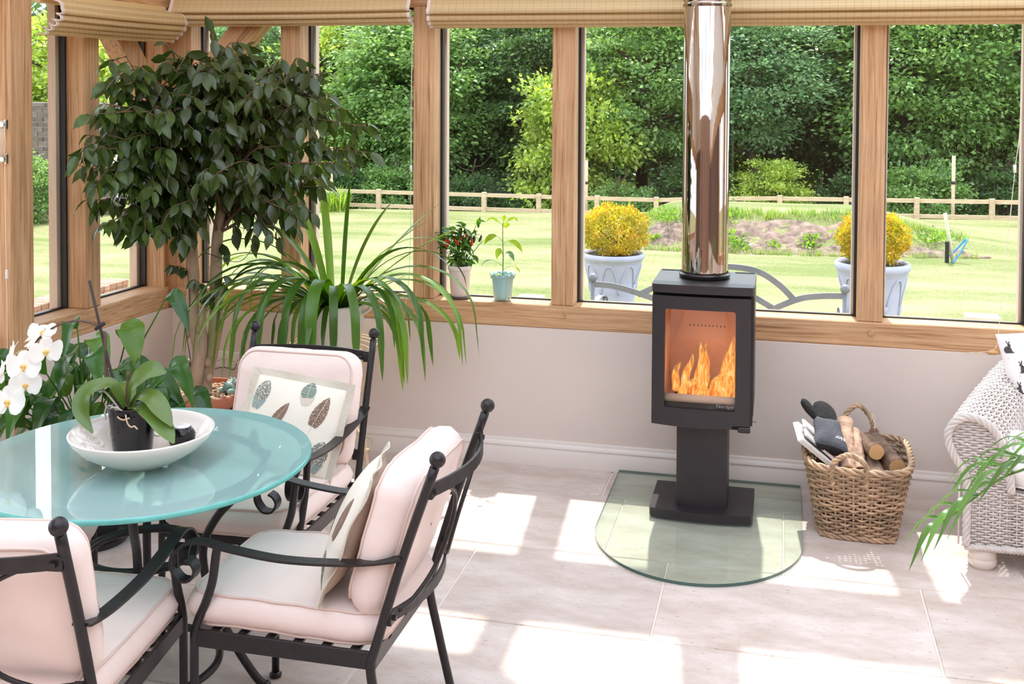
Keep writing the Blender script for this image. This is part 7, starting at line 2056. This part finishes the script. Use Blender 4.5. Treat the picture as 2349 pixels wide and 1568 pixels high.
def blind(name, lab, org, ux, un, length, folds, ztop, rail_z, group, endcap=True):
    """org: corner on the wall, ux along the wall, un into the room"""
    root = empty(name, lab, 'blind', (0, 0, 0), 0, group)
    org = np.array(org, float); ux = np.array(ux, float); un = np.array(un, float)
    root.location = org + np.array([0, 0, folds[-1][1]])
    R0 = np.array(root.location)
    pr = fold_profile(folds, ztop, 0)
    prs = spline(np.array(pr), 4)
    nl = 24; n = len(prs)
    s = np.concatenate([[0], np.cumsum(np.linalg.norm(np.diff(prs, axis=0), axis=1))])
    V = []; UV = []
    for k in range(nl + 1):
        a = length * k / nl
        sag = 0.004 * math.sin(k / nl * PI)
        for (d, z), ss in zip(prs, s):
            V.append(org + ux * a + un * d + np.array([0, 0, z - sag]) - R0); UV.append((a, ss))
    Q = np.array([(k * n + j, (k + 1) * n + j, (k + 1) * n + j + 1, k * n + j + 1) for k in range(nl) for j in range(n - 1)])
    o = MB().add(V, Q).build('folded_fabric', M_BAMBOO, root, smooth=True)
    uv = o.data.uv_layers.new(name='UVMap')
    vi = np.empty(len(o.data.loops), dtype=np.int32); o.data.loops.foreach_get('vertex_index', vi)
    uv.data.foreach_set('uv', np.array(UV, dtype=np.float32)[vi].ravel())
    for a in (0.0, length):     # pale tape along both side edges
        P = [org + ux * a + un * d + np.array([0, 0, z]) - R0 for d, z in prs]
        MB().tube(P, 1, flat=(0.005, 0.016), ref=ux).build('edge_tape', M_BRAID, root)
    h = MB(); c = org + un * 0.012
    p0 = c + np.array([0, 0, rail_z]) - R0
    h.tube([p0 + ux * 0.0, p0 + ux * length], 1, flat=(0.034, 0.045), ref=(0, 0, 1)); h.build('head_rail', M_RAIL, root)
    # plain backing fabric bar at the bottom
    p0 = org + un * 0.02 + np.array([0, 0, folds[-1][1] + 0.002]) - R0
    MB().tube([p0 + ux * 0.004, p0 + ux * (length - 0.004)], 1, flat=(0.03, 0.006), ref=(0, 0, 1)).build('bottom_bar', M_RAIL, root)
    return root
G = 'bamboo roman blinds'
blind('roman_blind', 'woven bamboo roman blind raised over the corner windows behind the fig', (0.045, 0.024, 0), (1, 0, 0), (0, -1, 0), 1.262,
      [(0.115, 2.160), (0.108, 2.128), (0.088, 2.108), (0.062, 2.098)], 2.46, 2.44, G)
blind('roman_blind', 'long woven bamboo roman blind raised behind the stove flue', (1.408, 0.024, 0), (1, 0, 0), (0, -1, 0), 3.35,
      [(0.118, 2.142), (0.110, 2.110), (0.090, 2.092), (0.062, 2.080)], 2.46, 2.44, G)
b0 = NL * -0.012 + DL * 0.985
blind('roman_blind', 'woven bamboo roman blind raised over the narrow left-hand window', b0, -DL, NL, 0.915,
      [(0.150, 2.098), (0.142, 2.070), (0.120, 2.048), (0.095, 2.030), (0.070, 2.014)], 2.19, 2.172, G)
blind('roman_blind', 'woven bamboo roman blind cut off by the left picture edge', (-1.30, -1.345, 0), (1, 0, 0), (0, -1, 0), 1.215,
      [(0.118, 2.118), (0.110, 2.085), (0.090, 2.062), (0.062, 2.045)], 2.46, 2.44, G)

# ------------------------------------------------------------------ cords, cleats and pulls
M_CORD = mat('cream_blind_cord', srgb(238, 226, 206), 0.8)
M_CHROME = mat('chrome', (0.85, 0.85, 0.87, 1), 0.12, metal=1.0)
M_ACORN = mat('varnished_wood_acorn', srgb(226, 176, 116), 0.4)
M_CLEARPL = mat('clear_white_plastic', srgb(240, 238, 236), 0.25)
def cord(name, lab, P, joint=None, acorn=None, extra=()):
    root = empty(name, lab, 'cord', P[-1], 0, 'blind cords')
    o0 = np.array(P[-1])
    MB().tube(spline(np.array(P) - o0, 6), 0.0013, 5).build('cord', M_CORD, root, smooth=True)
    for E_ in extra: MB().tube(spline(np.array(E_) - o0, 6), 0.0013, 5).build('cord', M_CORD, root, smooth=True)
    if joint is not None:
        j = np.array(joint) - o0
        MB().tube([j + [0, 0, -0.017], j + [0, 0, 0.017]], 0.0065, 10).build('cord_joiner', M_CLEARPL, root, smooth=True)
    if acorn is not None:
        a = np.array(acorn) - o0
        MB().lathe([(0.0, 0.026), (0.004, 0.025), (0.007, 0.018), (0.0075, 0.012), (0.009, 0.010), (0.0098, 0.0), (0.0085, -0.012), (0.005, -0.017), (0.0, -0.018)], 14, tuple(a)).build('acorn', M_ACORN, root, smooth=True)
    return root
cord('blind_cord', 'pale cord with a wooden acorn hanging down the wall right of the far chair', [(1.312, -0.035, 2.10), (1.308, -0.03, 1.62), (1.305, -0.03, 1.40), (1.298, -0.032, 0.9), (1.262, -0.034, 0.60), (1.259, -0.022, 0.415)], (1.305, -0.03, 1.40), (1.259, -0.020, 0.392),
     [[(1.312, -0.03, 2.10), (1.301, -0.028, 1.66), (1.303, -0.03, 1.56), (1.305, -0.03, 1.41)]])
cord('blind_cord', 'pale doubled cord with a clear joiner hanging in the far right window', [(4.03, -0.04, 2.12), (4.03, -0.04, 1.66), (4.013, -0.04, 1.45), (3.985, -0.045, 1.10), (3.962, -0.05, 0.80), (3.955, -0.04, 0.70), (3.93, -0.02, 0.672), (3.87, -0.012, 0.6575), (3.84, -0.004, 0.6545), (3.87, 0.006, 0.6545), (3.93, 0.0, 0.656)], (4.013, -0.04, 1.462), None,
     [[(4.036, -0.03, 2.12), (4.036, -0.03, 1.67), (4.014, -0.04, 1.47)], [(4.012, -0.04, 1.44), (3.999, -0.04, 1.25)]])
ac_ = MB().lathe([(0.0, 0.026), (0.004, 0.025), (0.007, 0.018), (0.0075, 0.012), (0.009, 0.010), (0.0098, 0.0), (0.0085, -0.012), (0.005, -0.017), (0.0, -0.018)], 14).build('cord_acorn', M_ACORN, smooth=True)
ac_.location = (3.945, 0.005, 0.661); ac_.rotation_euler = (0, PI / 2, 0); tag(ac_, 'wooden cord acorn lying on the plaster ledge behind the hare cushion', 'acorn')
for z, lab in ((1.632, 'upper chrome cleat hook on the left oak post'), (1.488, 'lower chrome cleat hook on the left oak post')):
    cl = empty('cord_cleat', lab, 'hook', (-0.098, -1.132, z), 0, 'chrome cord cleats on the left post')
    MB().box((-0.006, -0.004, -0.022), (0.006, 0.008, 0.022), 0.003).build('back_plate', M_CHROME, cl)
    MB().tube([(0, 0, 0), (0, -0.022, 0)], 0.0045, 8).build('stem', M_CHROME, cl, smooth=True)
    MB().tube([(0, -0.020, 0), (0, -0.026, 0)], 0.0105, 14).build('button', M_CHROME, cl, angle=40)
lc = empty('blind_cord', 'cream cord wound round the two chrome cleats on the left post', 'cord', (-0.088, -1.15, 0.60), 0, 'blind cords')
lo = np.array([-0.088, -1.15, 0.60])
wm = MB()
for k in range(5):
    x = -0.098 + 0.004 * (k - 2); wm.tube(np.array([(x - 0.004, -1.147, 1.648), (x - 0.008 + 0.004 * k, -1.150 - 0.001 * k, 1.56), (x - 0.002, -1.147, 1.474)]) - lo, 0.0015, 5)
wm.build('wound_cord', M_CORD, lc, smooth=True)
MB().tube(spline(np.array([(-0.092, -1.146, 1.47), (-0.091, -1.147, 1.25), (-0.0885, -1.148, 1.0), (-0.087, -1.148, 0.8), (-0.087, -1.15, 0.45)]) - lo, 6), 0.0014, 5).build('cord', M_CORD, lc, smooth=True)
MB().box(np.array([-0.093, -1.152, 0.988]) - lo, np.array([-0.083, -1.142, 1.026]) - lo, 0.002).build('cord_joiner', M_CLEARPL, lc)

# ------------------------------------------------------------------ white wicker armchair
M_WHITEW = mat('white_painted_wicker', srgb(208, 201, 197), 0.55, var=0.05, vscale=30, island=0.07, bump=0.1, bscale=90)
M_WHITEF = mat('cream_painted_foot', srgb(224, 214, 206), 0.4)
M_COTTON = mat('white_cotton', srgb(240, 238, 238), 0.9, var=0.02, bump=0.15, bscale=30)
AX, AY = 4.32, -0.42
ac = empty('wicker_armchair', 'white woven wicker armchair with rolled arms at the right', 'armchair', (AX, AY, 0))
# arm section in the front plane (x, z): outer foot, scroll, inner side down to the seat
ARM = np.array([(3.738, 0.090), (3.739, 0.20), (3.738, 0.302), (3.727, 0.367), (3.690, 0.428), (3.667, 0.493), (3.684, 0.545), (3.722, 0.572), (3.767, 0.572), (3.820, 0.541), (3.858, 0.478), (3.882, 0.381), (3.892, 0.30)])
ARMs = spline(ARM, 6)
acl = np.concatenate([[0], np.cumsum(np.linalg.norm(np.diff(ARMs, axis=0), axis=1))]); acl /= acl[-1]
def arm_path(v):
    """rise and lean of the arm from front (0) to back (1)"""
    y = -0.72 + 0.60 * v
    return 0.27 * v ** 1.1, y, 0.095 * v
def SA(u, v, mir=1):
    u = np.clip(u, 0, 1); x = np.interp(u, acl, ARMs[:, 0]); z = np.interp(u, acl, ARMs[:, 1])
    dx, y, dz = arm_path(np.asarray(v))
    zz = z + dz * np.clip((z - 0.2) / 0.35, 0, 1); xx = x + dx * np.clip((z + 0.25) / 0.75, 0, 1)
    return np.stack([mir * (xx - AX), y + 0 * x - AY, zz], -1)
for mir in (1, -1):
    wv = MB(); weave(wv, lambda u, v: SA(u, v, mir), 46, 34, 0.0045, 0.0052, False, 5, 0.0042, jit=0.0004)
    o = wv.build('woven_arm', M_WHITEW, ac, smooth=True); o['kind'] = 'stuff'
    # front panel inside the scroll outline
    wp = MB(); rsz = np.random.RandomState(4)
    for z in np.arange(0.098, 0.56, 0.0098):
        zs = ARM[:, 1]
        # left and right edges of the outline at this height
        Lx = np.interp(z, ARMs[:np.argmax(ARMs[:, 1]), 1], ARMs[:np.argmax(ARMs[:, 1]), 0]) if z > 0.09 else 3.738
        Rk = np.argmax(ARMs[:, 1])
        Rx = np.interp(z, ARMs[Rk:, 1][::-1], ARMs[Rk:, 0][::-1]) if z > 0.30 else 3.892
        if Rx - Lx < 0.02: continue
        m_ = int((Rx - Lx) / 0.008) + 3
        x = np.linspace(Lx, Rx, m_); ph = int(round(z / 0.0098))
        y = -0.72 + 0.0045 * np.sin((x - 3.7) / 0.024 * PI + ph * PI)
        wp.tube(np.column_stack([mir * (x - AX), y - AY, np.full(m_, z)]), 0.0042, 5)
    for x in np.arange(3.712, 3.89, 0.024):
        Rk = np.argmax(ARMs[:, 1])
        wp.tube([(mir * (x - AX), -0.72 - AY, 0.09), (mir * (x - AX), -0.72 - AY, 0.30 if x > 3.80 else 0.40)], 0.0035, 5)
    o = wp.build('woven_front_panel', M_WHITEW, ac, smooth=True); o['kind'] = 'stuff'
    bm_ = MB(); P = np.column_stack([mir * (ARMs[:, 0] - AX), np.full(len(ARMs), -0.728 - AY), ARMs[:, 1]])
    braid(bm_, P, 0.0095, 0.0075, 9, strands=4)
    bm_.build('braided_edge', M_WHITEW, ac, smooth=True)
    MB().lathe([(0.0, 0.0), (0.040, 0.0), (0.050, 0.014), (0.052, 0.030), (0.050, 0.036), (0.0485, 0.038), (0.0505, 0.041), (0.049, 0.062), (0.042, 0.085), (0.0, 0.085)], 28, (mir * (3.803 - AX), -0.685 - AY, 0)).build('bun_foot', M_WHITEF, ac, angle=50)
    MB().lathe([(0.0, 0.0), (0.040, 0.0), (0.050, 0.014), (0.052, 0.030), (0.0485, 0.038), (0.0505, 0.041), (0.042, 0.085), (0.0, 0.085)], 24, (mir * (3.86 - AX), -0.16 - AY, 0)).build('bun_foot', M_WHITEF, ac, angle=50)
# front skirt between the arms
def SF(u, v): return np.stack([(np.asarray(u) * 2 - 1) * (AX - 3.892), -0.715 - AY + 0.012 * np.sin(np.asarray(u) * PI) * -1, 0.09 + 0.21 * np.asarray(v)], -1)
wv = MB(); weave(wv, SF, 36, 21, 0.0045, 0.0044, False, 5, 0.0035)
o = wv.build('woven_skirt', M_WHITEW, ac, smooth=True); o['kind'] = 'stuff'
bb = MB(); xs_ = np.linspace(3.735 - AX, AX - 3.735, 90)
braid(bb, np.column_stack([xs_, np.full(90, -0.73 - AY), 0.086 + 0.004 * np.cos(xs_ * 3)]), 0.008, 0.0065, 22, strands=4)
bb.build('bottom_braid', M_WHITEW, ac, smooth=True)
def SBk(u, v):
    u = np.asarray(u); v = np.asarray(v)
    return np.stack([(u * 2 - 1) * (0.28 + 0.02 * v), -0.13 - AY + 0.06 * v + 0.0 * u, 0.09 + 0.72 * v - 0.10 * (np.abs(u * 2 - 1)) ** 3 * v], -1)
wv = MB(); weave(wv, SBk, 40, 60, 0.0045, 0.005, False, 5, 0.004)
o = wv.build('woven_back', M_WHITEW, ac, smooth=True); o['kind'] = 'stuff'
MB().box((-0.43, -0.69 - AY, 0.27), (0.43, -0.12 - AY, 0.30)).build('seat_deck', M_WHITEW, ac)
Mx = Matrix.Translation((0, -0.43 - AY, 0.365))
sc_ = cushion('seat_cushion', 0.85, 0.56, 0.11, 0.07, Mx, ac, 0.03, 21)
sc_.data.materials[0] = M_COTTON
for c_ in sc_.children: c_.data.materials[0] = M_COTTON
tp = MB().tube(spline([(3.925 - AX, -0.60 - AY, 0.49), (3.905 - AX, -0.62 - AY, 0.475), (3.90 - AX, -0.63 - AY, 0.445), (3.915 - AX, -0.63 - AY, 0.425), (3.95 - AX, -0.62 - AY, 0.425), (3.975 - AX, -0.61 - AY, 0.45), (3.96 - AX, -0.60 - AY, 0.485)], 8, closed=True), 1, closed=True, flat=(0.012, 0.028), ref=(0, 1, 0)).build('cushion_tie', M_COTTON, ac, smooth=True)

# cushion printed with hares, standing on the seat
M_HAREPRINT = mat('charcoal_hare_print', srgb(52, 48, 50), 0.9, col2=srgb(96, 90, 90), vscale=120)
M_HCLOTH = mat('off_white_cotton', srgb(236, 232, 232), 0.9, var=0.02, bump=0.1, bscale=60)
hc = empty('hare_cushion', 'square white cushion printed with dark hares standing in the wicker armchair', 'cushion')
hM = Matrix.Translation((4.155, -0.30, 0.625)) @ Matrix.Rotation(math.radians(4), 4, 'Z') @ Matrix.Rotation(PI / 2 - math.radians(14), 4, 'X') @ Matrix.Rotation(math.radians(9), 4, 'Z')
hc.matrix_world = hM
ha_, ht = 0.215, 0.07
def hsurf(x, y, s=1):
    u = np.clip(np.abs(x) / ha_, 0, 1); v = np.clip(np.abs(y) / ha_, 0, 1)
    return s * ht * ((1 - u ** 2.2) * (1 - v ** 2.2)) ** 0.6 
def hpin(x, y):       # edges pull in between the corners
    k = 1 - 0.05 * (1 - (y / ha_) ** 2) ; q = 1 - 0.05 * (1 - (x / ha_) ** 2)
    return x * k, y * q
n = 27; g = np.sin(np.linspace(-PI / 2, PI / 2, n)) * ha_
X_, Y_ = np.meshgrid(g, g, indexing='ij')
i = np.arange(n - 1)[:, None]; j = np.arange(n - 1)[None]
Q = np.stack([i * n + j, (i + 1) * n + j, (i + 1) * n + j + 1, i * n + j + 1], -1).reshape(-1, 4)
Xp, Yp = hpin(X_, Y_)
MB().add(np.stack([Xp, Yp, hsurf(X_, Y_)], -1).reshape(-1, 3), Q).build('front_panel', M_HCLOTH, hc, smooth=True)
MB().add(np.stack([Xp, Yp, hsurf(X_, Y_, -1)], -1).reshape(-1, 3), Q[:, ::-1]).build('back_panel', M_HCLOTH, hc, smooth=True)
HARE = np.array([(-0.9, -1.0), (-0.3, -1.05), (0.2, -1.0), (0.75, -1.02), (0.98, -0.7), (0.98, -0.2), (0.78, 0.2), (0.45, 0.42), (0.15, 0.5), (0.02, 0.62), (0.05, 0.8), (-0.02, 0.98), (0.14, 1.3), (0.16, 1.62), (0.06, 1.75), (-0.05, 1.5), (-0.14, 1.15), (-0.2, 1.12), (-0.36, 1.4), (-0.52, 1.62), (-0.6, 1.5), (-0.48, 1.2), (-0.33, 1.0), (-0.5, 0.82), (-0.62, 0.66), (-0.55, 0.55), (-0.36, 0.5), (-0.42, 0.2), (-0.5, -0.2), (-0.55, -0.7), (-0.8, -0.9)])
def fine(P, n): 
    R = []
    for a, b2 in zip(P, np.roll(P, -1, 0)):
        for q in range(n): R.append(a + (b2 - a) * q / n)
    return np.array(R)
def hare(cx, cy, sc, flip):
    P = HARE * np.array([flip, 1]) * sc + np.array([cx, cy])
    ar = 0.5 * np.sum(P[:, 0] * np.roll(P[:, 1], -1) - np.roll(P[:, 0], -1) * P[:, 1])
    if ar < 0: P = P[::-1]
    P = np.clip(P, -ha_ * 0.985, ha_ * 0.985)
    tri = ear(P)
    # split for conformity with the curved cloth
    V = list(P); T_ = [tuple(t) for t in tri]
    for _ in range(1):
        N_ = []; mem = {}
        def mid(a, b2):
            k = (min(a, b2), max(a, b2))
            if k not in mem: mem[k] = len(V); V.append((np.array(V[a]) + np.array(V[b2])) / 2)
            return mem[k]
        for a, b2, c in T_:
            ab, bc, ca = mid(a, b2), mid(b2, c), mid(c, a); N_ += [(a, ab, ca), (ab, b2, bc), (ca, bc, c), (ab, bc, ca)]
        T_ = N_
    V = np.array(V); xp, yp = hpin(V[:, 0], V[:, 1])
    MB().add(np.column_stack([xp, yp, hsurf(V[:, 0], V[:, 1]) + 0.0015]), (), T_).build('printed_hare', M_HAREPRINT, hc)
for r_ in range(5):
    for c_ in range(5):
        x = -0.185 + c_ * 0.088 + (0.03 if r_ % 2 else 0.0); y = 0.165 - r_ * 0.083
        if abs(x) < 0.2: hare(x, y - 0.01, 0.0185, 1 if (r_ + c_) % 2 else -1)
dots = MB(); rsd = np.random.RandomState(8)
for k in range(70):
    x, y = rsd.uniform(-0.2, 0.2, 2); xp, yp = hpin(x, y); z = float(hsurf(np.array(x), np.array(y))) + 0.0012
    dots.add([(xp + 0.0018 * math.cos(a), yp + 0.0018 * math.sin(a), z) for a in (0, PI / 2, PI, 1.5 * PI)], [(0, 1, 2, 3)])
o = dots.build('printed_specks', M_HAREPRINT, hc); o['kind'] = 'stuff'

# ------------------------------------------------------------------ potted palm in the right foreground
M_PALM = leaf_mat_obj('palm_leaflet', (0.05, 0.14, 0.025, 1), (0.12, 0.24, 0.06, 1), 0.35, 0.22)
M_RACHIS = mat('palm_rachis', srgb(96, 130, 62), 0.45)
pp = empty('potted_palm', 'potted palm at the right edge with feathery fronds reaching into view', 'plant', (4.15, -2.05, 0))
MB().lathe([(0.0, 0.0), (0.13, 0.0), (0.17, 0.30), (0.178, 0.302), (0.178, 0.33), (0.165, 0.33), (0.158, 0.29), (0.0, 0.285)], 36).build('pot', M_TERRA, pp, angle=45)
MB().lathe([(0.0, 0.292), (0.158, 0.29)], 20).build('compost', M_SOILDARK, pp)
rp_ = np.random.RandomState(6)
def frond(P, ln, w_, name='frond', n=26, a0=0.35):
    P = spline(np.array(P, float), 8); m = len(P)
    f = MB().tube(P, np.linspace(0.006, 0.0015, m), 6).build(name, M_RACHIS, pp, smooth=True)
    cl = np.concatenate([[0], np.cumsum(np.linalg.norm(np.diff(P, axis=0), axis=1))])
    for q in range(n):
        s = cl[-1] * (a0 + (1 - a0) * q / (n - 1))
        p = np.array([np.interp(s, cl, P[:, a]) for a in range(3)])
        k = min(m - 2, np.searchsorted(cl, s)); t = norm(P[min(k + 1, m - 1)] - P[max(k - 1, 0)])
        sd = norm(np.cross(t, [0, 0, 1]))
        for sgn in (-1, 1):
            L_ = ln * (0.55 + 0.45 * math.sin(PI * (0.15 + 0.75 * q / n)))
            d = norm(t * 1.0 + sd * sgn * 0.55 + np.array([0, 0, 0.25]))
            e = p + d * L_ + np.array([0, 0, -0.30 * L_])
            B = spline([p, p + d * L_ * 0.5 + [0, 0, 0.02], e], 5)
            W_ = w_ * np.interp(np.linspace(0, 1, len(B)), [0, 0.2, 0.6, 1], [0.3, 1, 0.8, 0.04])
            blade(B, W_, (0, 0, 1), fold=0.3, nx=3).build('leaflet', M_PALM, f, smooth=True)
frond([(0, 0, 0.30), (-0.12, 0.03, 0.62), (-0.34, 0.05, 0.82), (-0.50, 0.05, 0.79), (-0.60, 0.05, 0.71), (-0.665, 0.05, 0.645)], 0.19, 0.0125, n=13)
frond([(0, 0, 0.30), (0.10, 0.02, 0.75), (0.30, 0.1, 0.95), (0.55, 0.15, 0.85)], 0.2, 0.011, n=16)
frond([(0, 0, 0.30), (0.0, 0.10, 0.80), (0.12, 0.32, 1.0), (0.2, 0.55, 0.9)], 0.2, 0.011, n=16)
frond([(0, 0, 0.30), (-0.05, 0.06, 0.66), (-0.20, 0.14, 0.84), (-0.40, 0.18, 0.82), (-0.52, 0.20, 0.755)], 0.19, 0.011, n=11)
frond([(0, 0, 0.30), (0.05, -0.10, 0.70), (0.15, -0.28, 0.88), (0.25, -0.5, 0.78)], 0.2, 0.011, n=16)
